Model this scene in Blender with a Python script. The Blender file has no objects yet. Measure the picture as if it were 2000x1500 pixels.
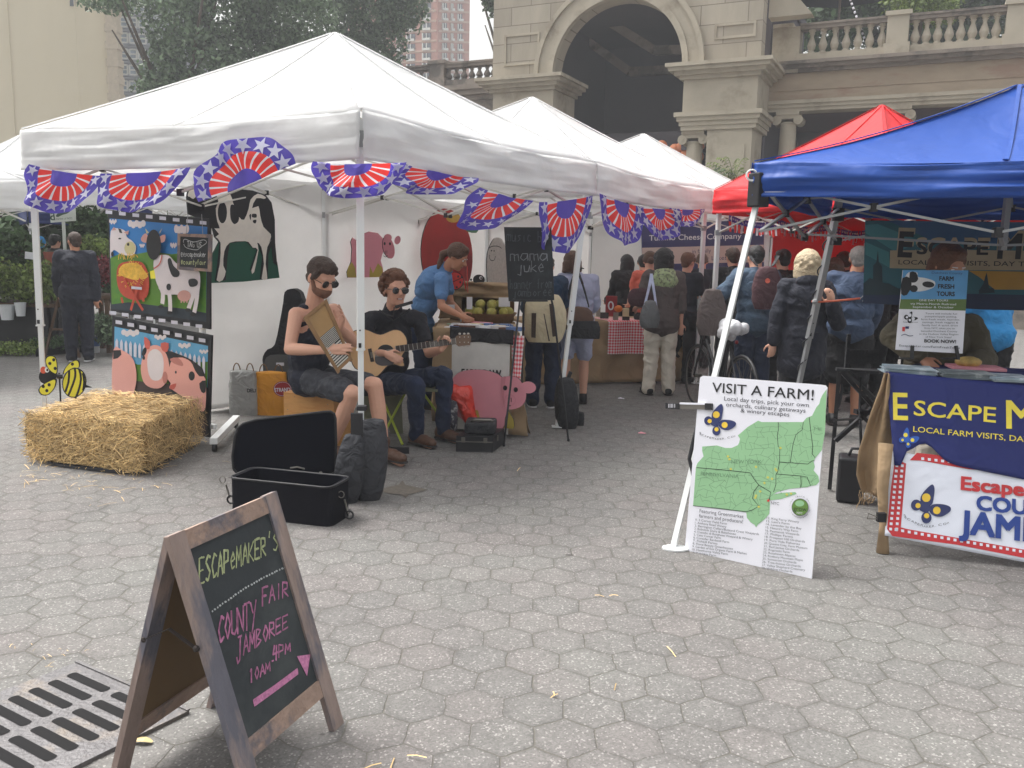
import bpy,bmesh,math,random
import numpy as np
from mathutils import Vector as V, Matrix, Euler, noise
random.seed(7)
sc=bpy.context.scene; COL=sc.collection
# ---------------------------------------------------------------- photo geometry
F_=1676.;CH=1.58;PT=math.radians(8.5);RL=0.022
_fw=V((0,math.cos(PT),-math.sin(PT)));_u0=V((0,math.sin(PT),math.cos(PT)));_r0=V((1,0,0))
_r=_r0*math.cos(RL)+_u0*math.sin(RL);_u=_u0*math.cos(RL)-_r0*math.sin(RL)
def ray(px,py): return _fw+_r*((px-1000)/F_)+_u*((750-py)/F_)
def G(px,py,z=0.):
    d=ray(px,py);t=(z-CH)/d.z;return V((d.x*t,d.y*t,z))
def D(px,py,y):
    d=ray(px,py);t=y/d.y;return V((d.x*t,y,CH+d.z*t))
CAMP=V((0,0,CH))
class Pl:
    """a flat board/wall standing in the scene; n faces the viewer's side"""
    def __init__(s,p,n):
        s.p=V(p);s.n=V(n).normalized()
        if s.n.dot(CAMP-s.p)<0:s.n=-s.n
    def at(s,px,py,off=0.):
        d=ray(px,py);t=(s.p-CAMP).dot(s.n)/d.dot(s.n);return CAMP+d*t+s.n*off
def wall(a,b,shift=0.):   # vertical plane through two ground points
    a=V((a[0],a[1],0));b=V((b[0],b[1],0));n=V((0,0,1)).cross(b-a).normalized()
    p=Pl(a,n);p.p=p.p+p.n*shift;return p
def CR(ox,oy,s): return lambda *q:[(ox+q[i]/s,oy+q[i+1]/s) for i in range(0,len(q),2)]
cA=CR(0,250,3.5714);cB=CR(0,600,3.5714);cC=CR(500,450,3.5714);cD=CR(420,700,4.1667);cE=CR(850,400,3.5714)
cF=CR(1340,400,4.348);cG=CR(1560,400,4.545);cH=CR(1560,700,3.5714);cI=CR(0,0,2.083);cJ=CR(900,0,3.333);cK=CR(1400,0,3.333)
cL=CR(1280,730,3.658);cM=CR(200,940,2.678);cN=CR(0,1200,5);cU=CR(0,440,5.357);cW=CR(850,560,5);c1=CR(0,0,1)
# ---------------------------------------------------------------- materials
def lin(c): return tuple((x/255/12.92 if x<=10 else ((x/255+.055)/1.055)**2.4) for x in c)+(1,)
MT={}
def nd(nt,t,**k):
    n=nt.nodes.new(t)
    for a,v in k.items():
        if a.startswith('i_'):
            key=a[2:]; key=int(key) if key.isdigit() else key.replace('_',' ')
            if hasattr(v,'is_linked') or isinstance(v,bpy.types.NodeSocket): nt.links.new(v,n.inputs[key])
            else: n.inputs[key].default_value=v
        else: setattr(n,a,v)
    return n
def mat(name,c,rough=.7,metal=0.,var=.12,vs=6.,bump=0.,bs=60.,trans=0.,spec=.5,island=False,stretch=None,c2=None,c2s=3.,c2t=.55,tint=None,coat=0.,wave=None,emit=None,alpha=None):
    if name in MT:return MT[name]
    m=bpy.data.materials.new(name);m.use_nodes=True;nt=m.node_tree;b=nt.nodes['Principled BSDF'];out=nt.nodes['Material Output']
    L=nt.links.new
    col=lin(c)
    tc=nd(nt,'ShaderNodeTexCoord');vec=tc.outputs['Object']
    if stretch: vec=nd(nt,'ShaderNodeMapping',i_Vector=vec,i_Scale=stretch).outputs[0]
    csock=None
    base=nd(nt,'ShaderNodeRGB');base.outputs[0].default_value=col;csock=base.outputs[0]
    if c2:
        n2=nd(nt,'ShaderNodeTexNoise',i_Vector=vec,i_Scale=c2s,i_Detail=5.,i_Roughness=.65)
        r2=nd(nt,'ShaderNodeMapRange',i_0=n2.outputs[0],i_1=c2t-.06,i_2=c2t+.06)
        mx=nd(nt,'ShaderNodeMix',data_type='RGBA');L(r2.outputs[0],mx.inputs[0]);L(csock,mx.inputs[6]);mx.inputs[7].default_value=lin(c2);csock=mx.outputs[2]
    if var or island:
        n1=nd(nt,'ShaderNodeTexNoise',i_Vector=vec,i_Scale=vs,i_Detail=6.,i_Roughness=.6)
        r=nd(nt,'ShaderNodeMapRange',i_0=n1.outputs[0],i_1=.25,i_2=.75,i_3=1-var,i_4=1+var)
        f=r.outputs[0]
        if island:
            g=nd(nt,'ShaderNodeNewGeometry');ri=nd(nt,'ShaderNodeMapRange',i_0=g.outputs['Random Per Island'],i_3=.45,i_4=1.5)
            f=nd(nt,'ShaderNodeMath',operation='MULTIPLY',i_0=f,i_1=ri.outputs[0]).outputs[0]
        mul=nd(nt,'ShaderNodeVectorMath',operation='SCALE',i_0=csock);L(f,mul.inputs['Scale']);csock=mul.outputs[0]
    L(csock,b.inputs['Base Color'])
    b.inputs['Roughness'].default_value=rough;b.inputs['Metallic'].default_value=metal;b.inputs['Specular IOR Level'].default_value=spec
    if coat:b.inputs['Coat Weight'].default_value=coat;b.inputs['Coat Roughness'].default_value=.15
    h=None
    if bump:
        nb=nd(nt,'ShaderNodeTexNoise',i_Vector=vec,i_Scale=bs,i_Detail=4.);h=nb.outputs[0]
        bp=nd(nt,'ShaderNodeBump',i_Height=h,i_Strength=min(1,bump),i_Distance=.02 if bs<200 else .004);L(bp.outputs[0],b.inputs['Normal'])
    if wave:   # woven / folded cloth creases: (scale, strength)
        w=nd(nt,'ShaderNodeTexNoise',i_Vector=vec,i_Scale=wave[0],i_Detail=2.,i_Distortion=1.2)
        bp=nd(nt,'ShaderNodeBump',i_Height=w.outputs[0],i_Strength=wave[1],i_Distance=.05);L(bp.outputs[0],b.inputs['Normal'])
    if trans:
        t=nd(nt,'ShaderNodeBsdfTranslucent');L(csock,t.inputs[0]);ms=nd(nt,'ShaderNodeMixShader',i_0=trans);L(b.outputs[0],ms.inputs[1]);L(t.outputs[0],ms.inputs[2]);L(ms.outputs[0],out.inputs[0])
    if emit:b.inputs['Emission Color'].default_value=lin(emit[0]);b.inputs['Emission Strength'].default_value=emit[1]
    if alpha is not None:b.inputs['Alpha'].default_value=alpha
    MT[name]=m;return m
# ---------------------------------------------------------------- mesh builder
OFF={}
class MB:
    def __init__(s): s.v=[];s.f=[];s.m=[];s.c=[]
    def add(s,vs,fs,mi=0):
        o=len(s.v);s.v.extend([tuple(x) for x in vs]);s.f.extend([tuple(i+o for i in f) for f in fs]);s.m.extend([mi]*len(fs));s.c.append((vs,fs));return s
    def split(s,name,mt,parent,**k):   # every piece a part of its own
        return [MB().add(vs,fs).build(name,mt,parent,**k) for vs,fs in s.c]
    def box(s,c,d,R=None,mi=0):
        c=V(c);R=R or Matrix.Identity(3);q=[]
        for x in(-.5,.5):
            for y in(-.5,.5):
                for z in(-.5,.5):q.append(c+R@V((x*d[0],y*d[1],z*d[2])))
        return s.add(q,[(0,1,3,2),(4,6,7,5),(0,4,5,1),(2,3,7,6),(0,2,6,4),(1,5,7,3)],mi)
    def bar(s,a,b,w,h=None,up=(0,0,1),mi=0):   # box beam from a to b
        a=V(a);b=V(b);h=h or w;d=b-a;l=d.length
        if l<1e-6:return s
        y=d.normalized();x=y.cross(V(up))
        if x.length<1e-3:x=y.cross(V((1,0,0)))
        x.normalize();z=x.cross(y);R=Matrix((x,y,z)).transposed();return s.box((a+b)/2,(w,l,h),R,mi)
    def tube(s,pts,r,n=8,mi=0,cap=True):
        pts=[V(p) for p in pts];k=len(pts);rs=r if isinstance(r,(list,tuple)) else [r]*k;vs=[];fs=[];px=None
        for i,p in enumerate(pts):
            t=(pts[min(i+1,k-1)]-pts[max(i-1,0)]);t=t.normalized() if t.length>1e-9 else V((0,0,1))
            if px is None: px=t.cross(V((0,0,1)));px=px if px.length>1e-2 else t.cross(V((1,0,0)))
            px=(px-t*px.dot(t)).normalized();py=t.cross(px)
            for j in range(n):
                a=2*math.pi*j/n;vs.append(p+(px*math.cos(a)+py*math.sin(a))*rs[i])
        for i in range(k-1):
            for j in range(n):
                a=i*n+j;b=i*n+(j+1)%n;fs.append((a,b,b+n,a+n))
        if cap:fs+= [tuple(range(n-1,-1,-1)),tuple(range((k-1)*n,k*n))]
        return s.add(vs,fs,mi)
    def ell(s,c,r,R=None,n=12,mi=0):
        c=V(c);R=R or Matrix.Identity(3);r=(r,r,r) if isinstance(r,(int,float)) else r;m=max(4,n//2);vs=[c+R@V((0,0,r[2]))];fs=[]
        for i in range(1,m):
            th=math.pi*i/m
            for j in range(n):
                a=2*math.pi*j/n;vs.append(c+R@V((r[0]*math.sin(th)*math.cos(a),r[1]*math.sin(th)*math.sin(a),r[2]*math.cos(th))))
        vs.append(c+R@V((0,0,-r[2])));e=len(vs)-1
        for j in range(n):
            fs.append((0,1+j,1+(j+1)%n));fs.append((e,1+(m-2)*n+(j+1)%n,1+(m-2)*n+j))
            for i in range(m-2):
                a=1+i*n+j;b=1+i*n+(j+1)%n;fs.append((a,a+n,b+n,b))
        return s.add(vs,fs,mi)
    def cap(s,a,b,ra,rb,n=12):   # closed tapered capsule
        a=V(a);b=V(b);d=b-a;l=d.length
        if l<1e-5:return s.ell(a,max(ra,rb),None,n)
        t=d/l;pts=[];rr=[]
        for k in (0.,.35,.65,.85,.97):
            ang=k*math.pi/2;pts.append(a-t*ra*math.cos(ang));rr.append(max(ra*math.sin(ang),ra*.06))
        pts.append(a);rr.append(ra);pts.append(b);rr.append(rb)
        for k in (.97,.85,.65,.35,0.):
            ang=k*math.pi/2;pts.append(b+t*rb*math.cos(ang));rr.append(max(rb*math.sin(ang),rb*.06))
        return s.tube(pts,rr,n)
    def poly(s,pts,mi=0): return s.add(pts,[tuple(range(len(pts)))],mi)
    def slab(s,pts,back,mi=0,mside=None):   # polygon extruded by vector back
        n=len(pts);back=V(back);q=[V(p) for p in pts]+[V(p)+back for p in pts]
        s.add(q,[tuple(range(n)),tuple(range(2*n-1,n-1,-1))],mi)
        s.add(q,[(i,i+n,(i+1)%n+n,(i+1)%n) for i in range(n)],mi if mside is None else mside);return s
    def grid(s,fn,nu,nv,mi=0,cu=False):
        vs=[fn(i/nu,j/nv) for j in range(nv+1) for i in range(nu+1)]
        fs=[(j*(nu+1)+i,j*(nu+1)+i+1,(j+1)*(nu+1)+i+1,(j+1)*(nu+1)+i) for j in range(nv) for i in range(nu)]
        if callable(mi):
            o=len(s.v);s.v.extend([tuple(x) for x in vs]);s.f.extend([tuple(i+o for i in f) for f in fs])
            s.m.extend([mi((i+.5)/nu,(j+.5)/nv) for j in range(nv) for i in range(nu)]);return s
        return s.add(vs,fs,mi)
    def lathe(s,prof,base,n=12,mi=0,R=None):
        base=V(base);R=R or Matrix.Identity(3);k=len(prof)
        vs=[base+R@V((r*math.cos(2*math.pi*j/n),r*math.sin(2*math.pi*j/n),z)) for r,z in prof for j in range(n)]
        fs=[(i*n+j,i*n+(j+1)%n,(i+1)*n+(j+1)%n,(i+1)*n+j) for i in range(k-1) for j in range(n)]
        fs+=[tuple(range(n-1,-1,-1)),tuple(range((k-1)*n,k*n))]
        return s.add(vs,fs,mi)
    def build(s,name,mats,parent=None,smooth=False,bev=0.,label=None,solid=0.,sub=0,weld=False):
        mats=mats if isinstance(mats,(list,tuple)) else [mats]
        me=bpy.data.meshes.new(name)
        if parent is not None: off=OFF[parent.name]
        else:
            a=np.array(s.v);lo=a.min(0);hi=a.max(0);off=V(((lo[0]+hi[0])/2,(lo[1]+hi[1])/2,lo[2]))
        me.from_pydata([(x[0]-off[0],x[1]-off[1],x[2]-off[2]) for x in s.v],[],s.f)
        for m in mats:me.materials.append(m)
        me.polygons.foreach_set('material_index',s.m)
        if weld:
            bm=bmesh.new();bm.from_mesh(me);bmesh.ops.remove_doubles(bm,verts=bm.verts,dist=1e-5);bm.to_mesh(me);bm.free()
        bm=bmesh.new();bm.from_mesh(me)
        if not solid and len(bm.faces)<60000:bmesh.ops.recalc_face_normals(bm,faces=bm.faces)
        bm.to_mesh(me);bm.free()
        if smooth:me.shade_smooth()
        me.update();o=bpy.data.objects.new(name,me);COL.objects.link(o)
        if parent is not None:o.parent=parent
        else:o.location=off
        OFF[o.name]=V(off)
        if bev:
            b=o.modifiers.new('Bevel','BEVEL');b.width=bev;b.segments=2;b.limit_method='ANGLE'
        if solid:
            b=o.modifiers.new('Solidify','SOLIDIFY');b.thickness=solid;b.offset=0
        if sub:
            b=o.modifiers.new('Subsurf','SUBSURF');b.levels=sub;b.render_levels=sub
        if label:o['label']=label
        return o
def tag(o,label=None,cat=None,group=None,kind=None):
    if label:o['label']=label
    if cat:o['category']=cat
    if group:o['group']=group
    if kind:o['kind']=kind
    return o
def T(name,loc,label,cat,group=None):
    o=bpy.data.objects.new(name,None);COL.objects.link(o);o.location=V(loc);o.empty_display_size=.1;OFF[o.name]=V(loc);return tag(o,label,cat,group)
def structure(o): o['kind']='structure';return o
def clone(o,loc=None,rz=None,parent=None):   # thing + parts + sub-parts
    c=o.copy();COL.objects.link(c)
    if parent is not None:c.parent=parent
    if loc is not None:c.location=V(loc)
    if rz is not None:c.rotation_euler=(0,0,rz)
    for ch in list(o.children): clone(ch,parent=c)
    return c
def smoothpoly(p,k=3,closed=True):
    n=len(p);o=[]
    for i in range(n):
        a,b,c,d=[V(p[(i+j)%n]+((0,) if len(p[0])==2 else ())) for j in(-1,0,1,2)]
        for t in range(k):
            t/=k;o.append(tuple(.5*((2*b)+(c-a)*t+(2*a-5*b+4*c-d)*t*t+(3*b-a-3*c+d)*t**3))[:len(p[0])])
    return o
def circ(cx,cy,rx,ry=None,n=18,a=0):
    ry=rx if ry is None else ry;o=[]
    for i in range(n):
        t=2*math.pi*i/n;x=rx*math.cos(t);y=ry*math.sin(t);o.append((cx+x*math.cos(a)-y*math.sin(a),cy+x*math.sin(a)+y*math.cos(a)))
    return o
def star(cx,cy,r,a=0,k=.4,n=5):
    return [(cx+(r if i%2==0 else r*k)*math.sin(a+math.pi*i/n),cy-(r if i%2==0 else r*k)*math.cos(a+math.pi*i/n)) for i in range(2*n)]
class Art:
    """flat artwork on a board: layers 0.8 mm apart, one mesh"""
    def __init__(s,pl,mats,step=.00025,base=.001): s.pl=pl;s.mb=MB();s.mats=mats;s.k=base;s.st=step;s.names=list(mats)
    def P(s,pts,m,sm=0):
        if sm:pts=smoothpoly(pts,sm)
        s.k+=s.st;s.mb.poly([s.pl.at(x,y,s.k) for x,y in pts],s.names.index(m));return s
    def line(s,pts,w,m):   # w in photo px
        s.k+=s.st;q=[s.pl.at(x,y,s.k) for x,y in pts]
        ww=(s.pl.at(pts[0][0]+w,pts[0][1])-s.pl.at(pts[0][0],pts[0][1])).length
        ribbon(s.mb,q,ww,s.pl.n,s.names.index(m));return s
    def text(s,t,a,b,h,m,bold=0.):
        s.k+=s.st;ptext(s.mb,s.pl,t,a,b,h,s.names.index(m),s.k,bold);return s
    def build(s,name,parent,lab=None): return s.mb.build(name,[MT[n] for n in s.names],parent,label=lab)
def ribbon(mb,q,w,n,mi=0,taper=False):
    L=[];R=[]
    for i in range(len(q)):
        t=(q[min(i+1,len(q)-1)]-q[max(i-1,0)]);sd=t.cross(n);sd=sd.normalized()*w/2 if sd.length>1e-9 else V((0,0,w/2))
        L.append(q[i]+sd);R.append(q[i]-sd)
    k=len(q);mb.add(L+R,[(i,i+1,k+i+1,k+i) for i in range(k-1)],mi)
_tc={}
def tmesh(s,bold=0.):
    key=(s,bold)
    if key not in _tc:
        c=bpy.data.curves.new('t','FONT');c.body=s;c.size=1;c.offset=bold;c.resolution_u=3
        o=bpy.data.objects.new('t',c);COL.objects.link(o);dg=bpy.context.evaluated_depsgraph_get();me=bpy.data.meshes.new_from_object(o.evaluated_get(dg))
        vs=[v.co.copy() for v in me.vertices];fs=[tuple(p.vertices) for p in me.polygons]
        bpy.data.objects.remove(o);bpy.data.curves.remove(c);bpy.data.meshes.remove(me)
        _tc[key]=(vs,fs,min(v.x for v in vs),max(v.x for v in vs))
    return _tc[key]
def ptext(mb,pl,s,a,b,h,mi,off,bold=0.):
    vs,fs,x0,x1=tmesh(s);A=pl.at(a[0],a[1],off);B=pl.at(b[0],b[1],off);C=pl.at(a[0],a[1]-h,off)
    e=(B-A)/(x1-x0);up=C-A;eh=e.normalized();up=up-eh*up.dot(eh)*.85;up=up/.72
    b_=min(bold,.03)*1.1
    for i,(dx,dy) in enumerate(((0,0),) if not bold else ((-1,-1),(1,-1),(-1,1),(1,1),(0,0))):
        o=pl.n*(i*.00003);mb.add([A+o+e*(v.x-x0+dx*b_)+up*(v.y+dy*b_) for v in vs],fs,mi)
# hand lettering: strokes in a unit box, y up
SF={'E':'1,1 0,1 0,0 1,0;0,.5 .8,.5','S':'1,.9 .5,1 .05,.75 .9,.3 .5,0 0,.1','C':'1,.85 .5,1 .05,.5 .4,0 1,.15','A':'0,0 .5,1 1,0;.2,.4 .8,.4','P':'0,0 0,1 .8,.95 .8,.5 0,.45','e':'.1,.35 .9,.4 .6,.75 .1,.4 .4,0 .9,.1','M':'0,0 .1,1 .5,.3 .9,1 1,0','K':'0,0 0,1;1,1 .1,.45 1,0','R':'0,0 0,1 .8,.9 .8,.55 .05,.5 1,0',"'":'.5,1.2 .4,.85','O':'.5,1 .05,.5 .5,0 .95,.5 .5,1','U':'0,1 .1,.1 .6,0 1,.2 1,1','N':'0,0 0,1 1,0 1,1','T':'0,1 1,1;.5,1 .5,-.1','Y':'0,1 .5,.5;1,1 .3,-.3','F':'0,-.1 0,1 1,1;0,.5 .7,.5','I':'.5,1 .5,0','J':'.2,1 1,1;.7,1 .6,-.1 .2,-.2 0,.1','B':'0,0 0,1 .8,.85 .1,.5 .9,.25 0,0','1':'.3,.8 .5,1 .5,0','0':'.5,1 .1,.5 .5,0 .9,.5 .5,1','4':'.3,1 0,.4 1,.45;.7,1 .6,-.1','-':'.1,.5 .8,.5','D':'0,0 0,1 .9,.7 .9,.3 0,0','G':'1,.9 .4,1 0,.5 .5,0 1,.1 1,.45 .6,.45',
'm':'0,0 0,.6 .1,.6 .45,.6 .5,0;.5,.5 .9,.6 1,0','a':'.9,.6 .3,.6 .05,.2 .4,0 .8,.2 .9,.6 .95,0','u':'0,.6 .1,.05 .7,.05 .9,.6 1,0','s':'.9,.55 .2,.5 .8,.2 .1,0','i':'.5,.6 .5,0','c':'.9,.5 .3,.6 .1,.2 .5,0 .9,.1','b':'.1,1 .1,0 .8,.1 .8,.5 .1,.5','y':'0,.6 .4,.1;.9,.6 .2,-.4','j':'.7,.6 .6,-.3 .1,-.2','k':'.1,1 .1,0;.8,.6 .15,.3 .9,0','r':'.1,0 .1,.6;.1,.4 .8,.6','n':'.1,0 .1,.6 .8,.55 .9,0','o':'.5,.6 .1,.3 .5,0 .9,.3 .5,.6','h':'.1,1 .1,0;.1,.45 .7,.55 .8,0','t':'.5,.95 .5,0 .8,0;.1,.6 .9,.6','w':'0,.6 .25,0 .5,.5 .75,0 1,.6','l':'.5,1 .5,0','d':'.9,1 .85,0;.85,.4 .4,.6 .1,.2 .5,0 .85,.2','@':'.7,.6 .3,.5 .4,.2 .8,.3 .8,.7 .3,.8 0,.4 .3,-.1 .9,0','#':'.3,.9 .2,0;.7,.9 .6,0;0,.6 1,.65;0,.3 .9,.3','f':'.8,.95 .4,.9 .4,0;.1,.5 .7,.55','g':'.9,.6 .2,.6 .2,.1 .8,.2 .9,.6 .8,-.4 .2,-.3','p':'.1,.6 .1,-.4;.1,.5 .8,.5 .7,0 .1,.1'}
def chalk(mb,pl,s,a,b,h,w,mi,off,seed=1,rep=2,gap=.28,h2=None):
    """chalk lettering between two photo points; h px tall at a, h2 at b"""
    rd=random.Random(seed);n=len(s);h2=h2 or h
    for i,ch in enumerate(s):
        if ch==' ' or ch not in SF:continue
        for k in range(rep):
            jx,jy=rd.uniform(-.03,.03),rd.uniform(-.03,.03)
            for st in SF[ch].split(';'):
                q=[tuple(map(float,p.split(','))) for p in st.split()]
                d=[]
                for (x0,y0),(x1,y1) in zip(q,q[1:]):
                    for t in range(4):
                        t/=4;d.append((x0+(x1-x0)*t,y0+(y1-y0)*t))
                d.append(q[-1]);pts=[]
                for x,y in d:
                    t=(i+x*(1-gap)+jx+rd.uniform(-.012,.012))/n;y=y+jy+rd.uniform(-.02,.02);hh=h+(h2-h)*t
                    pts.append(pl.at(a[0]+(b[0]-a[0])*t,a[1]+(b[1]-a[1])*t-hh*y,off))
                ww=(pl.at(a[0]+w,a[1])-pl.at(*a)).length*rd.uniform(.7,1.1)
                ribbon(mb,pts,ww,pl.n,mi)
# ---------------------------------------------------------------- camera, light, sky
cam=bpy.data.cameras.new('camera');co=bpy.data.objects.new('camera',cam);COL.objects.link(co);sc.camera=co
cam.sensor_width=36;cam.lens=F_/2000*36;cam.clip_end=1000;cam.clip_start=.05
co.matrix_world=Matrix.Translation(CAMP)@Matrix((_r,_u,-_fw)).transposed().to_4x4()
w=bpy.data.worlds.new('World');sc.world=w;w.use_nodes=True;nt=w.node_tree;bg=nt.nodes['Background']
SEL,SROT=math.radians(62),math.radians(-60)
sky=nd(nt,'ShaderNodeTexSky',sky_type='NISHITA',sun_disc=False,sun_elevation=SEL,sun_rotation=SROT,air_density=2.5,dust_density=8.,ozone_density=.5)
hs=nd(nt,'ShaderNodeHueSaturation',i_Saturation=.16,i_Value=1.,i_Color=sky.outputs[0])
nt.links.new(hs.outputs[0],bg.inputs[0]);bg.inputs[1].default_value=.15
sun=bpy.data.lights.new('sun','SUN');sun.energy=1.5;sun.angle=math.radians(25);sun.color=(1,.985,.955)
so=bpy.data.objects.new('sun',sun);COL.objects.link(so)
sd=V((math.sin(SROT)*math.cos(SEL),math.cos(SROT)*math.cos(SEL),math.sin(SEL)));so.rotation_euler=sd.to_track_quat('Z','Y').to_euler();so.location=(0,0,30)
sc.view_settings.view_transform='Standard';sc.view_settings.look='None';sc.view_settings.exposure=.93;sc.view_settings.gamma=1
try:
    sc.cycles.use_denoising=True;sc.cycles.max_bounces=8;sc.cycles.transparent_max_bounces=8
except Exception:pass
# ---------------------------------------------------------------- ground: hexagonal asphalt pavers
m=bpy.data.materials.new('hex_pavers');m.use_nodes=True;nt=m.node_tree;b=nt.nodes['Principled BSDF'];LK=nt.links.new;MT['hex_pavers']=m
tc=nd(nt,'ShaderNodeTexCoord');S=.2105
mp=nd(nt,'ShaderNodeMapping',i_Vector=tc.outputs['Object'],i_Scale=(1/S,1/S,1),i_Rotation=(0,0,math.radians(1.2)),i_Location=(500.3,500.1,0))
wn=nd(nt,'ShaderNodeTexNoise',i_Vector=mp.outputs[0],i_Scale=1.1,i_Detail=4.,i_Roughness=.6)
wv=nd(nt,'ShaderNodeVectorMath',operation='SUBTRACT',i_0=wn.outputs['Color'],i_1=(.5,.5,.5))
wv=nd(nt,'ShaderNodeVectorMath',operation='SCALE',i_0=wv.outputs[0]);wv.inputs['Scale'].default_value=.2
p=nd(nt,'ShaderNodeVectorMath',operation='ADD',i_0=mp.outputs[0],i_1=wv.outputs[0])
p=nd(nt,'ShaderNodeVectorMath',operation='MULTIPLY',i_0=p.outputs[0],i_1=(1,1,0))
R3=math.sqrt(3)
def vm(op,a,b=None):
    n=nd(nt,'ShaderNodeVectorMath',operation=op,i_0=a)
    if b is not None:
        if isinstance(b,tuple):n.inputs[1].default_value=b
        else:LK(b,n.inputs[1])
    return n
def mm(op,a,b=None,c=None):
    n=nd(nt,'ShaderNodeMath',operation=op)
    for i,x in enumerate((a,b,c)):
        if x is None:continue
        if isinstance(x,(int,float)):n.inputs[i].default_value=x
        else:LK(x,n.inputs[i])
    return n.outputs[0]
ha=vm('SUBTRACT',vm('MODULO',p.outputs[0],(1,R3,1)).outputs[0],(.5,R3/2,0))
hb=vm('SUBTRACT',vm('MODULO',vm('ADD',p.outputs[0],(.5,R3/2,0)).outputs[0],(1,R3,1)).outputs[0],(.5,R3/2,0))
la=vm('LENGTH',ha.outputs[0]).outputs['Value'];lb=vm('LENGTH',hb.outputs[0]).outputs['Value']
sel=mm('GREATER_THAN',la,lb)
g=nd(nt,'ShaderNodeMix',data_type='VECTOR');LK(sel,g.inputs[0]);LK(ha.outputs[0],g.inputs[4]);LK(hb.outputs[0],g.inputs[5]);g=g.outputs[1]
ab=vm('ABSOLUTE',g);sx=nd(nt,'ShaderNodeSeparateXYZ',i_0=ab.outputs[0])
hd=mm('MAXIMUM',sx.outputs[0],mm('ADD',mm('MULTIPLY',sx.outputs[0],.5),mm('MULTIPLY',sx.outputs[1],R3/2)))
edge=mm('SUBTRACT',.5,hd)
cid=vm('SUBTRACT',p.outputs[0],g);cid2=vm('SNAP',vm('ADD',cid.outputs[0],(.05,.05,0)).outputs[0],(.25,.25,1))
rnd=nd(nt,'ShaderNodeTexWhiteNoise',noise_dimensions='3D',i_Vector=cid2.outputs[0])
big=nd(nt,'ShaderNodeTexNoise',i_Vector=tc.outputs['Object'],i_Scale=.9,i_Detail=5.,i_Roughness=.6)
med=nd(nt,'ShaderNodeTexNoise',i_Vector=tc.outputs['Object'],i_Scale=9.,i_Detail=5.,i_Roughness=.7)
grit=nd(nt,'ShaderNodeTexVoronoi',i_Vector=tc.outputs['Object'],i_Scale=150.)
gr2=nd(nt,'ShaderNodeTexNoise',i_Vector=tc.outputs['Object'],i_Scale=260.,i_Detail=2.)
jn=nd(nt,'ShaderNodeTexNoise',i_Vector=tc.outputs['Object'],i_Scale=3.,i_Detail=3.)
jw=nd(nt,'ShaderNodeMapRange',i_0=jn.outputs[0],i_1=.35,i_2=.7,i_3=.008,i_4=.036)
joint=nd(nt,'ShaderNodeMapRange',interpolation_type='SMOOTHSTEP',i_0=edge,i_1=.0,i_2=jw.outputs[0],i_3=0.,i_4=1.)
rim=nd(nt,'ShaderNodeMapRange',interpolation_type='SMOOTHSTEP',i_0=edge,i_1=.0,i_2=.13,i_3=.86,i_4=1.)
# brightness: per block, patches, grit
v=mm('ADD',mm('MULTIPLY',rnd.outputs[0],.07),.965)
v=mm('MULTIPLY',v,nd(nt,'ShaderNodeMapRange',i_0=big.outputs[0],i_1=.3,i_2=.7,i_3=.86,i_4=1.12).outputs[0])
v=mm('MULTIPLY',v,nd(nt,'ShaderNodeMapRange',i_0=med.outputs[0],i_1=.3,i_2=.7,i_3=.9,i_4=1.1).outputs[0])
v=mm('MULTIPLY',v,rim.outputs[0])
gc=nd(nt,'ShaderNodeSeparateColor',i_0=grit.outputs['Color'])
spk=nd(nt,'ShaderNodeMapRange',i_0=gc.outputs[0],i_1=.0,i_2=1.,i_3=.82,i_4=1.16)
spk2=mm('ADD',spk.outputs[0],mm('MULTIPLY',mm('GREATER_THAN',gc.outputs[1],.93),.75))
v=mm('MULTIPLY',v,spk2)
mxj=nd(nt,'ShaderNodeMix',data_type='RGBA');LK(joint.outputs[0],mxj.inputs[0]);mxj.inputs[6].default_value=lin((96,93,87))
tint=nd(nt,'ShaderNodeMix',data_type='RGBA',i_0=rnd.outputs[0]);tint.inputs[6].default_value=lin((110,108,106));tint.inputs[7].default_value=lin((112,108,106))
tt=nd(nt,'ShaderNodeMix',data_type='RGBA');LK(nd(nt,'ShaderNodeMapRange',i_0=big.outputs[0],i_1=.45,i_2=.65).outputs[0],tt.inputs[0]);LK(tint.outputs[2],tt.inputs[6]);tt.inputs[7].default_value=lin((108,107,104))
sc1=vm('SCALE',tt.outputs[2]);LK(v,sc1.inputs['Scale']);LK(sc1.outputs[0],mxj.inputs[7])
# gum spots
gv=nd(nt,'ShaderNodeTexVoronoi',i_Vector=vm('MULTIPLY',tc.outputs['Object'],(1,1.35,1)).outputs[0],i_Scale=2.6)
gvc=nd(nt,'ShaderNodeSeparateColor',i_0=gv.outputs['Color'])
spot=mm('LESS_THAN',mm('ADD',gv.outputs['Distance'],mm('MULTIPLY',med.outputs[0],.03)),mm('MULTIPLY',gvc.outputs[0],.085))
gm=nd(nt,'ShaderNodeMix',data_type='RGBA',i_0=mm('MULTIPLY',spot,.6));LK(mxj.outputs[2],gm.inputs[6]);gm.inputs[7].default_value=lin((58,54,51))
st_=nd(nt,'ShaderNodeTexNoise',i_Vector=tc.outputs['Object'],i_Scale=1.7,i_Detail=7.,i_Roughness=.7)
stn=nd(nt,'ShaderNodeMapRange',i_0=st_.outputs[0],i_1=.58,i_2=.7,i_3=1.,i_4=.8);gsc=vm('SCALE',gm.outputs[2]);LK(stn.outputs[0],gsc.inputs['Scale'])
LK(gsc.outputs[0],b.inputs['Base Color']);b.inputs['Roughness'].default_value=.86;b.inputs['Specular IOR Level'].default_value=.3
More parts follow.
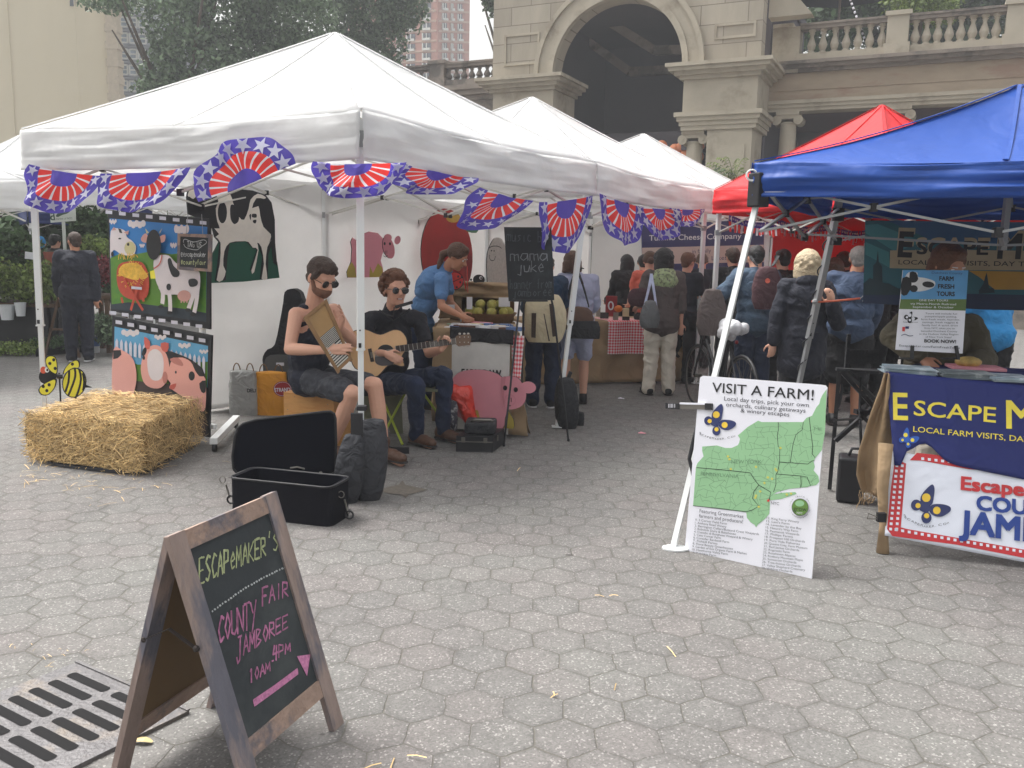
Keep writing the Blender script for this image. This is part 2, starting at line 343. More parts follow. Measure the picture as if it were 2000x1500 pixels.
hh=mm('ADD',mm('MULTIPLY',joint.outputs[0],1.),mm('ADD',mm('MULTIPLY',rim.outputs[0],1.4),mm('ADD',mm('MULTIPLY',gc.outputs[0],.3),mm('MULTIPLY',med.outputs[0],.5))))
bp=nd(nt,'ShaderNodeBump',i_Height=hh,i_Strength=.55,i_Distance=.006);LK(bp.outputs[0],b.inputs['Normal'])
mb=MB();mb.poly([(-260,-20,0),(260,-20,0),(260,420,0),(-260,420,0)]);o=mb.build('ground',m);o.location=(0,0,0)
o.data.vertices.foreach_set('co',[c for q in ((-260,-20,0),(260,-20,0),(260,420,0),(-260,420,0)) for c in q]);structure(o)
# ---------------------------------------------------------------- generic materials
mat('stone',(175,166,149),.85,0,.12,1.3,.25,40,c2=(150,139,122),c2s=.7,c2t=.58)
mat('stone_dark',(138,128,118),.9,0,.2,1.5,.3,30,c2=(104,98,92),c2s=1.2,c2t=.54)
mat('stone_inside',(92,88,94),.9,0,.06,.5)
mat('foliage_a',(96,114,86),.65,0,.3,1.2,trans=.25,island=True)
mat('foliage_b',(70,92,58),.6,0,.3,2.,trans=.25,island=True)
mat('foliage_c',(112,130,66),.6,0,.3,3.,trans=.25,island=True)
mat('foliage_red',(120,50,55),.6,0,.3,3.,trans=.2,island=True)
mat('bark',(84,74,64),.9,0,.25,4,.6,20,stretch=(1,1,.2))
mat('beige_stucco',(208,196,168),.9,0,.07,.15,.1,8,c2=(198,186,158),c2s=.12,c2t=.6,stretch=(1,1,.35))
mat('grey_facade',(150,152,158),.8,0,.1,.5)
mat('glass_dark',(46,52,60),.15,0,.1,1.,spec=.8)
mat('glass_pale',(128,140,150),.2,0,.2,.4,spec=.8)
mat('brick',(168,116,98),.9,0,.12,.6,c2=(150,102,88),c2s=.5)
mat('brick_band',(178,150,132),.9)
mat('window_white',(198,198,192),.6)
# ---------------------------------------------------------------- leaf clouds
def leaves(name,blobs,n,size,mt,parent,seed=1,droop=.3,label=None,hollow=.55,asp=.55):
    rg=np.random.default_rng(seed);bl=np.array([b[:3] for b in blobs],float);ra=np.array([(b[3:6] if len(b)>5 else (b[3],)*3) for b in blobs],float)
    wt=(ra.prod(1))**(2/3);wt/=wt.sum();k=rg.choice(len(bl),n,p=wt)
    d=rg.normal(size=(n,3));d/=np.linalg.norm(d,axis=1)[:,None]
    # clumps: quantise direction noise so leaves gather in tufts
    r=(hollow+(1.05-hollow)*rg.random(n)**.6)
    tuft=np.sin(d[:,0]*9+k)*np.sin(d[:,1]*8+2*k)*np.sin(d[:,2]*9+k*3);r*=1+.16*tuft
    c=bl[k]+d*r[:,None]*ra[k];c+=rg.normal(size=(n,3))*size*.4
    a=rg.normal(size=(n,3));a[:,2]-=droop;a/=np.linalg.norm(a,axis=1)[:,None]
    q=np.cross(a,rg.normal(size=(n,3)));q/=np.linalg.norm(q,axis=1)[:,None]
    s=size*(.6+.8*rg.random(n))[:,None]
    P0=c-a*s*.5;P1=c+q*s*asp*.5;P2=c+a*s*.5;P3=c-q*s*asp*.5
    vs=np.stack([P0,P1,P2,P3],1).reshape(-1,3);off=np.array(OFF[parent.name]) if parent else np.array([bl[:,0].mean(),bl[:,1].mean(),vs[:,2].min()])
    me=bpy.data.meshes.new(name);me.vertices.add(4*n);me.vertices.foreach_set('co',(vs-off).ravel())
    me.loops.add(4*n);me.loops.foreach_set('vertex_index',np.arange(4*n,dtype=np.int32));me.polygons.add(n)
    me.polygons.foreach_set('loop_start',np.arange(0,4*n,4,dtype=np.int32));me.polygons.foreach_set('loop_total',np.full(n,4,dtype=np.int32));me.update(calc_edges=True)
    me.materials.append(MT[mt]);o=bpy.data.objects.new(name,me);COL.objects.link(o)
    if parent:o.parent=parent
    else:o.location=V(off)
    OFF[o.name]=V(off)
    if label:o['label']=label
    return o
def tree(x,y,h,cr,zc,seed,lab,n=16000,mt='foliage_a',size=.2,blobs=None,group=None,tr=.28):
    rd=random.Random(seed);t=T('tree',(x,y,0),lab,'tree',group);mb=MB()
    mb.tube([(x,y,0),(x+.1,y,h*.3),(x-.1,y+.1,h*.6),(x,y,h*.85)],[tr*1.3,tr,tr*.7,tr*.25],10)
    bl=[]
    for i in range(9):
        a=rd.uniform(0,6.28);r=cr*rd.uniform(.35,.75);z=zc+rd.uniform(-.5,.6)*cr
        e=(x+r*math.cos(a),y+r*math.sin(a),z);mb.tube([(x,y,h*rd.uniform(.25,.5)),((x+e[0])/2,(y+e[1])/2,(h*.4+z)/2+.5),e],[tr*.45,tr*.28,tr*.08],6)
        bl.append(e+(cr*rd.uniform(.35,.55),)*1+(cr*rd.uniform(.35,.5),cr*rd.uniform(.28,.42)))
    bl.append((x,y,zc,cr*.7,cr*.7,cr*.7))
    mb.build('trunk',MT['bark'],t,smooth=True);leaves('crown',(blobs or bl),n,size,mt,t,seed);return t
def bpx(px,py,d,r,rz=None):
    p=D(px,py,d);k=r/F_*d;return (p.x,p.y,p.z,k,k,(rz or r)/F_*d)
tree(-13,34,12,5,9,3,'big dark green street tree in front of the pale blank wall',22000,
     blobs=[bpx(352,50,33,66,60),bpx(430,20,34,100,90),bpx(400,120,33,90,60),bpx(320,140,33,40,42),bpx(500,110,35,90,80),bpx(560,40,35,90,80),bpx(250,2,32,50,16),bpx(200,6,32,40,12),bpx(350,180,33,75,40),bpx(460,-60,34,130,70),bpx(310,185,33,30,24)],group='street trees behind the tents')
tree(-8,40,13,5,9,4,'dark leafy tree between the big left tree and the brick tower',20000,
     blobs=[bpx(640,60,40,90,90),bpx(720,20,40,70,60),bpx(700,110,40,70,50),bpx(590,130,40,80,50),bpx(780,30,40,45,30),bpx(760,80,40,35,50),bpx(650,-50,40,140,70),bpx(790,-10,40,50,24),bpx(810,20,40,25,12)],group='street trees behind the tents')
tree(.3,36,13,3,12,5,'tree hanging its leaf tips over the left end of the stone arch',2500,blobs=[bpx(955,-10,36,14,22),bpx(975,-40,36,40,30),bpx(962,18,36,6,10)])
tree(19,40,14,5,11,6,'dark tree behind the stone balustrade beside the arch',22000,mt='foliage_b',size=.3,blobs=[bpx(1660,-10,36,70,60),bpx(1750,20,38,80,60),bpx(1860,10,37,90,70),bpx(1960,-10,36,90,50),bpx(1740,-60,38,160,60),bpx(1620,60,38,60,40),bpx(1800,90,38,90,40),bpx(1960,60,39,60,30)])
# ---------------------------------------------------------------- far buildings
def bldg_box(mb,a,b,dep,z0,z1,mi=0):   # front edge a->b (ground), extruded away
    a=V((a[0],a[1],0));b=V((b[0],b[1],0));n=V((0,0,1)).cross(b-a).normalized()
    if n.y<0:n=-n
    q=[a,b,b+n*dep,a+n*dep];mb.slab([V((p.x,p.y,z1)) for p in q],(0,0,z0-z1),mi)
bl=T('apartment_building',(-38,60,0),'tall blank beige rendered building wall at the far left','building')
pA=D(-150,200,58);pB=D(217,60,60);mb=MB();bldg_box(mb,(pA.x,pA.y),(pB.x,pB.y),25,0,30);mb.build('wall',MT['beige_stucco'],bl)
mb=MB()
for i,px in enumerate((-60,20,150)):
    c=D(px,100,58.9);mb.box((c.x,c.y-.02-.0*i,14.9),(.05,.05,30))
pw=wall((pA.x,pA.y),(pB.x,pB.y),.06);mb.slab([pw.at(x,y) for x,y in ((137,-4),(147,-4),(147,12),(137,12))],(0,-.05,0),1)
mb.build('downpipe',[MT['beige_stucco'],MT['glass_dark']],bl)
pC=D(226,60,59.8);mb=MB();mb.bar((pB.x+.25,pB.y-.2,0),(pB.x+.25,pB.y-.2,30),.75,.7)
for i in range(27):mb.box((pB.x+.25,pB.y-.2,i*1.1+.5),(.85,.8,.5))
for z in (19.6,20.1,20.6):mb.box((pB.x+.25,pB.y-.3,z),(1.1+(z-19.6)*.4,1.,.35))
mb.build('pilaster',mat('pale_stone',(178,164,142),.85),bl)
b2=T('office_building',(-27,64,0),'grey blue building with stacked windows, half hidden behind the big tree','building')
a=D(229,100,62);c=D(420,100,66);mb=MB();bldg_box(mb,(a.x,a.y),(c.x,c.y),20,0,30);mb.build('wall',MT['grey_facade'],b2)
pw=wall((a.x,a.y),(c.x,c.y),0);mb=MB()
for k in range(9):
    y=-40+k*31
    for y0 in (y,y+4): mb.slab([pw.at(x,yy,.25) for x,yy in ((229,y0+1),(300,y0+5),(300,y0+7),(229,y0+3))],pw.n*-.24)
mb.build('cornice',MT['grey_facade'],b2)
for k in range(7):
    for j,(x0,x1) in enumerate(((234,248),(252,266),(270,284))):
        y=-28+k*31+j*1;q=[(x0,y),(x1,y+.8),(x1,y+19),(x0,y+18)]
        mb=MB();mb.slab([pw.at(*p,.06) for p in q],pw.n*-.05,1)
        for p_,q_ in ((0,1),(1,2),(2,3),(3,0)):mb.bar(pw.at(*q[p_],.1),pw.at(*q[q_],.1),.12,.1)
        ym=y+9;mb.bar(pw.at(x0,ym,.1),pw.at(x1,ym+.5,.1),.08,.08)
        mb.build('window',[MT['window_white'],MT['glass_pale']],b2)
tw=T('apartment_tower',(-10,110,0),'red brick apartment tower with rows of windows against the white sky','tower')
c0=D(680,60,112);c1_=D(854,60,104);c2_=D(917,60,112)
q=[(c0.x,c0.y),(c1_.x,c1_.y),(c2_.x,c2_.y),(c2_.x-9,c2_.y+14),(c0.x,c0.y+12)]
mb=MB();mb.slab([V((x,y,41)) for x,y in q],(0,0,-41));mb.build('wall',MT['brick'],tw)
pl_=wall(q[0],q[1]);pr_=wall(q[1],q[2]);mbx=MB()
for k in range(9):
    yb=-14+k*19.5
    for pl,cols in ((pl_,((712,722),(742,752),(777,787),(796,811),(827,842))),(pr_,((863,872),(880,885),(893,902)))):
        for x0,x1 in cols:
            sl=-.06 if pl is pl_ else .05;f=lambda x:yb+(x-850)*sl
            mb=MB();Q=[(x0,f(x0)),(x1,f(x1)),(x1,f(x1)+12),(x0,f(x0)+12)]
            mb.slab([pl.at(*p,.08) for p in Q],pl.n*-.07,1)
            xm=(x0+x1)/2;mb.bar(pl.at(xm,f(xm),.14),pl.at(xm,f(xm)+12,.14),.1);mb.bar(pl.at(x0,f(x0)+12,.14),pl.at(x1,f(x1)+12,.14),.25);mb.bar(pl.at(x0,f(x0),.12),pl.at(x0,f(x0)+12,.12),.15)
            mb.build('window',[MT['window_white'],MT['glass_dark']],tw)
    for pl,xa,xb in ((pl_,690,852),(pr_,856,915)):
        sl=-.06 if pl is pl_ else .05;mbx.bar(pl.at(xa,yb-4+(xa-850)*sl,.05),pl.at(xb,yb-4+(xb-850)*sl,.05),.12,.22)
mbx.build('brick_course',MT['brick_band'],tw)
# ---------------------------------------------------------------- stone pavilion
U=V((.9,-.4359,0));DP=V((.4359,.9,0));Q0=V((5.2,26,0))
def W(s,t,z):return Q0+U*s+DP*t+V((0,0,z))
def FP(px,py,t=0):
    p=Pl(Q0+DP*t,DP).at(px,py);r=p-Q0;return r.dot(U),p.z
def wb(mb,s0,s1,t0,t1,z0,z1,mi=0):
    mb.slab([W(s0,t0,z0),W(s1,t0,z0),W(s1,t0,z1),W(s0,t0,z1)],DP*(t1-t0),mi)
def stepc(mb,s0,s1,t,z0,z1,steps,ret=True,td=1.):  # stepped cornice projecting forward
    n=len(steps)
    for i,p in enumerate(steps):
        wb(mb,s0-p,s1+p,t-p,t+td,z0+(z1-z0)*i/n,z0+(z1-z0)*(i+1)/n)
pv=T('pavilion',W(0,2,0),'weathered limestone pavilion with a tall dark archway, columns and balustrades','pavilion')
sl,zs=FP(1083,148);sr,zs2=FP(1335,127);zs=(zs+zs2)/2;R_=(sr-sl)/2;cs=(sl+sr)/2
sA=FP(963,100)[0];sB=FP(1482,170)[0];zt=zs+R_+3.2
arc=[(cs+R_*math.cos(a),zs+R_*math.sin(a)) for a in [math.pi*i/40 for i in range(41)]]
mb=MB();o_=[(sB,zs),(sB,zt),(sA,zt),(sA,zs)]+[(x,z) for x,z in reversed(arc)]
# wall with arch hole as strips
def archstrip(mb,t0,t1,ro,mi=0,z_top=None):
    for i in range(40):
        a0=math.pi*i/40;a1=math.pi*(i+1)/40
        p=[(cs+R_*math.cos(a),zs+R_*math.sin(a)) for a in (a0,a1)]
        if z_top: q=[(p[0][0],z_top),(p[1][0],z_top)]
        else:q=[(cs+ro*math.cos(a),zs+ro*math.sin(a)) for a in (a0,a1)]
        mb.slab([W(p[0][0],t0,p[0][1]),W(q[0][0],t0,q[0][1]),W(q[1][0],t0,q[1][1]),W(p[1][0],t0,p[1][1])],DP*(t1-t0),mi)
archstrip(mb,0,.55,0,z_top=zt);wb(mb,sr,sB,0,.55,zs,zt);wb(mb,sA,sl,0,.55,zs,zt)
mb.build('wall',MT['stone'],pv)
mb=MB();archstrip(mb,-.12,.02,R_+.62);archstrip(mb,-.19,-.1,R_+.18)
for i in range(40):
    a0=math.pi*i/40;a1=math.pi*(i+1)/40;mb.slab([W(cs+r*math.cos(a),-.2,zs+r*math.sin(a)) for r,a in ((R_+.5,a0),(R_+.64,a0),(R_+.64,a1),(R_+.5,a1))],DP*.1)
mb.build('archivolt',MT['stone'],pv)
mblk=bpy.data.materials.new('stone_blocks');mblk.use_nodes=True;nt=mblk.node_tree;b=nt.nodes['Principled BSDF'];tc=nd(nt,'ShaderNodeTexCoord')
mp_=nd(nt,'ShaderNodeMapping',i_Vector=tc.outputs['Object'],i_Rotation=(0,0,math.radians(25.84)));sp__=nd(nt,'ShaderNodeSeparateXYZ',i_0=mp_.outputs[0]);cb_=nd(nt,'ShaderNodeCombineXYZ',i_0=sp__.outputs[0],i_1=sp__.outputs[2])
br=nd(nt,'ShaderNodeTexBrick',i_Vector=cb_.outputs[0],i_Color1=lin((176,167,151)),i_Color2=lin((163,154,139)),i_Mortar=lin((126,118,106)),i_Scale=1.);br.inputs['Mortar Size'].default_value=.012;br.inputs['Brick Width'].default_value=1.35;br.inputs['Row Height'].default_value=.55
n1=nd(nt,'ShaderNodeTexNoise',i_Vector=nd(nt,'ShaderNodeMapping',i_Vector=tc.outputs['Object'],i_Scale=(1.2,1.2,.3)).outputs[0],i_Scale=1.,i_Detail=6.,i_Roughness=.65);r1=nd(nt,'ShaderNodeMapRange',i_0=n1.outputs[0],i_1=.35,i_2=.7,i_3=1.06,i_4=.8)
q1=nd(nt,'ShaderNodeVectorMath',operation='SCALE',i_0=br.outputs[0]);nt.links.new(r1.outputs[0],q1.inputs['Scale']);nt.links.new(q1.outputs[0],b.inputs['Base Color']);b.inputs['Roughness'].default_value=.9;MT['stone_blocks']=mblk
for ob in pv.children:
    if ob.name.startswith('wall'):ob.data.materials[0]=mblk
# recessed panel outlines and mortar courses, cut as proud bands
mb=MB()
def frame(s0,s1,z0,z1,w=.07,t=-.04):
    wb(mb,s0,s1,t,.01,z1-w,z1);wb(mb,s0,s1,t,.01,z0,z0+w);wb(mb,s0,s0+w,t,.01,z0+w,z1-w);wb(mb,s1-w,s1,t,.01,z0+w,z1-w)
a=FP(985,130);b_=FP(1055,62);frame(a[0],b_[0],a[1],b_[1]);a=FP(1395,78);b_=FP(1478,40);frame(a[0],b_[0],a[1],b_[1])

mb2=MB();mb,mb3=mb2,mb;a=FP(985,130);b_=FP(1055,62);frame(a[0],b_[0],a[1],b_[1]);mb2.build('wall_panel',MT['stone'],pv);mb2=mb=MB();a=FP(1395,78);b_=FP(1478,40);frame(a[0],b_[0],a[1],b_[1]);mb2.build('wall_panel',MT['stone'],pv)
# impost cornices and piers
zi=zs
for s0,s1 in ((sA,sl),(sr,sB)):
    mb=MB();stepc(mb,s0,s1,-.05,zi-.42,zi,[.06,.2,.34,.42],td=1.9);mb.build('cornice',MT['stone'],pv)
    mb=MB();wb(mb,s0+.03,s1-.03,0,1.8,zi-1.35,zi-.42);mb.build('frieze',MT['stone'],pv)
    mb=MB();stepc(mb,s0+.03,s1-.03,0,zi-1.85,zi-1.35,[.02,.07,.13,.2],td=1.78);mb.build('architrave',MT['stone'],pv)
za=zi-1.85
def column(s,t,z0,z1,r,parent=pv):
    mb=MB();h=z1-z0;mb.lathe([(r*1.3,0),(r*1.3,.12),(r*1.15,.16),(r*1.2,.24),(r,.3),(r*1.0,h*.4),(r*.86,h-.34),(r*.95,h-.32),(r*.88,h-.28)],W(s,t,z0),20);c=mb.build('column',MT['stone'],parent,smooth=False)
    mb=MB();wb(mb,s-r*1.25,s+r*1.25,t-r*1.2,t+r*1.2,z1-.09,z1)
    for k in (-1,1):
        Rm=Matrix((U,DP,V((0,0,1)))).transposed()@Matrix.Rotation(math.pi/2,3,'X')
        mb.lathe([(r*.5,-r*1.1),(r*.54,-r),(r*.4,0),(r*.54,r),(r*.5,r*1.1)],W(s+k*r*1.15,t,z1-.24),14,0,Rm)
        mb.lathe([(r*.16,-r*1.2),(r*.16,r*1.2)],W(s+k*r*1.15,t,z1-.24),8,0,Rm)
    wb(mb,s-r*1.2,s+r*1.2,t-r*1.05,t+r*1.05,z1-.2,z1-.09);mb.build('capital',MT['stone'],c)
sc_=FP(1347,300)[0];sp=FP(1378,300)[0]
column(sc_+.02,.45,1.6,za,.27);column(FP(1072,300)[0],.45,1.6,za,.27)
mb=MB();wb(mb,sp,sB-.12,.05,1.6,0,za);wb(mb,sp+.2,sB-.3,.0,.06,2.5,za-.45);mb.build('pier',MT['stone'],pv)
mb=MB();wb(mb,sA+.05,FP(1045,300)[0],.05,1.6,0,za);mb.build('pier',MT['stone'],pv)
mb=MB();wb(mb,sA-8,sB+16,-.3,9,0,1.6);mb.build('terrace',MT['stone_dark'],pv)
# dark hall behind the arch
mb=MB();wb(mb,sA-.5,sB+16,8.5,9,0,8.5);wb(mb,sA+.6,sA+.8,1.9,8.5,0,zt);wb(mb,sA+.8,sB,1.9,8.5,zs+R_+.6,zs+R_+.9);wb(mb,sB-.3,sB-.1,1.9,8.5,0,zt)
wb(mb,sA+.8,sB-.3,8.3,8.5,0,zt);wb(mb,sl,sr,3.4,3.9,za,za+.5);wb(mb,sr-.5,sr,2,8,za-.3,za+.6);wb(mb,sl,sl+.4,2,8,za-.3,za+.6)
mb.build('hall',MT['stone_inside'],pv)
mat('lantern',(226,140,96),.5,0,.08);rd=random.Random(1)
for i,(px,py,r) in enumerate(((1292,286,12),(1262,292,10),(1318,292,11),(1328,288,9),(1368,283,10),(1340,302,11),(1300,300,9),(1366,306,9),(1325,308,8),(1352,296,9))):
    p=W(*((FP(px,py,2.2)[0],2.2,FP(px,py,2.2)[1])));mb=MB();mb.ell(p,r/F_*28,None,14);tag(mb.build('paper_lantern',MT['lantern'],smooth=True),'round orange paper lantern hanging low in the stone archway','lantern','orange lanterns in the archway')
for i,(px,w_) in enumerate(((1395,1.),(1432,1.5),(1470,.9),(1360,.7))):
    d=23.5+i*.3;p=D(px,352,d);t=T('palm_plant',(p.x,p.y,0),('feathery palm plant left of the stone pier, behind the white tents','tall feathery palm plant with an upright frond in front of the stone pier','palm plant nearest the red tent, before the stone pier','small palm plant beside the archway column')[i],'palm','palms before the pavilion');mb=MB();mb.tube([(p.x,p.y,0),(p.x,p.y,p.z)],.06,6);mb.build('trunk',MT['bark'],t);mb=MB()
    for k in range(16):
        a=rd.uniform(0,6.28);L=rd.uniform(.5,.9)*w_;el=rd.uniform(.3,1.5);pr_=None
        for j in range(9):
            u=j/8;q=p+V((math.cos(a)*math.cos(el)*L*u,math.sin(a)*math.cos(el)*L*u,math.sin(el)*L*u-.5*L*u*u))
            if pr_ is not None:
                ribbon(mb,[pr_,q],.02,V((math.cos(a),math.sin(a),1)))
                for sg in(-1,1):
                    e=q+V((-math.sin(a)*sg*.2*L*(1-u*.6),math.cos(a)*sg*.2*L*(1-u*.6),-.05));ribbon(mb,[q,e],.028,V((0,0,1)))
            pr_=q
    mb.build('fronds',MT['foliage_c' if i%2 else 'foliage_a'],t)
mb=MB()
for (a_,b_,t_) in (((1164,27),(1280,99),5.2),((1280,99),(1345,97),5.2),((1120,60),(1230,140),6.5),((1230,140),(1340,135),6.5)):
    p=FP(*a_,t_);q=FP(*b_,t_);mb.bar(W(p[0],t_,p[1]),W(q[0],t_,q[1]),.22,.3)
mb.build('roof_beam',MT['stone_dark'],pv)
for dx in (0,):
    mb=MB()
    for i in range(14):
        a=math.radians(100+i*7);mb.slab([W(sr-.2+r*math.cos(a_),5.,za-1.6+r*math.sin(a_)) for r,a_ in ((1.5,a),(1.7,a),(1.7,a+math.radians(7)),(1.5,a+math.radians(7)))],DP*.2)
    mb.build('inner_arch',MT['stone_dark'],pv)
# right wing
tw_=1.8
zr=FP(1565,50,tw_)[1];zb=FP(1590,113,tw_)[1];zc=FP(1556,135,tw_)[1];zf=FP(1560,196,tw_)[1];zz=FP(1560,217,tw_)[1]
s0=sB-.1;s1=FP(2000,100,tw_)[0]+9
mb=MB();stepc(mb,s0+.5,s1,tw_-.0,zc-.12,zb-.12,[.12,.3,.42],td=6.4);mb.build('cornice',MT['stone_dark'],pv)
mb=MB();wb(mb,s0,s1,tw_,tw_+.6,zf,zc-.12);wb(mb,s0,s1,tw_-.03,tw_+.02,zf+.28,zf+.32);mb.build('frieze',mat('stone_stained',(162,146,126),.88,0,.15,1.2,.2,30,c2=(146,122,106),c2s=.6,c2t=.6,stretch=(1,1,3)),pv)
mb=MB();stepc(mb,s0,s1,tw_,zz,zf,[.02,.07,.12],td=.6);mb.build('architrave',MT['stone'],pv)
mb=MB();wb(mb,s0,s1,tw_+.6,8.5,zf,zf+.2);mb.build('ceiling',mat('red_ceiling',(96,60,60),.8),pv)
for px in (1533,1748,1990,2260):column(FP(px,300,tw_)[0],tw_+.3,1.6,zz,.27)
# balustrades
def balus(sa,sb,t,z0,z1,peds,n_at,mt='stone'):
    mb=MB();wb(mb,sa,sb,t-.02,t+.4,z0-.12,z0+.1);mb.build('plinth',MT[mt],pv)
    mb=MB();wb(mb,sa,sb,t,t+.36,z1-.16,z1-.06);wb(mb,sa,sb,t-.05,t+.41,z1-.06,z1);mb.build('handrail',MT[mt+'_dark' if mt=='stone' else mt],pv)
    for s in peds:
        mb=MB();wb(mb,s-.28,s+.28,t-.07,t+.43,z0+.1,z1-.02);wb(mb,s-.34,s+.34,t-.12,t+.48,z0-.12,z0+.18);wb(mb,s-.34,s+.34,t-.13,t+.49,z1-.02,z1+.1);mb.build('pedestal',MT[mt],pv)
    h=z1-z0-.26;pr=[(.1,0),(.1,.06),(.07,.08),(.11,h*.25),(.125,h*.36),(.1,h*.48),(.05,h*.7),(.06,h*.8),(.085,h*.84),(.06,h*.87),(.1,h*.94),(.1,h)]
    mb=MB();mb.lathe(pr,W(n_at[0],t+.18,z0+.1),10);first=mb.build('baluster',MT[mt],pv,smooth=False)
    for s in n_at[1:]:
        c=first.copy();COL.objects.link(c);c.parent=pv;c.location=U*(s-n_at[0])
zr2=FP(1750,22,tw_)[1];sa=FP(1563,90,tw_)[0];sp1=FP(1754,60,tw_)[0];sp2=FP(1987,50,tw_)[0];st=(sp1-sa-.3)/7.2
at=[sa+.32+i*st*.98 for i in range(7)]+[sp1+.28+(i+.6)*(sp2-sp1-.6)/8.2 for i in range(8)]
balus(sa,s1,tw_-.2,zb,zr,[sp1,sp2,s1-.3],at)
mb=MB();wb(mb,s0+.1,sa,tw_-.15,tw_+.4,zc-.12,zr-.05);wb(mb,s0+.1,sa-.2,tw_-.2,tw_+.4,zr-.05,zr+.05);mb.build('pedestal',MT['stone'],pv)
mb=MB();q=[W(sB-.25,tw_-.3,zr+.1),W(sB+1.05,tw_-.3,zr+.1)]
sl0=FP(1482,10,.5)
mb.slab([W(sB,.8,zr+.05),W(sB+1.2,.8,zr+.05),W(sB+.55,.8,zr+.8),W(sB+.1,.8,zr+1.6),W(sB,.8,zr+2.4)],DP*.5);mb.build('volute',MT['stone'],pv)
# left wing
tL=1.2;zl1=FP(940,117,tL)[1];zl0=FP(940,158,tL)[1];sLa=FP(770,130,tL)[0];sLb=sA-.02
balus(sLa,sLb,tL,zl0,zl1,[FP(855,130,tL)[0]],[FP(x,130,tL)[0] for x in (800,818,836,872,887,902,917,932,947,960)],'stone_dark')
mb=MB();wb(mb,sLa,sLb,tL+.1,tL+6,0,zl0-.12);mb.build('wing_wall',MT['stone_dark'],pv)
mb=MB();stepc(mb,sLa,sLb-.3,tL+.05,zl0-.6,zl0-.12,[.05,.2,.3]);mb.build('cornice',MT['stone_dark'],pv)
# ---------------------------------------------------------------- tents
mat('canopy_white',(242,242,242),.75,0,.03,3.,trans=.56,wave=(2.6,.5))
mat('wall_white',(228,227,226),.8,0,.04,3.,trans=.5,wave=(2.2,.35))
mat('pole_white',(226,228,228),.35,0,.03,5.,spec=.5)
mat('pole_grey',(150,152,154),.35,.4,.05)
mat('black_plastic',(30,30,34),.5)
mat('canopy_blue',(18,72,158),.5,0,.06,3.,trans=.12,wave=(3.5,.3))
mat('canopy_red',(226,40,48),.6,0,.05,3.,trans=.28,wave=(3.5,.3))
mat('canopy_dkblue',(28,44,96),.7,trans=.1)
def lerp(a,b,t):return a+(b-a)*t
def P3(p,z):return V((p[0],p[1],z))
def wr(x,y,z,s=1.):return noise.noise(V((x*s,y*s,z*s)))
def canopy(mb,cs,z0,za,sag=.05,apx=None):
    c=apx or (sum((V(p) for p in cs),V((0,0)))/4);A=V((c[0],c[1],za))
    for i in range(4):
        a=P3(cs[i],z0);b=P3(cs[(i+1)%4],z0)
        def fn(u,v,a=a,b=b):
            e=a.lerp(b,u);p=e.lerp(A,v*.985);s=-sag*4*v*(1-v)*(.35+.65*4*u*(1-u))
            p.z+=s+.012*wr(p.x,p.y,i,1.7)*math.sin(math.pi*v);p.z-=.035*math.sin(math.pi*u)*(1-v);return p
        mb.grid(fn,20,12)
def valance(cs,z0,h,mt,parent,sides=(0,1,2,3),amp=.024,drop=.0,bulge=.02,fold=None):
    for i in sides:
        a=P3(cs[i],z0);b=P3(cs[(i+1)%4],z0);n=(b-a).cross(V((0,0,1))).normalized();c=sum((P3(p,z0) for p in cs),V((0,0,0)))/4
        if n.dot(c-a)>0:n=-n
        L=(b-a).length;mb=MB()
        def fn(u,v):
            p=a.lerp(b,u);d=amp*(wr(u*L*1.1,v*2.2,i*7.3,1.3)*1.6+wr(u*L*.5,v*5.+u*2,i+3,2.4)*1.1)
            e=min(1,min(u,1-u)*14);z=-h*v-.035*math.sin(math.pi*u)*(1-v*.4)
            hem=.006 if v>.88 else 0
            return p+n*((d+bulge*math.sin(math.pi*v))*(.3+.7*e)+hem+.012)+V((0,0,z+.006*wr(u*L,0,i,2.)))
        mb.grid(fn,90,14);mb.build('valance',mt,parent,smooth=True,solid=.002)
def cross(mb,a,b,z,drop=.38,w=.022,off=None,n=2):  # scissor truss along an edge
    a=V(a).to_3d() if len(a)==2 else V(a);b=V(b).to_3d() if len(b)==2 else V(b)
    for k in range(n):
        p=a.lerp(b,k/n);q=a.lerp(b,(k+1)/n)
        mb.bar(P3(p,z),P3(q,z-drop),w,w*.6);mb.bar(P3(p,z-drop),P3(q,z),w,w*.6)
def joints(mb,a,b,z,drop,n=2):
    a=V(a).to_3d();b=V(b).to_3d()
    for k in range(n):
        m=a.lerp(b,(k+.5)/n);mb.box(P3(m,z-drop/2),(.035,.035,.045))
    for k in range(1,n):
        m=a.lerp(b,k/n);mb.box(P3(m,z-.01),(.04,.04,.05));mb.box(P3(m,z-drop),(.04,.04,.05))
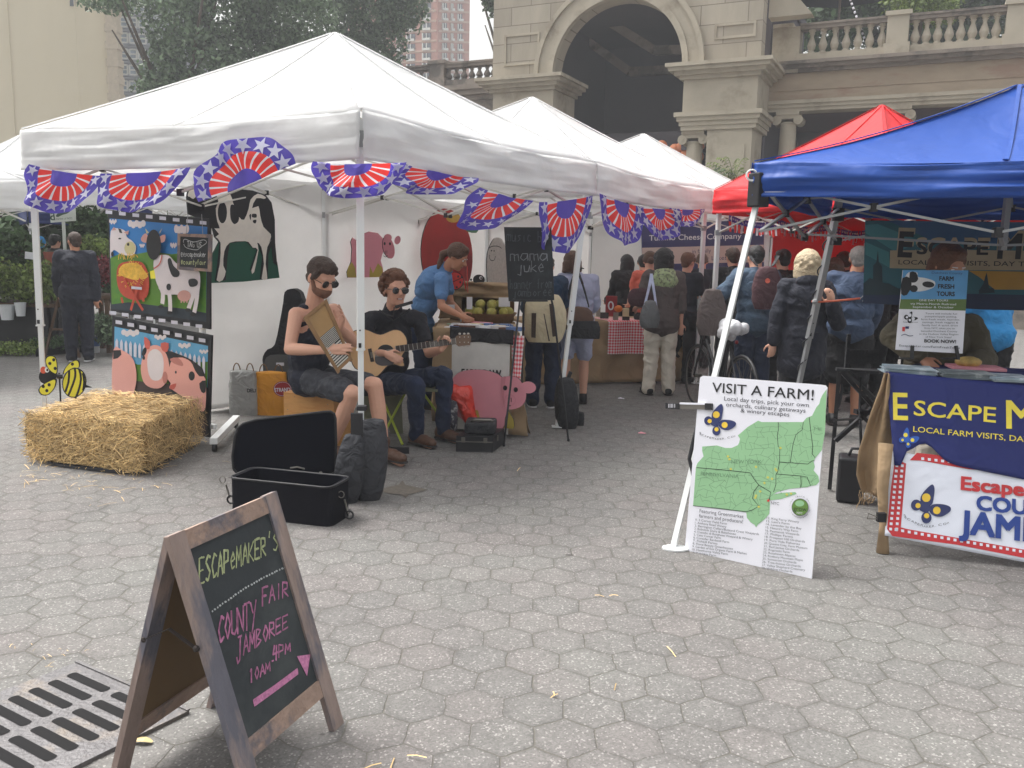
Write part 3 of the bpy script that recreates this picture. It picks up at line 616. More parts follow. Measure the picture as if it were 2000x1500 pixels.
def ez_tent(name,lab,cs,z0,za,hv,legs,mt,sides=(0,1,2,3),group='white canopy tents in a row',zp=None,drop=.36,sag=.05,poles='pole_white'):
    c=sum((V(p) for p in cs),V((0,0)))/4;t=T(name,(c[0],c[1],0),lab,'tent',group)
    mb=MB();canopy(mb,cs,z0,za,sag);mb.build('canopy',mt,t,smooth=False,weld=True,solid=.002)
    for ob in t.children:ob.data.shade_smooth()
    valance(cs,z0,hv,mt,t,sides)
    A_=V((c[0],c[1],za))
    for i in range(4):
        for u_,off_ in ((0,0),(.5,0)):
            mb=MB();a=P3(cs[i],z0).lerp(P3(cs[(i+1)%4],z0),u_);q=[]
            for j in range(13):
                v=j/12;p=a.lerp(A_,v*.985);s_=-sag*4*v*(1-v)*(.35+.65*4*u_*(1-u_));p.z+=s_-.035*math.sin(math.pi*u_)*(1-v)+.012;q.append(p)
            for j in range(12):mb.bar(q[j],q[j+1],.022,.006)
            mb.build('seam',mt,t)
    ins=[V(p)+(c-V(p)).normalized()*.06 for p in cs]
    for k,(foot) in legs.items():
        p=ins[k];f=V(foot) if foot else p;mb=MB();z1=.95;top=P3(p,z0-.05);bt=P3(f,0.01);m=bt.lerp(top,z1/(z0-.05))
        mb.bar(m,top,.045,.045,up=(1,.3,0));mb.bar(bt,m,.034,.034,up=(1,.3,0));mb.box(m,(.05,.05,.012));mb.box(bt+V((0,0,.004)),(.1,.1,.008));pole=mb.build('pole',MT[poles],t)
        mb=MB()
        for zz in (.42,1.1):
            q=bt.lerp(top,zz/z0);mb.ell(q+V((0,-.024,0)),.006,None,6)
        mb.box(m+V((0,-.026,.03)),(.016,.012,.03));mb.split('pin',MT['black_plastic'],pole)
    zt=z0-.12
    for i in range(4):
        mb=MB();cross(mb,ins[i],ins[(i+1)%4],zt,drop);mb.build('truss',MT['pole_grey' if poles!='pole_white' else 'truss_white'],t)
        mb=MB();joints(mb,ins[i],ins[(i+1)%4],zt,drop);mb.split('joint',MT['black_plastic'],t)
    mb=MB();mids=[(ins[i]+ins[(i+1)%4])/2 for i in range(4)]
    for q in mids: mb.bar(P3(q,zt-drop+.02),P3(c,za-.95),.02,.014);mb.bar(P3(q,zt),P3(c,za-.55),.02,.014)
    mb.bar(P3(c,za-.98),P3(c,za-.06),.035);mb.build('centre_truss',MT['pole_grey' if poles!='pole_white' else 'truss_white'],t)
    for k in legs:
        mb=MB();mb.box(P3(ins[k],z0-.17),(.07,.07,.1));mb.box(P3(ins[k],zt-drop),(.065,.065,.06));mb.split('bracket',MT['black_plastic' if poles!='pole_white' else 'pole_grey'],t)
    return t
mat('truss_white',(205,203,196),.5)
Fc=V((-.97,5.48));Lc=V((-3.8,6.78));Rc=V((.73,8.2));Bc=Lc+Rc-Fc;WV=V((1.68,2.72))
Z0,HV,ZA=2.45,.30,3.38
ez_tent('canopy_tent','large white canopy tent nearest the camera, over the two seated musicians',[Fc,Rc,Bc,Lc],Z0,ZA,HV,{0:None,1:(.43,7.86),2:None,3:(-3.72,6.72)},MT['canopy_white'],sides=(0,1,2,3))
ez_tent('canopy_tent','second white canopy tent in the row, joined to the right of the big front one',[Rc,Rc+WV,Bc+WV,Bc],Z0,ZA,HV,{1:None,2:None},MT['canopy_white'],sides=(0,1,2))
ez_tent('canopy_tent','third and farthest white canopy tent in the row, over the cheese company banner',[Rc+WV,Rc+WV*2,Bc+WV*2,Bc+WV],Z0,ZA,HV,{1:None,2:None},MT['canopy_white'],sides=(0,1,2))
# side walls hanging inside the row
def sidewall(a,b,z1,z0,lab,seed,amp=.03,m=MT['wall_white'],cat='tent wall'):
    a=V(a);b=V(b);n=V((0,0,1)).cross((b-a).to_3d()).normalized();L=(b-a).length;mb=MB()
    def fn(u,v):
        p=P3(a.lerp(b,u),z1+(z0-z1)*v);d=amp*(wr(u*L,v*2,seed,1.1)*1.4+wr(u*L+v,v*3,seed,2.6)*.7)*math.sin(math.pi*min(1,u*1.02))
        return p+n*d
    mb.grid(fn,60,40);o=mb.build('side_wall',m,smooth=True,solid=.002);return tag(o,lab,cat,'white tent side walls' if m is MT['wall_white'] else None)
n1=(Rc-Fc).normalized()*.10
wL=Lc.lerp(Bc,.30)
W0=V(G(404,808)[:2]);W1=Bc-V((-.02,.12))
W0=V((-3.02,8.22))
sidewall(W0,W1,2.30,.02,'white side wall behind the musicians with the painted cow cutout on it',1,.05)
sidewall(Bc+V((.05,-.1)),Bc+WV+V((0,-.1)),2.25,.02,'white side wall carrying the pig and apple cutouts',5,.03)
sidewall(Bc+WV+V((.05,-.1)),Bc+WV*2+V((0,-.1)),2.25,.02,'white side wall behind the gingham covered table, beyond the apple cutout',9,.03)
sidewall(Bc+WV*2+V((.05,-.12)),Rc+WV*2+V((-.1,0)),2.25,.6,'white end wall of the row behind the cheese company banner',12,.03)
# red tent
rC=V((2.25,9.95));rA=V((3.88,9.6));rf=V((4.62,11.45));rn=V((3.3,7.75));rr=rA*2-rC
ez_tent('canopy_tent','red canopy tent between the white row and the blue tent',[rC,rn,rr,rf],2.37,3.27,.27,{0:None,3:None},MT['canopy_red'],group='coloured canopy tents at the right',sag=.03)
sidewall(rC.lerp(rf,.36),rf.lerp(rr,.0),2.15,.3,'red side wall hanging at the back of the red tent',15,.03,MT['canopy_red'])
sidewall(rf,rf.lerp(rr,.98),2.15,1.35,'red side wall at the right of the red tent, seen behind the teal banner',18,.03,MT['canopy_red'])
# blue slant-leg tent
bA=V((1.35,5.0));bB=V((3.5,3.78));bD=V((2.55,7.02));bE=bB+bD-bA
bt=ez_tent('canopy_tent','blue slant-legged canopy tent over the travel stall at the right',[bA,bB,bE,bD],2.13,2.66,.19,{3:tuple(G(1535,868)[:2]),1:(3.9,3.3),2:(5.2,6.1)},MT['canopy_blue'],group='coloured canopy tents at the right',sag=.13,drop=.26,poles='pole_grey')
# the leg in front is white powder coat with a round foot
mb=MB();p0=G(1312,1073);mb.slab([V((p0.x+x,p0.y+y,.012)) for x,y in circ(0.02,0,.075,.05,12)],(0,0,-.01));mb.build('foot',MT['pole_white'],bt)
mb=MB();tp=V((bA.x+.05,bA.y+.04,2.0));mb.bar(V((.915,4.57,.01)),V((.915,4.57,.01)).lerp(tp,.97),.03,.03,up=(.5,.86,0));mb.bar(P3(bA,1.96)+V((.06,-.03,0)),P3(bA.lerp(bB,.42),1.95),.03,.03);mb.build('pole',MT['pole_white'],bt)
mb=MB();mb.box(P3(bA,2.0)+V((.03,.0,-.02)),(.09,.09,.19),Matrix.Rotation(.5,3,'Z'));mb.build('bracket',MT['black_plastic'],bt,bev=.008)
mb=MB();q=[P3(bA,2.06)+V((-.02,-.02,0))+V((math.cos(a)*.03,0,math.sin(a)*.03)) for a in np.linspace(0,6.28,14)];mb.tube(q,.006,6);mb.build('toggle_ring',MT['pole_white'],bt)
# black strap spiralled round the rear leg, and the orange bungee tied to it
l0=G(1535,868);l1=P3(bD,2.0);mb=MB();q=[]
for i in range(70):
    t=.3+.62*i/69;a=i*.55;c=l0.lerp(l1,t);q.append(c+V((math.cos(a)*.03,math.sin(a)*.03,0)))
mb.tube(q,.006,5);tag(mb.build('strap',MT['black_plastic'],smooth=True),'black strap wound in a spiral around the rear leg of the blue tent','strap')
pb=l0.lerp(l1,.63);e=D(1680,583,6.9);mb=MB();mb.tube([pb+V((-.04,-.03,.0)),pb+V((.03,-.05,0)),pb.lerp(e,.5)+V((0,0,-.006)),e],.009,6)
o=mb.build('cord',mat('bungee_orange',(196,92,60),.6),smooth=True);tag(o,'orange bungee cord hooked from the rear leg of the blue tent to the teal banner','bungee cord')
mb=MB();mb.tube([e,e+V((.02,0,.02)),e+V((.05,0,0)),e+V((.02,0,-.02))],.005,5);mb.ell(pb+V((-.02,-.05,0)),.025,None,8);mb.build('hook',MT['pole_grey'],o)
# distant tents at the far left
def simple_tent(cs,z0,za,hv,m,lab,legs,grp):
    return ez_tent('canopy_tent',lab,[V(c) for c in cs],z0,za,hv,{k:None for k in legs},MT[m],group=grp)
gp=lambda px,d:V(D(px,500,d)[:2])
simple_tent([gp(-40,11.6),gp(250,13.5),gp(150,16.5),gp(-160,14.5)],2.55,3.3,.35,'canopy_white','white canopy tent over the plant stall at the far left, behind the big tent',(1,2),'market tents at the far left')
simple_tent([gp(-280,9.2),gp(60,10.6),gp(-130,13.3),gp(-400,12)],2.35,3.1,.35,'canopy_white','white canopy tent cut off by the left edge of the photo',(),'market tents at the far left')
simple_tent([gp(240,14.5),gp(430,16.2),gp(330,19),gp(160,17.5)],2.55,3.4,.3,'canopy_white','white canopy tent seen through the gap above the film strip board',(0,1),'market tents at the far left')
simple_tent([gp(60,16.8),gp(300,17.8),gp(260,21),gp(20,20)],2.35,2.9,.35,'canopy_dkblue','dark blue canopy tent deep behind the plant stall',(0,1),'market tents at the far left')
# ---------------------------------------------------------------- weight bags on the tent legs
mat('black_nylon',(34,35,39),.75,0,.15,8,.5,18,wave=(14,.6))
mat('black_nylon2',(52,53,58),.8,0,.2,6,.5,12,wave=(11,.8))
def sack(mb,c,w,d,h,seed,taper=.06,rot=0.,lean=(0,0),ex=.55):
    def fn(u,v):
        a=2*math.pi*u;x=math.copysign(abs(math.cos(a))**ex,math.cos(a))*w/2;y=math.copysign(abs(math.sin(a))**ex,math.sin(a))*d/2
        k=1-taper*v;k*=1-(.96 if v>.999 else 0);k*=(.93+.07*math.sin(math.pi*min(1,v*1.05))) if ex<.6 else max(.05,math.sin(math.pi*min(1,.1+v*.86)))**.33
        x*=k*(1+.05*wr(math.cos(a)*2,v*7,seed));y*=k*(1+.07*wr(math.sin(a)*2,v*9,seed+3))
        xr=x*math.cos(rot)-y*math.sin(rot);yr=x*math.sin(rot)+y*math.cos(rot)
        return V((c[0]+xr+lean[0]*v,c[1]+yr+lean[1]*v,c[2]+h*min(v*1.03,1)+(.01 if v>.97 else 0)))
    mb.grid(fn,32,26)
g=G(695,985)
t=T('weight_bag',(g.x,g.y+.1,0),'tall black weight bag strapped around the front leg of the white tent','weight bag','black weight bags on tent legs')
mb=MB();sack(mb,(g.x+.06,g.y+.13,0),.21,.16,.52,3,rot=.25,lean=(.03,.02),ex=.75,taper=-.02);mb.build('bag',MT['black_nylon2'],t,smooth=True,weld=True)
mb=MB();sack(mb,(g.x-.07,g.y+.06,0),.2,.15,.44,8,rot=-.15,lean=(.05,0),ex=.72,taper=.12);mb.build('bag',MT['black_nylon2'],t,smooth=True,weld=True)
mb=MB();mb.box((g.x-.0,g.y+.05,.48),(.075,.02,.2));mb.box((g.x+.02,g.y+.12,.6),(.06,.06,.03));mb.build('strap',MT['black_plastic'],t,bev=.004)
p=G(666,1000);mb=MB();mb.slab([V((p.x-.05,p.y-.02,.006)),V((p.x+.06,p.y-.03,.006)),V((p.x+.05,p.y+.05,.006)),V((p.x-.04,p.y+.06,.006))],(0,0,-.004));mb.tube([V((p.x+math.cos(a)*.013,p.y+math.sin(a)*.016,.012)) for a in np.linspace(0,6.28,14)],.004,5,1);mb.build('tab',[MT['black_nylon'],MT['pole_white']],t)
g=G(1112,835);t=T('weight_bag',(g.x,g.y+.1,0),'slim black weight bag on the leaning leg between the two white tents','weight bag','black weight bags on tent legs')
mb=MB();sack(mb,(g.x-.02,g.y-.02,0),.23,.19,.47,5,rot=.3,lean=(-.03,0),ex=.7);mb.build('bag',MT['black_nylon'],t,smooth=True,weld=True)
mb=MB();sack(mb,(g.x+.1,g.y+.14,0),.1,.1,.12,5);mb.build('strap',MT['black_nylon'],t,smooth=True,weld=True)
mb=MB();mb.bar(V((g.x-.03,g.y+.05,.44)),V((g.x+.0,g.y+.05,.52)),.06,.03);mb.build('strap',MT['black_plastic'],t)
mb=MB();g2=V((-3.72,6.74,0));sack(mb,g2,.3,.2,.26,9,rot=.2);tag(mb.build('weight_bag',MT['black_nylon'],smooth=True,weld=True),'black weight bag at the far left tent leg, behind the bee cutout','weight bag','black weight bags on tent legs')
# ---------------------------------------------------------------- fan buntings
mat('flag_blue',(92,80,182),.7,0,.06,8,trans=.5);mat('flag_red',(234,66,62),.7,0,.06,8,trans=.5);mat('flag_white',(232,232,240),.7,0,.03,8,trans=.5)
FM=['flag_blue','flag_red','flag_white']
def fan(pl,TL,TR,BT,lab,seed,dist=.05,wave=.035,curl=0.,power=1.):
    A=pl.at(*TL,dist);B=pl.at(*TR,dist);C=pl.at(*BT,dist);M=(A+B)/2;hx=(B-A)/2;hy=C-M
    def f(x,y,o=0):
        y2=y;p=M+hx*x+hy*y2-hx*0;p=p+V((0,0,.03))*(-.5)*(1-x*x)*(1-y)
        w=wave*(math.sin(x*5+seed*1.7+y*2.2)*(.25+y)+.7*wr(x*2,y*2,seed,1.2))+curl*y*y
        return p+pl.n*(w+o)
    mb=MB();NA=44;rs=[0,.12,.24,.35,.45,.55,.64,.70,.8,.9,1.]
    # square-ish corners: half disc radius 1 stretched to superellipse
    def pt(r,a):
        c=math.cos(a);s=math.sin(a);e=2.35;k=(abs(c)**e+abs(s)**e)**(-1/e);scal=1+.02*math.sin(a*9)*(r>.9)
        return (c*k*r*scal,s*k*r*scal)
    for i in range(len(rs)-1):
        for j in range(NA):
            a0=math.pi*j/NA;a1=math.pi*(j+1)/NA;r0,r1=rs[i],rs[i+1];rm=(r0+r1)/2
            q=[pt(r0,a0),pt(r1,a0),pt(r1,a1),pt(r0,a1)] if r0>0 else [pt(0,0),pt(r1,a0),pt(r1,a1)]
            if rm<.35:m=0
            elif rm<.67:m=2 if (j%4)==3 else 1
            else:m=0
            mb.add([f(*p) for p in q],[tuple(range(len(q)))],m)
    for k in range(9):
        a=math.pi*(k+.5)/9 if 0<k<8 else (.13 if k==0 else math.pi-.13);cx,cy=pt(.84,a);r=.145
        for o in (.003,-.003):
            sp=star(cx,cy,r,seed+k);L=abs(hx.length);sy=hx.length/max(hy.length,.05)
            pts=[(cx+(x-cx),cy+(y-cy)*min(sy,1.6)) for x,y in sp];pts=[(min(max(x,-1.02),1.02),max(y,-.01)) for x,y in pts]
            n=len(pts);vs=[f(*p,o*2) for p in pts]+[f(cx,cy,o*2)];mb.add(vs,[(i,(i+1)%n,n) for i in range(n)],2)
    o=mb.build('fan_bunting',[MT[m] for m in FM],smooth=True,weld=False);return tag(o,lab,'bunting','star spangled fan buntings along the tent edges')
pF=wall(Lc,Fc,.04);pR=wall(Fc,Rc,.04);pR2=wall(Rc,Rc+WV,.04)
fan(pF,(68,322),(212,345),(105,415),'fan bunting at the far left corner of the big white tent, beside the leg',1)
fan(pF,(208,340),(385,328),(262,414),'second fan bunting from the left, above the film strip board',2,wave=.03)
fan(pF,(406,396),(592,322),(466,284),'fan bunting blown upwards over the valance above the painted cow',3,dist=.09)
fan(pF,(628,318),(800,318),(690,388),'crumpled fan bunting hanging at the front corner of the big tent',4,wave=.06,dist=.06)
fan(pR,(772,318),(918,348),(800,378),'narrow wind-folded fan bunting just right of the front corner leg',5,wave=.05)
fan(pR,(926,366),(1030,392),(905,448),'tilted fan bunting left of the music chalkboard',6)
fan(pR,(1042,395),(1148,382),(1090,492),'fan bunting hanging over the top right of the music chalkboard',7)
fan(pR2,(1160,378),(1246,404),(1212,478),'fan bunting immediately right of the leaning tent leg',8)
fan(pR2,(1236,402),(1316,408),(1290,468),'fan bunting over the left end of the cheese company banner',9)
fan(pR2,(1300,406),(1368,408),(1332,442),'smallest fan bunting, last one before the red tent',10)
mb=MB()
# fringe bunting of the red tent
def fringe(a,b,z,h,lab,n,seed,zz=0.):
    mb=MB();a=P3(a,z);b=P3(b,z+zz);nn=V((0,0,1)).cross(b-a).normalized()
    if nn.dot(CAMP-a)<0:nn=-nn
    rd=random.Random(seed)
    for i in range(n):
        t0=i/n;t1=(i+1)/n;p=a.lerp(b,t0);q=a.lerp(b,t1);sg=-.05*math.sin(math.pi*((t0*3)%1));o=nn*(.05+.01*math.sin(i*1.3));hh=h*rd.uniform(.75,1.1);sw=(b-a).normalized()*rd.uniform(-.02,.02)
        s=V((0,0,sg));mb.add([p+o+s,q+o+s,q+o+s-V((0,0,h*.4)),p+o+s-V((0,0,h*.4))],[(0,1,2,3)],0)
        mb.add([p+o+s-V((0,0,h*.4)),q+o+s-V((0,0,h*.4)),q+o+s-V((0,0,hh))+sw,p+o+s-V((0,0,hh))+sw+(q-p)*.15],[(0,1,2,3)],1+(i%2))
        c=(p+q)/2+nn*.056+s-V((0,0,h*.2));c=c+(nn*.01*math.sin(i*1.3));e=(q-p).normalized()
        mb.add([c+e*x*.02+V((0,0,-y*.02)) for x,y in star(0,0,1.)]+[c],[(k,(k+1)%10,10) for k in range(10)],2)
    return tag(mb.build('fringe_bunting',[MT[m] for m in FM]),lab,'bunting','star and stripe fringe buntings of the red tent')
fringe(rC+V((.15,.05)),rf,2.09,.17,'red white and blue fringe bunting along the back edge of the red tent',64,2,-.06)
fringe(rf+V((.1,-.1)),rr,2.05,.17,'red white and blue fringe bunting at the far right above the teal banner',54,5)
# ================================================================ chalkboard A-frame
mat('old_wood',(148,130,122),.75,0,.22,9,.5,40,stretch=(1,1,.25),c2=(96,95,104),c2s=5.,c2t=.52)
mat('old_wood2',(156,132,118),.75,0,.22,9,.5,40,c2=(104,98,102),c2s=6.,c2t=.53)
mat('slate',(48,53,56),.8,0,.18,3.,.1,40,c2=(62,67,68),c2s=2.2,c2t=.52)
mat('slate_black',(30,34,38),.8,0,.25,4.,c2=(48,52,56),c2s=3.,c2t=.55)
mat('hardboard',(112,88,58),.8,0,.1,3)
mat('chalk_yellow',(180,188,142),.95,0,.35,90);mat('chalk_pink',(190,122,160),.95,0,.35,90);mat('chalk_white',(176,180,180),.95,0,.4,90);mat('chalk_grey',(84,88,92),.95,0,.4,90)
wv=V((.165,.475,0))
fb,ft=V((-.71,2.235,0)),V((-.93,2.258,.8));bb,bt_=V((-1.185,2.37,0)),V((-.955,2.285,.785))
af=T('chalkboard_sign',((fb+bb)/2+wv/2)*1.,'wooden A-frame sidewalk chalkboard with ESCAPEMAKER\'S COUNTY FAIR JAMBOREE in chalk','chalkboard')
def afp(b,t,front):
    n=(t-b).cross(wv).normalized()
    if (n.x<0)==front:n=-n
    f=lambda u,v,o=0:b+wv*u+(t-b)*v+n*o
    th=-n*.02;W_=.125
    for nm,(u0,u1,v0,v1) in dict(stile=(0,W_,0,1),stile2=(1-W_,1,0,1)).items():
        mb=MB();mb.slab([f(u0,v0),f(u1,v0),f(u1,v1),f(u0,v1)],th);mb.build('stile',MT['old_wood'],af,bev=.003)
    for v0,v1 in ((.93,.997),(.155,.225)):
        mb=MB();mb.slab([f(W_+.002,v0,-.001),f(1-W_-.002,v0,-.001),f(1-W_-.002,v1,-.001),f(W_+.002,v1,-.001)],th*.9);mb.build('rail',MT['old_wood2'],af,bev=.003)
    mb=MB();mb.slab([f(W_-.03,.2,-.008),f(1-W_+.03,.2,-.008),f(1-W_+.03,.95,-.008),f(W_-.03,.95,-.008)],-n*.005);return mb,f,n
mb,f,n=afp(fb,ft,True);bd=mb.build('slate',MT['slate'],af);pl=Pl(f(0,0,-.008),n)
# make sure lettering lies in front
mb=MB();k=cM
chalk(mb,pl,"ESCAPeMAKER'S",k(505,538)[0],k(925,355)[0],50,2.7,0,.0015,3,2,.2,34)
chalk(mb,pl,"COUNTY",k(605,846)[0],k(805,745)[0],50,2.6,1,.0016,4,2,.12,48);chalk(mb,pl,"FAIR",k(835,650)[0],k(975,600)[0],34,2.4,1,.0016,5,2,.15,30)
chalk(mb,pl,"JAMBOREE",k(700,935)[0],k(975,757)[0],42,2.4,1,.0016,6,2,.2,24)
chalk(mb,pl,"10AM",k(765,1060)[0],k(880,990)[0],28,2.6,1,.0016,7,2,.15,18);chalk(mb,pl,"-",k(882,955)[0],k(905,945)[0],10,2.4,1,.0016,7,1);chalk(mb,pl,"4PM",k(890,940)[0],k(985,890)[0],30,2.6,1,.0016,8,2,.15,16)
rd=random.Random(4)
for i in range(30):
    t=i/29;x=575+t*390;y=680-235*t-18*math.sin(t*3.1);p=k(x,y)[0]
    mb.add([pl.at(a,b,.0016) for a,b in circ(p[0]+rd.uniform(-1,1),p[1],2.4 if i%2 else 1.5,2.1,8)],[tuple(range(8))],2)
for j in range(5):
    q=[k(790+rd.uniform(-4,4),1150+j*5),k(900,1075+j*4),k(1020,985+j*4)];ribbon(mb,[pl.at(*p[0],.0016+j*.0001) for p in q],.011,pl.n,1)
mb.add([pl.at(*p,.0019) for p in k(1015,915,1085,905,1068,1020)],[(0,1,2)],1)
mb.build('chalk_lettering',[MT['chalk_yellow'],MT['chalk_pink'],MT['chalk_white']],bd)
mb,f,n=afp(bb,bt_,False);mb.build('backboard',MT['hardboard'],af)
mb=MB();a=fb.lerp(ft,.6)+V((-.02,.0,0));c=bb.lerp(bt_,.6)+V((.01,0,0));mid=(a+c)/2+V((0,0,.045));mb.bar(a,mid,.012,.003);mb.bar(mid,c,.012,.003);mb.ell(a,.01,None,8);mb.ell(c,.01,None,8);mb.build('hinge_stay',mat('dark_metal',(60,54,52),.5,.6),af)
# ================================================================ drain grate
mat('cast_iron',(104,102,103),.55,.35,.15,10,.4,60,c2=(120,112,104),c2s=4,c2t=.6)
mat('void',(14,13,15),1.)
gt=T('drain_grate',G(150,1400),'cast iron drain grate with rounded slots set in the paving beside the chalkboard','drain grate')
k=cN;gp_=lambda x,y,z=.012:G(*k(x,y)[0],z)
# homography-free: corners in world
o0=gp_(-380,900);e1=gp_(770,470)-gp_(-460,1010) ;e1=gp_(760,470)-gp_(-40,780)
A_=gp_(760,465);u_=(gp_(1880,950)-A_);v_=(gp_(-40,775)-A_).normalized()*1.05;v_=v_-u_.normalized()*v_.dot(u_.normalized())*.0
u_=u_*.98
def gq(a,b,z=.0):q=A_+u_*a+v_*b;return V((q.x,q.y,z))
mb=MB();mb.slab([gq(a,b,.014) for a,b in ((0,0),(1,0),(1,.72),(0,.72))],(0,0,-.03));
ob=mb.build('frame',MT['cast_iron'],gt,bev=.004)
Lu,Lv=u_.length,v_.length*.72
def slot(cx,cy,hl,hw):
    q=[]
    for i in range(8):
        a=-math.pi/2+math.pi*i/7;q.append((cx+hl+hw*math.cos(a),cy+hw*math.sin(a)))
    for i in range(8):
        a=math.pi/2+math.pi*i/7;q.append((cx-hl+hw*math.cos(a),cy+hw*math.sin(a)))
    return q
mb=MB();nrow=11
rows=[]
for i in range(10):
    cy=.07+i*.066
    for cx,hl in ((.285,.155),(.69,.155)):
        if i>7 and cx>.5:continue
        q=slot(cx+(0 if i%2 else .0),cy,hl,.018);mb.add([gq(x,y,.0155) for x,y in q],[tuple(range(len(q)))],0)
sl_=mb.build('slots',MT['void'],gt);sl_['kind']='stuff'
mb=MB();q=[gq(.05+math.cos(a)*.025,.4+math.sin(a)*.03,.018) for a in np.linspace(0,6.28,16)];mb.tube(q,.004,5);mb.bar(gq(0,.005,.017),gq(1,.005,.017),.012,.005);mb.build('rim',MT['cast_iron'],gt)
mat('straw',(202,172,120),.8,0,.25,12,island=True);mat('straw_dark',(132,104,58),.9,0,.3,20)
def straws(name,pts,lab,seed,L=(.03,.09),w=.003,parent=None,cat='straw'):
    rd=random.Random(seed);mb=MB()
    for p in pts:
        a=rd.uniform(0,6.28);l=rd.uniform(*L);d=V((math.cos(a),math.sin(a),rd.uniform(-.05,.15)))*l;p=V(p)
        ribbon(mb,[p,p+d*.5+V((0,0,.004)),p+d],w,V((rd.uniform(-.3,.3),-.2,1)).normalized())
    return mb
def gpts(n,px0,px1,py0,py1,seed,z=.006):
    rd=random.Random(seed);return [G(rd.uniform(px0,px1),rd.uniform(py0,py1),z) for _ in range(n)]
def strawthing(nm,ps,lab,seed,L,w):
    o=straws(nm,ps,lab,seed,L,w).build('loose_straw',MT['straw']);tag(o,lab,'straw');o['kind']='stuff'
strawthing('s',gpts(26,20,180,1255,1340,2,.008)+gpts(8,-10,120,1450,1500,2),'loose straw bits lying along the edge of the drain grate',2,(.012,.035),.0018)
strawthing('s',[G(*p,.006) for p in ((745,1490),(770,1480),(795,1475),(1180,1165),(1190,1163),(1080,1350),(1090,1355),(1200,1348),(1320,1283),(1010,920))],'few pale straws scattered over the open paving in front',5,(.03,.09),.004)
strawthing('s',gpts(70,40,330,905,960,7)+gpts(14,100,450,880,990,8),'loose straw fallen around the foot of the hay bale',8,(.03,.12),.003)
p=G(278,1450,.004);mb=MB();q=[V((p.x+x*.035,p.y+y*.014+.0,.006+.01*(1-x*x))) for x,y in circ(0,0,1,1,14)];mb.poly(q);o=mb.build('leaf',mat('dry_leaf',(196,176,128),.8));tag(o,'dry tan leaf lying by the foot of the chalkboard','leaf')
# missing paver filled with dark dirt
mb=MB();q=[G(*p,.004) for p in ((738,957),(762,950),(778,947),(786,938),(792,947),(812,951),(836,956),(818,961),(798,966),(792,973),(784,966),(760,964))];mb.poly(q);o=mb.build('paver_gap',mat('dirt',(92,86,78),1.,0,.3,30));structure(o)
# ================================================================ hay bale
hA,hB,hC=V((-3.56,6.2)),V((-2.57,5.85)),V((-2.58,6.95));hu=hB-hA;hv=hC-hB;ht=T('hay_bale',(hA.x/2+hC.x/2,hA.y/2+hC.y/2,0),'golden straw bale on black plastic in front of the film strip boards','hay bale')
HZ=.34
def hp(u,v,z):q=hA+hu*u+hv*v;return V((q.x,q.y,z))
def hbf(u,v):
    a=2*math.pi*u;x=math.copysign(abs(math.cos(a))**.35,math.cos(a));y=math.copysign(abs(math.sin(a))**.35,math.sin(a))
    if v<.6: z=.03+(HZ-.03)*v/.6;k=1.
    else: z=HZ+.02*math.sin((v-.6)*5);k=1-(v-.6)/.4
    bu=.5+x*.5*k;bv=.5+y*.5*k;n_=.045*wr(bu*3,bv*3,z*9,2.)
    return hp(bu+n_,bv+n_,z+.5*n_)
mb=MB();mb.grid(hbf,60,24);mb.build('bale',MT['straw_dark'],ht,smooth=True,weld=True)
rd=random.Random(11);mb=MB()
for i in range(9500):
    face=rd.random();l=rd.uniform(.03,.14)
    if face<.45:
        u,v=rd.random(),rd.random();p=hp(u,v,HZ+rd.uniform(.0,.035));a=rd.uniform(-1,1)*1.2+(.0);d=V((math.cos(a)*1,math.sin(a)*.8,rd.uniform(-.25,.35)));nrm=V((rd.uniform(-.5,.5),rd.uniform(-.5,.5),1))
    elif face<.75:
        u,z=rd.random(),rd.uniform(.02,HZ+.02);p=hp(u,-rd.uniform(-.01,.06),z);d=V((rd.uniform(-1,1),rd.uniform(-.45,.1),rd.uniform(-.75,.6)));nrm=V((0,-1,.3))
    elif face<.95:
        v,z=rd.random(),rd.uniform(.02,HZ+.02);p=hp(1+rd.uniform(-.01,.06),v,z);d=V((rd.uniform(-.1,.5),rd.uniform(-1,1)*.8,rd.uniform(-1,.5)));nrm=V((1,-.2,.3))
    else:
        v,z=rd.random(),rd.uniform(.02,HZ+.02);p=hp(-rd.uniform(0,.03),v,z);d=V((-.5,rd.uniform(-1,1),rd.uniform(-1,.5)));nrm=V((-1,-.4,.3))
    d=d.normalized()*l;ribbon(mb,[p-d*.5,p+V((0,0,.006)),p+d*.5],rd.uniform(.002,.0045),nrm.normalized())
o=mb.build('straw_stalks',MT['straw'],ht);o['kind']='stuff'
mb=MB()
def pf(u,v):
    a=2*math.pi*u;r=1.02+.09*wr(math.cos(a)*3,math.sin(a)*3,2);x=math.copysign(abs(math.cos(a))**.4,math.cos(a));y=math.copysign(abs(math.sin(a))**.4,math.sin(a));q=hp(.52+.5*x*r,.45+.5*y*r,0);return V((q.x,q.y,.004+(.05*v if v<1 else .03)))
mb.grid(pf,48,3);mb.build('plastic_sheet',mat('black_sheet',(36,38,44),.35),ht,smooth=True)
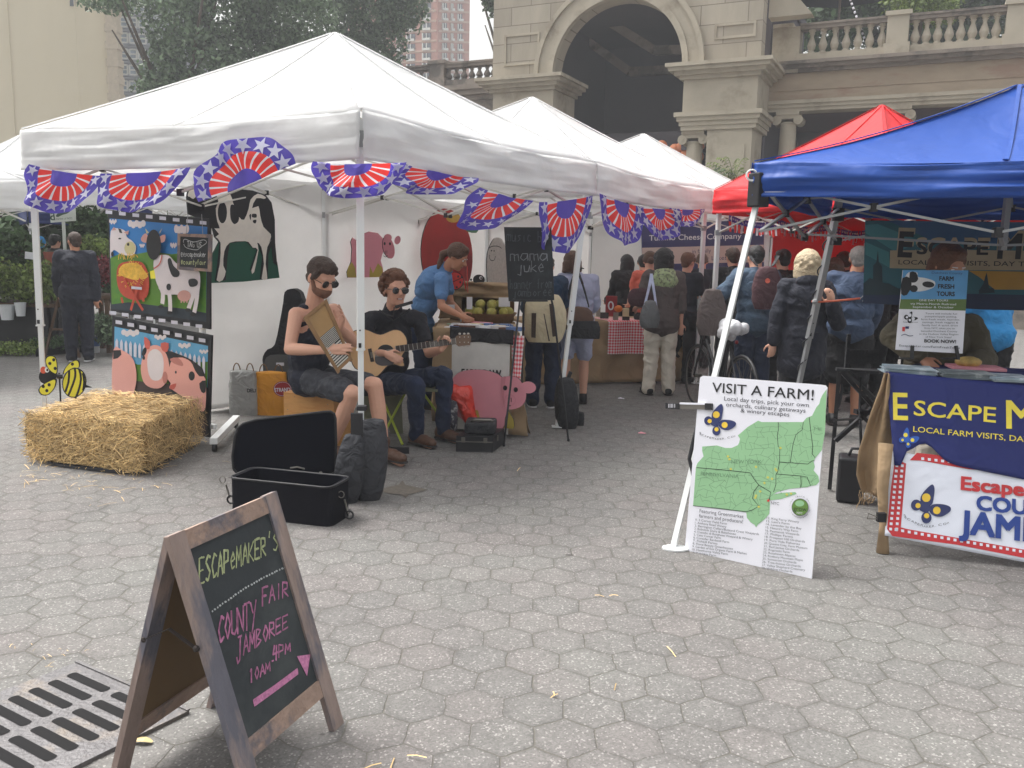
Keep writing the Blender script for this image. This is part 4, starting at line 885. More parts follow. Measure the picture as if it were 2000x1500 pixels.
# ================================================================ bee cutout
mat('bee_yellow',(232,222,60),.5,0,.04);mat('ink',(22,22,26),.55);mat('paint_white',(232,232,232),.5);mat('orange_red',(214,90,60),.5)
pl=Pl(V((-3.42,6.38,0)),V((.35,-1,0)));be=T('bee_cutout',(-3.42,6.38,.3),'yellow and black wooden bee cutout on a stick above the hay bale','bee cutout')
def cut(nm,pts,m,par,th=.012,pl_=None,off=0.,sm=0):
    P_=pl_ or pl
    if sm:pts=smoothpoly(pts,sm)
    mb=MB();mb.slab([P_.at(x,y,off) for x,y in pts],P_.n*-th,0,1);return mb.build(nm,[MT[m],MT['ink']],par)
k=cB
bd=cut('body',circ(*k(518,527)[0],23.5,29.5,24,.2),'ink',be);A=Art(pl,['ink','bee_yellow','paint_white','orange_red'])
A.P(circ(*k(518,527)[0],21.5,27.5,24,.2),'bee_yellow')
for q in (((480,440),(478,520),(450,600)),((515,430),(525,480),(500,560),(470,622)),((545,432),(565,500),(545,590),(520,630)),((575,460),(588,520),(575,590))):
    A.line([k(*p)[0] for p in smoothpoly(list(q),3)[:-3]],4.2,'ink')
A.build('stripes',bd)
for nm,(pts,sp) in dict(a=([(355,333),(390,350),(402,410),(400,460),(385,468),(345,440),(318,390),(320,350)],[(376,366),(349,391),(386,426)]),b=([(395,500),(385,560),(340,610),(290,612),(268,580),(290,545),(350,510)],[(303,552),(344,540),(328,581)]),c=([(555,380),(535,366),(490,385),(450,430),(438,470),(470,445),(520,420),(555,420)],[(506,396)])).items():
    w_=cut('wing',[k(*p)[0] for p in pts],'ink',be,.008,off=.006,sm=3);c=(sum(p[0] for p in pts)/len(pts),sum(p[1] for p in pts)/len(pts))
    A=Art(pl,['bee_yellow','ink'],base=.007);A.P([k(c[0]+(p[0]-c[0])*.86,c[1]+(p[1]-c[1])*.88)[0] for p in pts],'bee_yellow',3)
    for s_ in sp:A.P(circ(*k(*s_)[0],3.2,3.4,10),'ink')
    A.build('wing_pattern',w_)
hd_=cut('head',circ(*k(332,478)[0],16,19,18,.9),'ink',be,off=-.014);A=Art(pl,['orange_red','paint_white','ink'],base=-.013);A.P(circ(*k(300,440)[0],6,7),'orange_red');A.P(circ(*k(326,438)[0],4.5,5.5),'paint_white');A.P(circ(*k(328,440)[0],2,2.6),'ink');A.build('eye',hd_)
mb=MB();mb.tube([pl.at(*k(410,460)[0],-.02),pl.at(*k(420,660)[0],-.02)],.006,6);mb.tube([pl.at(*k(400,480)[0],.02),pl.at(*k(440,480)[0],.02)],.018,8);mb.tube([pl.at(*k(598,550)[0],0),pl.at(*k(640,560)[0],0)],[.012,.002],6);mb.build('stick',MT['ink'],be)
# ================================================================ film strip boards on a wheeled stand
mat('film_black',(26,27,32),.45);mat('film_white',(196,196,208),.6);mat('poster_sky',(38,118,186),.5,0,.1,2);mat('poster_sky2',(92,160,200),.5,0,.1,2);mat('poster_green',(86,132,34),.5,0,.25,2,c2=(54,110,44),c2s=1.5);mat('poster_dk',(40,52,62),.6)
mat('cow_white',(214,206,208),.5,0,.06);mat('cow_cream',(196,188,140),.5);mat('cow_pink',(200,150,140),.5);mat('hay_yellow',(222,178,64),.6,0,.3,30);mat('trough_red',(178,64,38),.6,0,.15,20);mat('pig_pink',(222,160,148),.5,0,.07,2);mat('pig_dk',(186,120,110),.5);mat('mud',(70,56,52),.7);mat('ear_red',(196,92,80),.5)
sR,sL_=V((-2.5,7.1,0)),V((-3.53,7.62,0));pl=wall(sL_,sR);fs=T('photo_board_stand',(-3.0,7.2,0),'film strip photo cutout boards of cows and pigs on a white wheeled stand','photo stand')
def board(nm,pts,par=fs):
    mb=MB();mb.slab([pl.at(x,y) for x,y in pts],pl.n*-.02);return mb.build(nm,MT['film_black'],par)
k=cA;b1=board('upper_board',k(752,570,1462,632,1464,1405,772,1278))
A=Art(pl,['poster_sky','poster_green','film_white','cow_white','ink','cow_pink','cow_cream','hay_yellow','trough_red','poster_dk','bee_yellow','ear_red'])
A.P(k(765,630,1447,690,1437,1352,780,1262),'poster_sky')
A.P(k(772,905,830,880,950,880,1050,860,1200,880,1443,850,1437,1352,780,1262),'poster_green')
A.P(k(778,1230,900,1215,1100,1240,1300,1262,1438,1290,1437,1352,780,1262),'poster_dk')
for cx,cy,w_,h_ in ((955,672,60,32),(790,655,25,18),(1270,710,50,40),(995,822,18,12),(1215,820,22,20)):
    for i in range(5):A.P(circ(*k(cx+(i-2)*w_*.38,cy+(4 if i%2 else -6))[0],w_*.3/3.57,h_*.75/3.57,12),'cow_white')
A.P(k(775,900,778,720,830,700,880,720,890,760,930,790,955,830,940,880,900,890,850,880,800,850,782,890),'cow_white',3)
A.P(circ(*k(912,838)[0],11,13,16),'cow_cream');A.P(circ(*k(900,812)[0],2.4,3),'ink');A.P(circ(*k(842,772)[0],3,1.6),'ink');A.P(k(830,700,850,706,860,735,840,730),'ink');A.P(k(785,715,800,690,818,712),'cow_pink');A.P(k(868,728,905,715,900,745),'cow_pink')
A.P(circ(*k(790,880)[0],2.5,5),'ink')
rd=random.Random(5)
for i in range(14):
    x=840+rd.uniform(0,120);A.line([k(x,870+rd.uniform(0,20))[0],k(x+rd.uniform(-20,20),900+rd.uniform(0,20))[0]],1.2,'hay_yellow')
A.P(k(860,940,980,930,1030,980,1050,1080,1030,1180,950,1200,870,1170,830,1100,825,990),'trough_red',3)
A.P(k(870,950,970,945,1020,1000,1040,1040,960,1060,880,1040,835,1010),'hay_yellow',3)
for i in range(80):
    a=rd.uniform(0,6.28);x=940+95*math.cos(a)*rd.uniform(.3,1);y=1030+95*math.sin(a)*rd.uniform(.4,1);A.line([k(x,y)[0],k(x+22*math.cos(a+rd.uniform(-.6,.6)),y+22*math.sin(a+rd.uniform(-.6,.6)))[0]],.8,'hay_yellow')
for q in ((880,1050,1020,1270),(1000,1050,935,1270),(870,1180,880,1220),(1020,1180,1025,1210)):A.line(k(*q),4,'trough_red')
A.P(k(940,1103,1013,1110,1013,1128,940,1122),'film_white')
A.P(k(1095,930,1130,890,1200,890,1250,940,1320,980,1400,990,1420,1040,1415,1130,1400,1180,1330,1170,1240,1160,1170,1160,1130,1110,1105,1040),'cow_white',3)
A.P(k(1070,1000,1100,990,1110,1050,1075,1050),'bee_yellow')
for q in ((1130,1100,1160,1150,1150,1240),(1200,1140,1210,1200,1210,1290),(1385,1140,1360,1200,1335,1270),(1400,1130,1395,1200,1375,1300)):A.line(smoothpoly(k(*q),3)[:-3],7.5,'cow_white')
for p in ((1147,1245),(1208,1288),(1335,1268),(1370,1298)):A.P(circ(*k(*p)[0],5.5,3.4),'ink')
A.P(k(1195,920,1215,910,1235,960,1275,1000,1270,1035,1230,1035,1205,980),'ink',3);A.P(k(1340,1060,1380,1050,1405,1070,1395,1100,1350,1105),'ink',3);A.P(circ(*k(1202,1108)[0],4.5,6.5),'ink')
A.P(circ(*k(1310,1170)[0],13,11),'cow_pink');[A.line(k(x,1190,x,1218),2.6,'cow_pink') for x in(1290,1310,1330)]
A.P(k(1010,770,1040,735,1060,760,1050,800,1020,795),'cow_pink',2);A.P(k(1140,760,1180,745,1175,790,1145,800),'cow_pink',2);A.P(k(1050,740,1040,700,1065,730),'cow_cream');A.P(k(1140,740,1160,700,1140,725),'cow_cream')
A.P(circ(*k(1099,815)[0],14.5,29.5,24),'ink');A.line(smoothpoly(k(1098,975,1130,960,1150,925,1152,880),3)[:-3],1.8,'ear_red')
for i in range(8):
    for y0,sl in ((588,.112),(1283,.152)):
        x=788+i*(94 if y0<900 else 86);x+=0 if y0<900 else 27;y=y0+(x-788)*sl;A.P(k(x-23,y-13,x+23,y-9,x+23,y+15,x-23,y+11),'film_white')
A.build('cow_picture',b1)
k=cB;b2_=board('lower_board',k(783,58,1476,196,1456,955,785,800))
A=Art(pl,['poster_sky2','film_white','cow_white','pig_pink','ink','pig_dk','mud','ear_red','poster_green','hardboard'])
A.P(k(800,135,1452,270,1440,940,788,790),'poster_sky2');A.P(k(800,330,960,400,1450,380,1445,560,788,540),'poster_green');A.P(k(795,500,1448,560,1440,940,788,790),'mud')
for cx,cy,w_ in ((910,180,60),(1120,210,40),(1290,268,42),(1425,310,30)):
    for i in range(5):A.P(circ(*k(cx+(i-2)*w_*.38,cy+(5 if i%2 else -5))[0],w_*.3/3.57,w_*.34/3.57,12),'cow_white')
for i in range(20):
    x=820+i*32.;
    y0=225+(x-820)*.2
    A.P(k(x-10,y0+14,x,y0-8,x+10,y0+14,x+9,y0+95+i*1.2,x-9,y0+93),'film_white')
A.P(k(798,300,860,300,920,340,950,400,960,500,940,600,900,700,798,650),'pig_pink',3);A.P(k(798,300,850,298,855,330,830,355,798,362),'ink')
A.P(k(1120,300,1290,340,1390,400,1440,480,1442,760,1300,700,1200,580,1180,500),'ink',2)
A.P(k(1010,330,1060,270,1120,270,1170,330,1190,420,1180,500,1130,560,1060,560,1010,520,990,430),'pig_pink',3)
A.P(k(1040,330,1090,290,1140,330,1150,420,1130,500,1070,505,1040,440),'cow_white',3)
for q in ((1015,205,1055,240,1050,290,1020,280),(1130,250,1185,250,1175,310,1140,300)):A.P(k(*q),'ear_red',2)
A.P(circ(*k(1015,310)[0],4,9,12,.3),'ink');A.P(circ(*k(1012,352)[0],2.5,4),'ink');A.P(circ(*k(1160,490)[0],5,12),'pig_dk')
A.P(k(1195,400,1220,360,1280,350,1340,380,1370,440,1400,480,1442,500,1442,700,1400,720,1340,650,1280,620,1220,580,1190,560,1200,530,1180,500,1185,460),'pig_pink',3)
A.P(k(1195,360,1250,350,1285,390,1280,410,1220,390),'pig_dk',2);A.P(circ(*k(1236,452)[0],1.8,2.8),'ink');A.P(circ(*k(1347,478)[0],6,9),'ink');A.P(k(1400,530,1443,510,1443,590,1415,590),'ink',2);A.P(k(1195,545,1240,530,1225,570,1200,570),'ear_red',2)
A.P(k(960,535,1240,590,1320,660,1340,740,1250,720,1240,640,960,580),'film_black' if 0 else 'hardboard') if 0 else None
A.line(k(1340,620,1350,700,1370,760),4,'pig_dk')
for i in range(8):
    x=840+i*83;y=104+(x-840)*.215;A.P(k(x-23,y-16,x+23,y-9,x+23,y+17,x-23,y+10),'film_white')
A.P(k(1358,895,1412,908,1412,934,1358,920),'film_white');A.build('pig_picture',b2_)
mb=MB();z0=.09;c=sR+V((.04,-.0,0));mb.bar(c+V((0,.45,z0)),c+V((.13,-.52,z0)),.06,.05);mb.bar(sL_+V((.1,.3,z0)),sL_+V((.1,-.4,z0)),.06,.05);mb.bar(c+V((-.05,.04,z0)),sL_+V((.1,.04,z0)),.04,.04);mb.bar(c+V((-.14,.09,z0)),c+V((-.14,.09,1.78)),.03,.03);mb.bar(sL_+V((.12,.05,z0)),sL_+V((.12,.05,1.78)),.03,.03);mb.build('stand_frame',MT['pole_white'],fs,bev=.003)
for q in (c+V((.13,-.5,0)),c+V((0,.43,0)),sL_+V((.1,-.38,0))):
    mb=MB();Rm=Matrix.Rotation(math.pi/2,3,'Y');mb.lathe([(.01,-.012),(.03,-.012),(.032,0),(.03,.012),(.01,.012)],q+V((0,0,.033)),14,0,Rm);mb.box(q+V((0,0,.06)),(.036,.02,.03));mb.build('caster',MT['ink'],fs)
# small slate hanging at the top right of the boards
pl2=Pl(sR+pl.n*.09,pl.n);k=cA;sm=T('hanging_slate',pl2.at(380,490),'small white-framed slate reading TAG US hung over the film strip board','slate')
mb=MB();mb.slab([pl2.at(*p,-.004) for p in k(1245,745,1465,755,1460,995,1242,980)],pl2.n*-.006);mb.build('slate',MT['slate_black'],sm)
mb=MB();Q=k(1238,735,1475,742,1470,1003,1234,988);I=k(1256,756,1452,766,1448,982,1252,966)
for i in range(4):mb.slab([pl2.at(*Q[i]),pl2.at(*Q[(i+1)%4]),pl2.at(*I[(i+1)%4]),pl2.at(*I[i])],pl2.n*-.014)
mb.build('frame',MT['old_wood2'],sm)
mb=MB();chalk(mb,pl2,'TAG US',k(1305,830)[0],k(1410,835)[0],11,1.2,0,0.,2,1,.2);chalk(mb,pl2,'@escapemaker',k(1262,895)[0],k(1440,900)[0],10,1.,0,0.,3,1,.15);chalk(mb,pl2,'#countyfair',k(1262,950)[0],k(1440,955)[0],10,1.,1,0.,4,1,.15)
ribbon(mb,[pl2.at(*p) for p in smoothpoly(k(1280,800,1290,775,1350,795,1420,780,1440,800,1400,830,1370,850,1300,835),4)],.005,pl2.n,0);mb.build('chalk_lettering',[MT['chalk_white'],MT['chalk_yellow']],sm)
mb=MB();mb.tube([pl2.at(*p,-.01) for p in k(1292,738,1305,600)],.003,4);mb.tube([pl2.at(*p,-.01) for p in k(1408,742,1400,600)],.003,4);mb.build('cord',MT['pole_grey'],sm)
# ================================================================ painted cow and wall cutouts
mat('cow_cut_white',(222,216,206),.7);mat('cut_green',(26,84,66),.7,0,.05);mat('pig_cut',(214,140,152),.7,0,.05);mat('pig_cut2',(196,122,134),.7);mat('cut_olive',(170,150,64),.7,0,.1);mat('apple_red',(158,36,34),.6,0,.25,2,c2=(128,26,30),c2s=1.5);mat('leaf_green',(44,96,62),.6);mat('apple_gold',(190,150,60),.6);mat('wool_grey',(176,172,166),.8,0,.2,30);mat('ladybug_red',(214,52,44),.6)
pl=wall(W0,W1,.09);k=cA;cw=T('cow_cutout',pl.at(475,550),'black and white painted cow cutout on the white side wall','cow cutout')
g_=cut('meadow',k(1468,1082,1468,900,1500,850,1530,790,1700,770,1880,770,1935,940,1950,1045,1700,1072),'cut_green',cw,.015)
c_=cut('cow',k(1300,480,1310,430,1345,388,1375,385,1420,425,1500,420,1640,424,1760,436,1850,466,1892,520,1915,640,1917,800,1932,960,1905,940,1892,820,1870,880,1866,1052,1812,1055,1830,900,1800,810,1770,1008,1742,990,1790,850,1740,815,1715,790,1600,803,1585,900,1572,1062,1500,1068,1520,900,1530,800,1495,760,1480,700,1400,640,1310,600),'ink',cw,.015,off=.006)
A=Art(pl,['cow_cut_white','ink'],base=.007)
A.P(k(1492,700,1530,700,1512,650,1502,560,1520,520,1505,465,1470,438,1545,440,1600,455,1622,520,1640,560,1665,620,1700,640,1732,560,1745,500,1795,458,1850,482,1838,495,1785,490,1755,560,1800,545,1812,610,1835,690,1885,740,1885,790,1862,830,1850,950,1862,1050,1822,1052,1838,950,1820,830,1790,800,1800,850,1770,1005,1750,995,1795,850,1760,835,1730,795,1680,790,1600,800,1562,860,1555,960,1572,1000,1550,1062,1508,1062,1530,950,1535,800,1500,760,1525,740),'cow_cut_white',2)
A.P(k(1306,470,1330,408,1365,390,1405,415,1425,450,1385,440,1350,430,1365,470,1345,495,1320,480),'cow_cut_white',2)
A.P(circ(*k(1548,590)[0],9,21),'ink');A.P(k(1605,540,1640,545,1662,600,1660,650,1630,670,1605,630),'ink',3);A.P(k(1755,600,1785,600,1785,625,1755,622),'ink',2);A.P(k(1735,610,1748,600,1745,645),'ink',2);A.P(k(1760,645,1785,640,1780,665,1765,662),'ink',2)
A.line(smoothpoly(k(1900,600,1905,700,1880,790,1868,900),2)[:-2],1.2,'ink');A.build('cow_markings',c_)
pl=wall(Bc,Bc+WV,.0);pl.p=pl.p+pl.n*.2;k=cC
def pigcut(lab,k,body,head,pos,grass):
    t=T('pig_cutout',pos,lab,'pig cutout','pink pig cutouts')
    b=cut('body',body,'pig_cut',t,.012);A=Art(pl,['cut_olive','pig_cut2'],base=.001)
    for g in grass:A.P(g,'cut_olive')
    A.build('grass_tufts',b);return t
t=pigcut('pink pig cutout fixed to the white side wall behind the guitarist',k,k(735,30,790,8,850,18,890,60,940,35,905,110,880,170,870,210,885,260,892,325,640,330,635,290,665,220,670,130,662,80,675,50,700,70),None,pl.at(715,540),[k(640,328,632,300,645,250,668,220,690,260,700,328),k(790,326,795,250,815,300,830,270,850,230,880,260,890,325)])
b=cut('head',circ(*k(922,120)[0],11,22,20,-.25),'pig_cut2',t,.012,off=.008);A=Art(pl,['pig_cut2','ink','pig_cut'],base=.009);A.P(circ(*k(983,68)[0],6,8.5,16,.3),'pig_cut2');A.P(circ(*k(915,50)[0],8,7,16),'pig_cut2')
for x,y,r in ((893,92,1.9),(930,93,1.9)):A.P(circ(*k(x,y)[0],r,r*1.6),'ink')
for x in(898,908):A.line(k(x,140,x,162),.9,'ink')
A.line(smoothpoly(k(885,175,900,185,915,170),3)[:-3],.8,'ink');A.build('face',b)
ap=cut('apple_cutout',circ(873,498,50,91,36,-.06),'apple_red',None,.015);tag(ap,'giant red apple cutout against the white side wall','apple cutout')
A=Art(pl,['leaf_green','apple_gold','apple_red'],base=.001);A.P(circ(885,425,14,10,14),'apple_gold');A.P([(905,440),(925,432),(934,445),(930,455),(912,452)],'leaf_green',2);A.build('leaf',ap)
k=cE;pl3=Pl(D(965,520,11.2),pl.n);t=T('sheep_cutout',pl3.at(968,560),'grey fluffy sheep cutout left of the music chalkboard','sheep cutout');sv=pl;pl=pl3
b=cut('body',k(395,260,420,230,460,235,480,270,500,340,500,560,380,560,362,470,365,340),'wool_grey',t,.012,sm=3);cut('feet',k(392,515,498,515,498,588,392,580),'ink',t,.01,off=-.014)
A=Art(pl,['ink','wool_grey']);A.line(smoothpoly(k(375,310,395,290,440,290,460,310),3)[:-3],.9,'ink');A.P(circ(*k(392,320)[0],1.5,1.5,8),'ink');A.P(circ(*k(410,322)[0],1.5,1.5,8),'ink');A.line(smoothpoly(k(378,350,385,385,410,385,418,345),3)[:-3],.9,'ink');A.build('face',b)
pl4=Pl(D(905,550,8.6),V((.2,-1,0)));pl=pl4
t=T('ladybug_cutout',pl.at(890,550),'red spotted ladybug cutout on a stick over the market table','ladybug cutout');b=cut('body',circ(*k(135,530)[0],18,18,20),'ink',t,.01);A=Art(pl,['ladybug_red','ink']);A.P(circ(*k(135,530)[0],16.5,16.5,20),'ladybug_red')
for x,y in ((160,500),(115,560),(150,575),(175,540),(185,505),(110,520)):A.P(circ(*k(x,y)[0],2,2.4,8),'ink')
A.line(k(75,560,195,505),1.4,'ink');A.build('spots',b);mb=MB();mb.bar(pl.at(*k(205,530)[0],-.01),pl.at(*k(225,660)[0],-.01),.02,.01);mb.bar(pl.at(*k(222,430)[0],0.01),pl.at(*k(226,620)[0],.01),.03,.004);mb.build('stick',MT['ladybug_red'],t)
t=T('ant_cutout',pl.at(935,545),'round black insect head cutout on a stick beside the ladybug','insect cutout');b=cut('head',circ(*k(305,522)[0],11.5,10,18),'ink',t,.01);A=Art(pl,['paint_white','ink']);A.P(circ(*k(318,510)[0],3,3.2),'paint_white');A.P(circ(*k(320,511)[0],1.8,2),'ink');A.build('eye',b);mb=MB();mb.tube([pl.at(*k(305,540)[0],-.01),pl.at(*k(310,650)[0],-.01)],.006,6);mb.ell(pl.at(*k(250,522)[0]),.012,None,8);mb.build('stick',MT['ink'],t)
# ================================================================ market table with freezer, pig and goods
mat('burlap',(156,132,102),.95,0,.12,4,.5,300,wave=(5,.6));mat('gingham_red',(206,60,72),.8);mat('gingham_pink',(224,150,156),.8);mat('gingham_white',(228,222,222),.8);mat('paper_white',(214,214,216),.7);mat('freezer_white',(206,204,200),.5);mat('black_cloth',(38,38,42),.85,0,.15,6,wave=(10,.6));mat('mango',(156,150,62),.5,0,.2,8,c2=(176,168,90),c2s=8);mat('basket',(124,94,62),.9,0,.2,20,.6,60);mat('soap_brown',(96,58,46),.6);mat('card_pink',(222,150,160),.7);mat('card_green',(160,190,160),.7);mat('card_blue',(96,120,168),.7);mat('card_cream',(206,190,150),.7)
tA=G(882,836);tB=G(1002,850);TZ=.92
dirx=(tB-tA).normalized();dry=V((-.03,1,0)).normalized()
nfz=V((-dirx.y,dirx.x,0))
mt=T('market_table',tA+dirx*.3+dry*.5,'market table draped in burlap behind the pink pig, covered with soaps and fruit','market table')
tx=lambda a,b,z:tA+dirx*a+dry*b+V((0,0,z))
WTb=.64
mb=MB();mb.slab([tx(-.18,-.02,TZ),tx(WTb,-.02,TZ),tx(WTb,1.35,TZ),tx(-.18,1.35,TZ)],(0,0,-.04));mb.build('table_top',MT['burlap'],mt)
def drape(mb,a,b,z1,z0,n=1,amp=.03,flare=.06,seed=0,side=None,ext=0.):
    a=V(a);b=V(b);nn=(b-a).cross(V((0,0,1))).normalized()
    if side is not None and nn.dot(side)<0:nn=-nn
    L=(b-a).length
    def fn(u,v):
        p=a.lerp(b,u*(1+ext*v*v));d=amp*v*math.sin(u*L*16+seed+.8*math.sin(u*5))*.6+amp*wr(u*L*2,v*1.5,seed,2)*1.2+flare*v*v
        return V((p.x,p.y,0))+nn*d+V((0,0,z1+(z0-z1)*v))
    mb.grid(fn,60,16)
mb=MB();drape(mb,tx(WTb,-.02,0),tx(WTb,1.35,0),TZ,.02,side=dirx,flare=.12,seed=2);drape(mb,tx(.56,-.03,0),tx(WTb+.02,-.03,0),TZ,.02,side=-dry,seed=4,ext=1.2);drape(mb,tx(-.2,-.03,0),tx(.0,-.03,0),TZ,.05,side=-dry,flare=0,seed=4);drape(mb,tx(-.2,1.3,0),tx(-.2,-.03,0),TZ,.05,side=-dirx,flare=0,seed=5);mb.build('tablecloth',MT['burlap'],mt,smooth=True,solid=.004)
def gingham(mb,f,nu,nv,mi=(0,1,2)):
    mb.grid(f,nu,nv,lambda u,v:mi[0] if (int(u*nu)%2 and int(v*nv)%2) else (mi[2] if not(int(u*nu)%2) and not(int(v*nv)%2) else mi[1]))
GM=[MT['gingham_red'],MT['gingham_pink'],MT['gingham_white']]
mb=MB();gf=lambda u,v:tx(.585+u*.12*(1-.45*v)+.02*v,-.085-.02*math.sin(u*3)-.03*v,TZ-.02-.46*v)
gingham(mb,gf,7,25);o=mb.build('gingham_runner',GM,mt,solid=.002)
fz=T('freezer',tx(.28,-.1,0),'white chest freezer with a black cloth over its lid behind the pig cutout','freezer')
mb=MB();mb.slab([tx(.0,-.14,.03),tx(.57,-.14,.03),tx(.57,-.14,.82),tx(.0,-.14,.82)],dry*.1);mb.build('front',MT['freezer_white'],fz,bev=.008)
pl=Pl(tx(0,-.141,0),-nfz);A=Art(pl,['ink']);A.text('FARM RAW',(902,733),(979,736),13,'ink',.03);A.build('lettering',fz)
mb=MB();f_=lambda u,v:tx(-.02+.62*u,-.15-.015*math.sin(u*9)*v,.95-(.13+.03*wr(u*3,0,1))*v);mb.grid(f_,24,5);mb.build('black_cloth',MT['black_cloth'],fz,smooth=True,solid=.003)
pl=Pl(tx(0,-.2,0),-nfz);k=cW
t=T('pig_cutout',pl.at(975,800),'large pink pig cutout with smiling face standing in front of the freezer','pig cutout','pink pig cutouts')
b=cut('body',k(165,930,190,870,250,830,350,812,470,812,580,840,650,885,700,1000,700,1200,680,1290,650,1400,420,1400,330,1330,200,1250,150,1100),'pig_cut',t,.015,sm=2)
h=cut('head',k(652,890,700,875,760,872,820,890,850,930,890,1000,898,1060,880,1130,830,1175,760,1195,700,1185,670,1120,650,1000),'pig_cut',t,.015,off=.02,sm=2);cut('ear',circ(*k(918,980)[0],15.5,11.6,20,.1),'pig_cut',h,.012,off=.024)
A=Art(pl,['pig_cut2','ink','pig_cut'],base=.022);A.P(k(652,890,700,875,690,960,680,1060,690,1185,670,1120,650,1000),'pig_cut2')
for x in(693,797):A.P(circ(*k(x,985 if x<700 else 1002)[0],4.2,4.8),'ink')
A.line(smoothpoly(k(690,1130,700,1070,740,1050,780,1070,795,1110,770,1150,730,1160),3)[:-3],.8,'pig_cut2')
for x in(725,752):A.line(k(x,1080,x+2,1122),1.6,'ink')
A.line(smoothpoly(k(720,1148,738,1160,755,1150),2)[:-2],1.8,'ink');A.build('face',h)
A=Art(pl,['cut_olive','pig_cut2'],base=.001);A.P(k(530,1330,545,1290,560,1260,548,1300,540,1330),'cut_olive');A.P(k(390,1200,420,1210,435,1280,425,1330),'cut_olive');A.build('grass_tufts',b)
cut('grass_tuft',k(650,1385,648,1320,670,1250,695,1195,720,1240,755,1300,762,1360,755,1390),'cut_olive',t,.012,off=-.02)
# goods
def papers(region,n,seed,z=TZ):
    rd=random.Random(seed);(a0,a1,b0,b1)=region
    for i in range(n):
        a=rd.uniform(a0,a1);b=rd.uniform(b0,b1);mb=MB();w_,h_=rd.choice(((.14,.1),(.1,.07),(.2,.06)));hh=rd.choice((.006,.02,.03));m=rd.choice(('paper_white','card_pink','soap_brown','card_blue','card_green','card_cream','paper_white','soap_brown'))
        c=tx(a,b,z+hh/2+.002+i*.0007);mb.box(c,(w_,h_,hh),Matrix.Rotation(rd.uniform(-.2,.2)+math.atan2(dirx.y,dirx.x),3,'Z'));o=mb.build({'p':'card','s':'soap_box','c':'card'}[m[0]],MT[m])
        tag(o,{'paper_white':'white leaflet on the burlap market table','card_pink':'pink card on the burlap market table','soap_brown':'brown soap box on the burlap market table','card_blue':'blue card on the burlap market table','card_green':'pale green card on the burlap market table','card_cream':'cream card on the burlap market table'}[m],'soap' if m[0]=='s' else 'card','cards and soaps on the market table '+m.split('_')[-1])
papers((.0,.56,.0,.5),22,3);papers((.0,.7,-.1,.0),6,9,.93)
mb=MB();q=tx(.36,.78,TZ);mb.lathe([(.0,0),(.2,0),(.27,.1),(.28,.11),(.25,.1),(.0,.04)],q,20);o=mb.build('basket',MT['basket'],smooth=True);tag(o,'low wicker basket heaped with green yellow mangoes','basket')
rd=random.Random(2)
for i in range(14):
    r=.19 if i<9 else (.1 if i<14 else .03);a=i*2*math.pi/(9 if i<9 else 5);z=TZ+.12+(.0 if i<9 else .065 if i<14 else .12)
    mb=MB();c=q+V((r*math.cos(a),r*math.sin(a),z-TZ));mb.ell(c,(.058,.048,.046),Matrix.Rotation(rd.uniform(0,3),3,'Z'),12);o=mb.build('mango',MT['mango'],smooth=True);tag(o,'green yellow mango in the wicker basket on the market table','mango','mangoes in the basket')
def bpt(px,py,d):return D(px,py,d)
# crate covered in burlap behind the fruit
mb=MB();c=tx(.3,1.15,0)
for a,b,w_ in ((-.38,0,.1),(.22,0,.1)):mb.slab([tx(.3+a,1.,TZ),tx(.3+a+w_,1.,TZ),tx(.3+a+w_,1.,TZ+.36),tx(.3+a,1.,TZ+.36)],dry*.3)
mb.slab([tx(-.1,.98,TZ+.3),tx(.6,.98,TZ+.3),tx(.6,.98,TZ+.36),tx(-.1,.98,TZ+.36)],dry*.33);mb.slab([tx(-.05,1.28,TZ),tx(.65,1.28,TZ),tx(.65,1.28,TZ+.3),tx(-.05,1.28,TZ+.3)],dry*.02);cr=mb.build('crate',MT['basket']);tag(cr,'wooden crate on its side draped with burlap behind the mangoes','crate')
mb=MB();drape(mb,tx(-.16,.94,0),tx(.64,.94,0),TZ+.39,TZ+.24,amp=.05,flare=.02,seed=3,side=-dry);drape(mb,tx(-.16,.95,0),tx(.06,.93,0),TZ+.38,TZ+.02,amp=.06,flare=.06,seed=7,side=-dry);mb.slab([tx(-.16,.94,TZ+.385),tx(.64,.94,TZ+.385),tx(.64,1.35,TZ+.385),tx(-.16,1.35,TZ+.385)],(0,0,-.01));mb.build('burlap_cover',MT['burlap'],cr,smooth=True,solid=.004)
for (px,py,w_,h_,lab) in ((917,592,11,24,'narrow white price card standing in the mango basket'),(985,590,22,18,'white card with a black mark standing right of the mangoes'),(877,602,22,14,'white sheet lying at the left of the market table'),(905,622,12,12,'white price card leaning at the front of the market table')):
    d=tx(.3,.6,0).y;mb=MB();mb.slab([D(px-w_/2,py-h_/2,d),D(px+w_/2,py-h_/2,d),D(px+w_/2,py+h_/2,d),D(px-w_/2,py+h_/2,d)],(0,.004,0));tag(mb.build('price_card',MT['paper_white']),lab,'card')
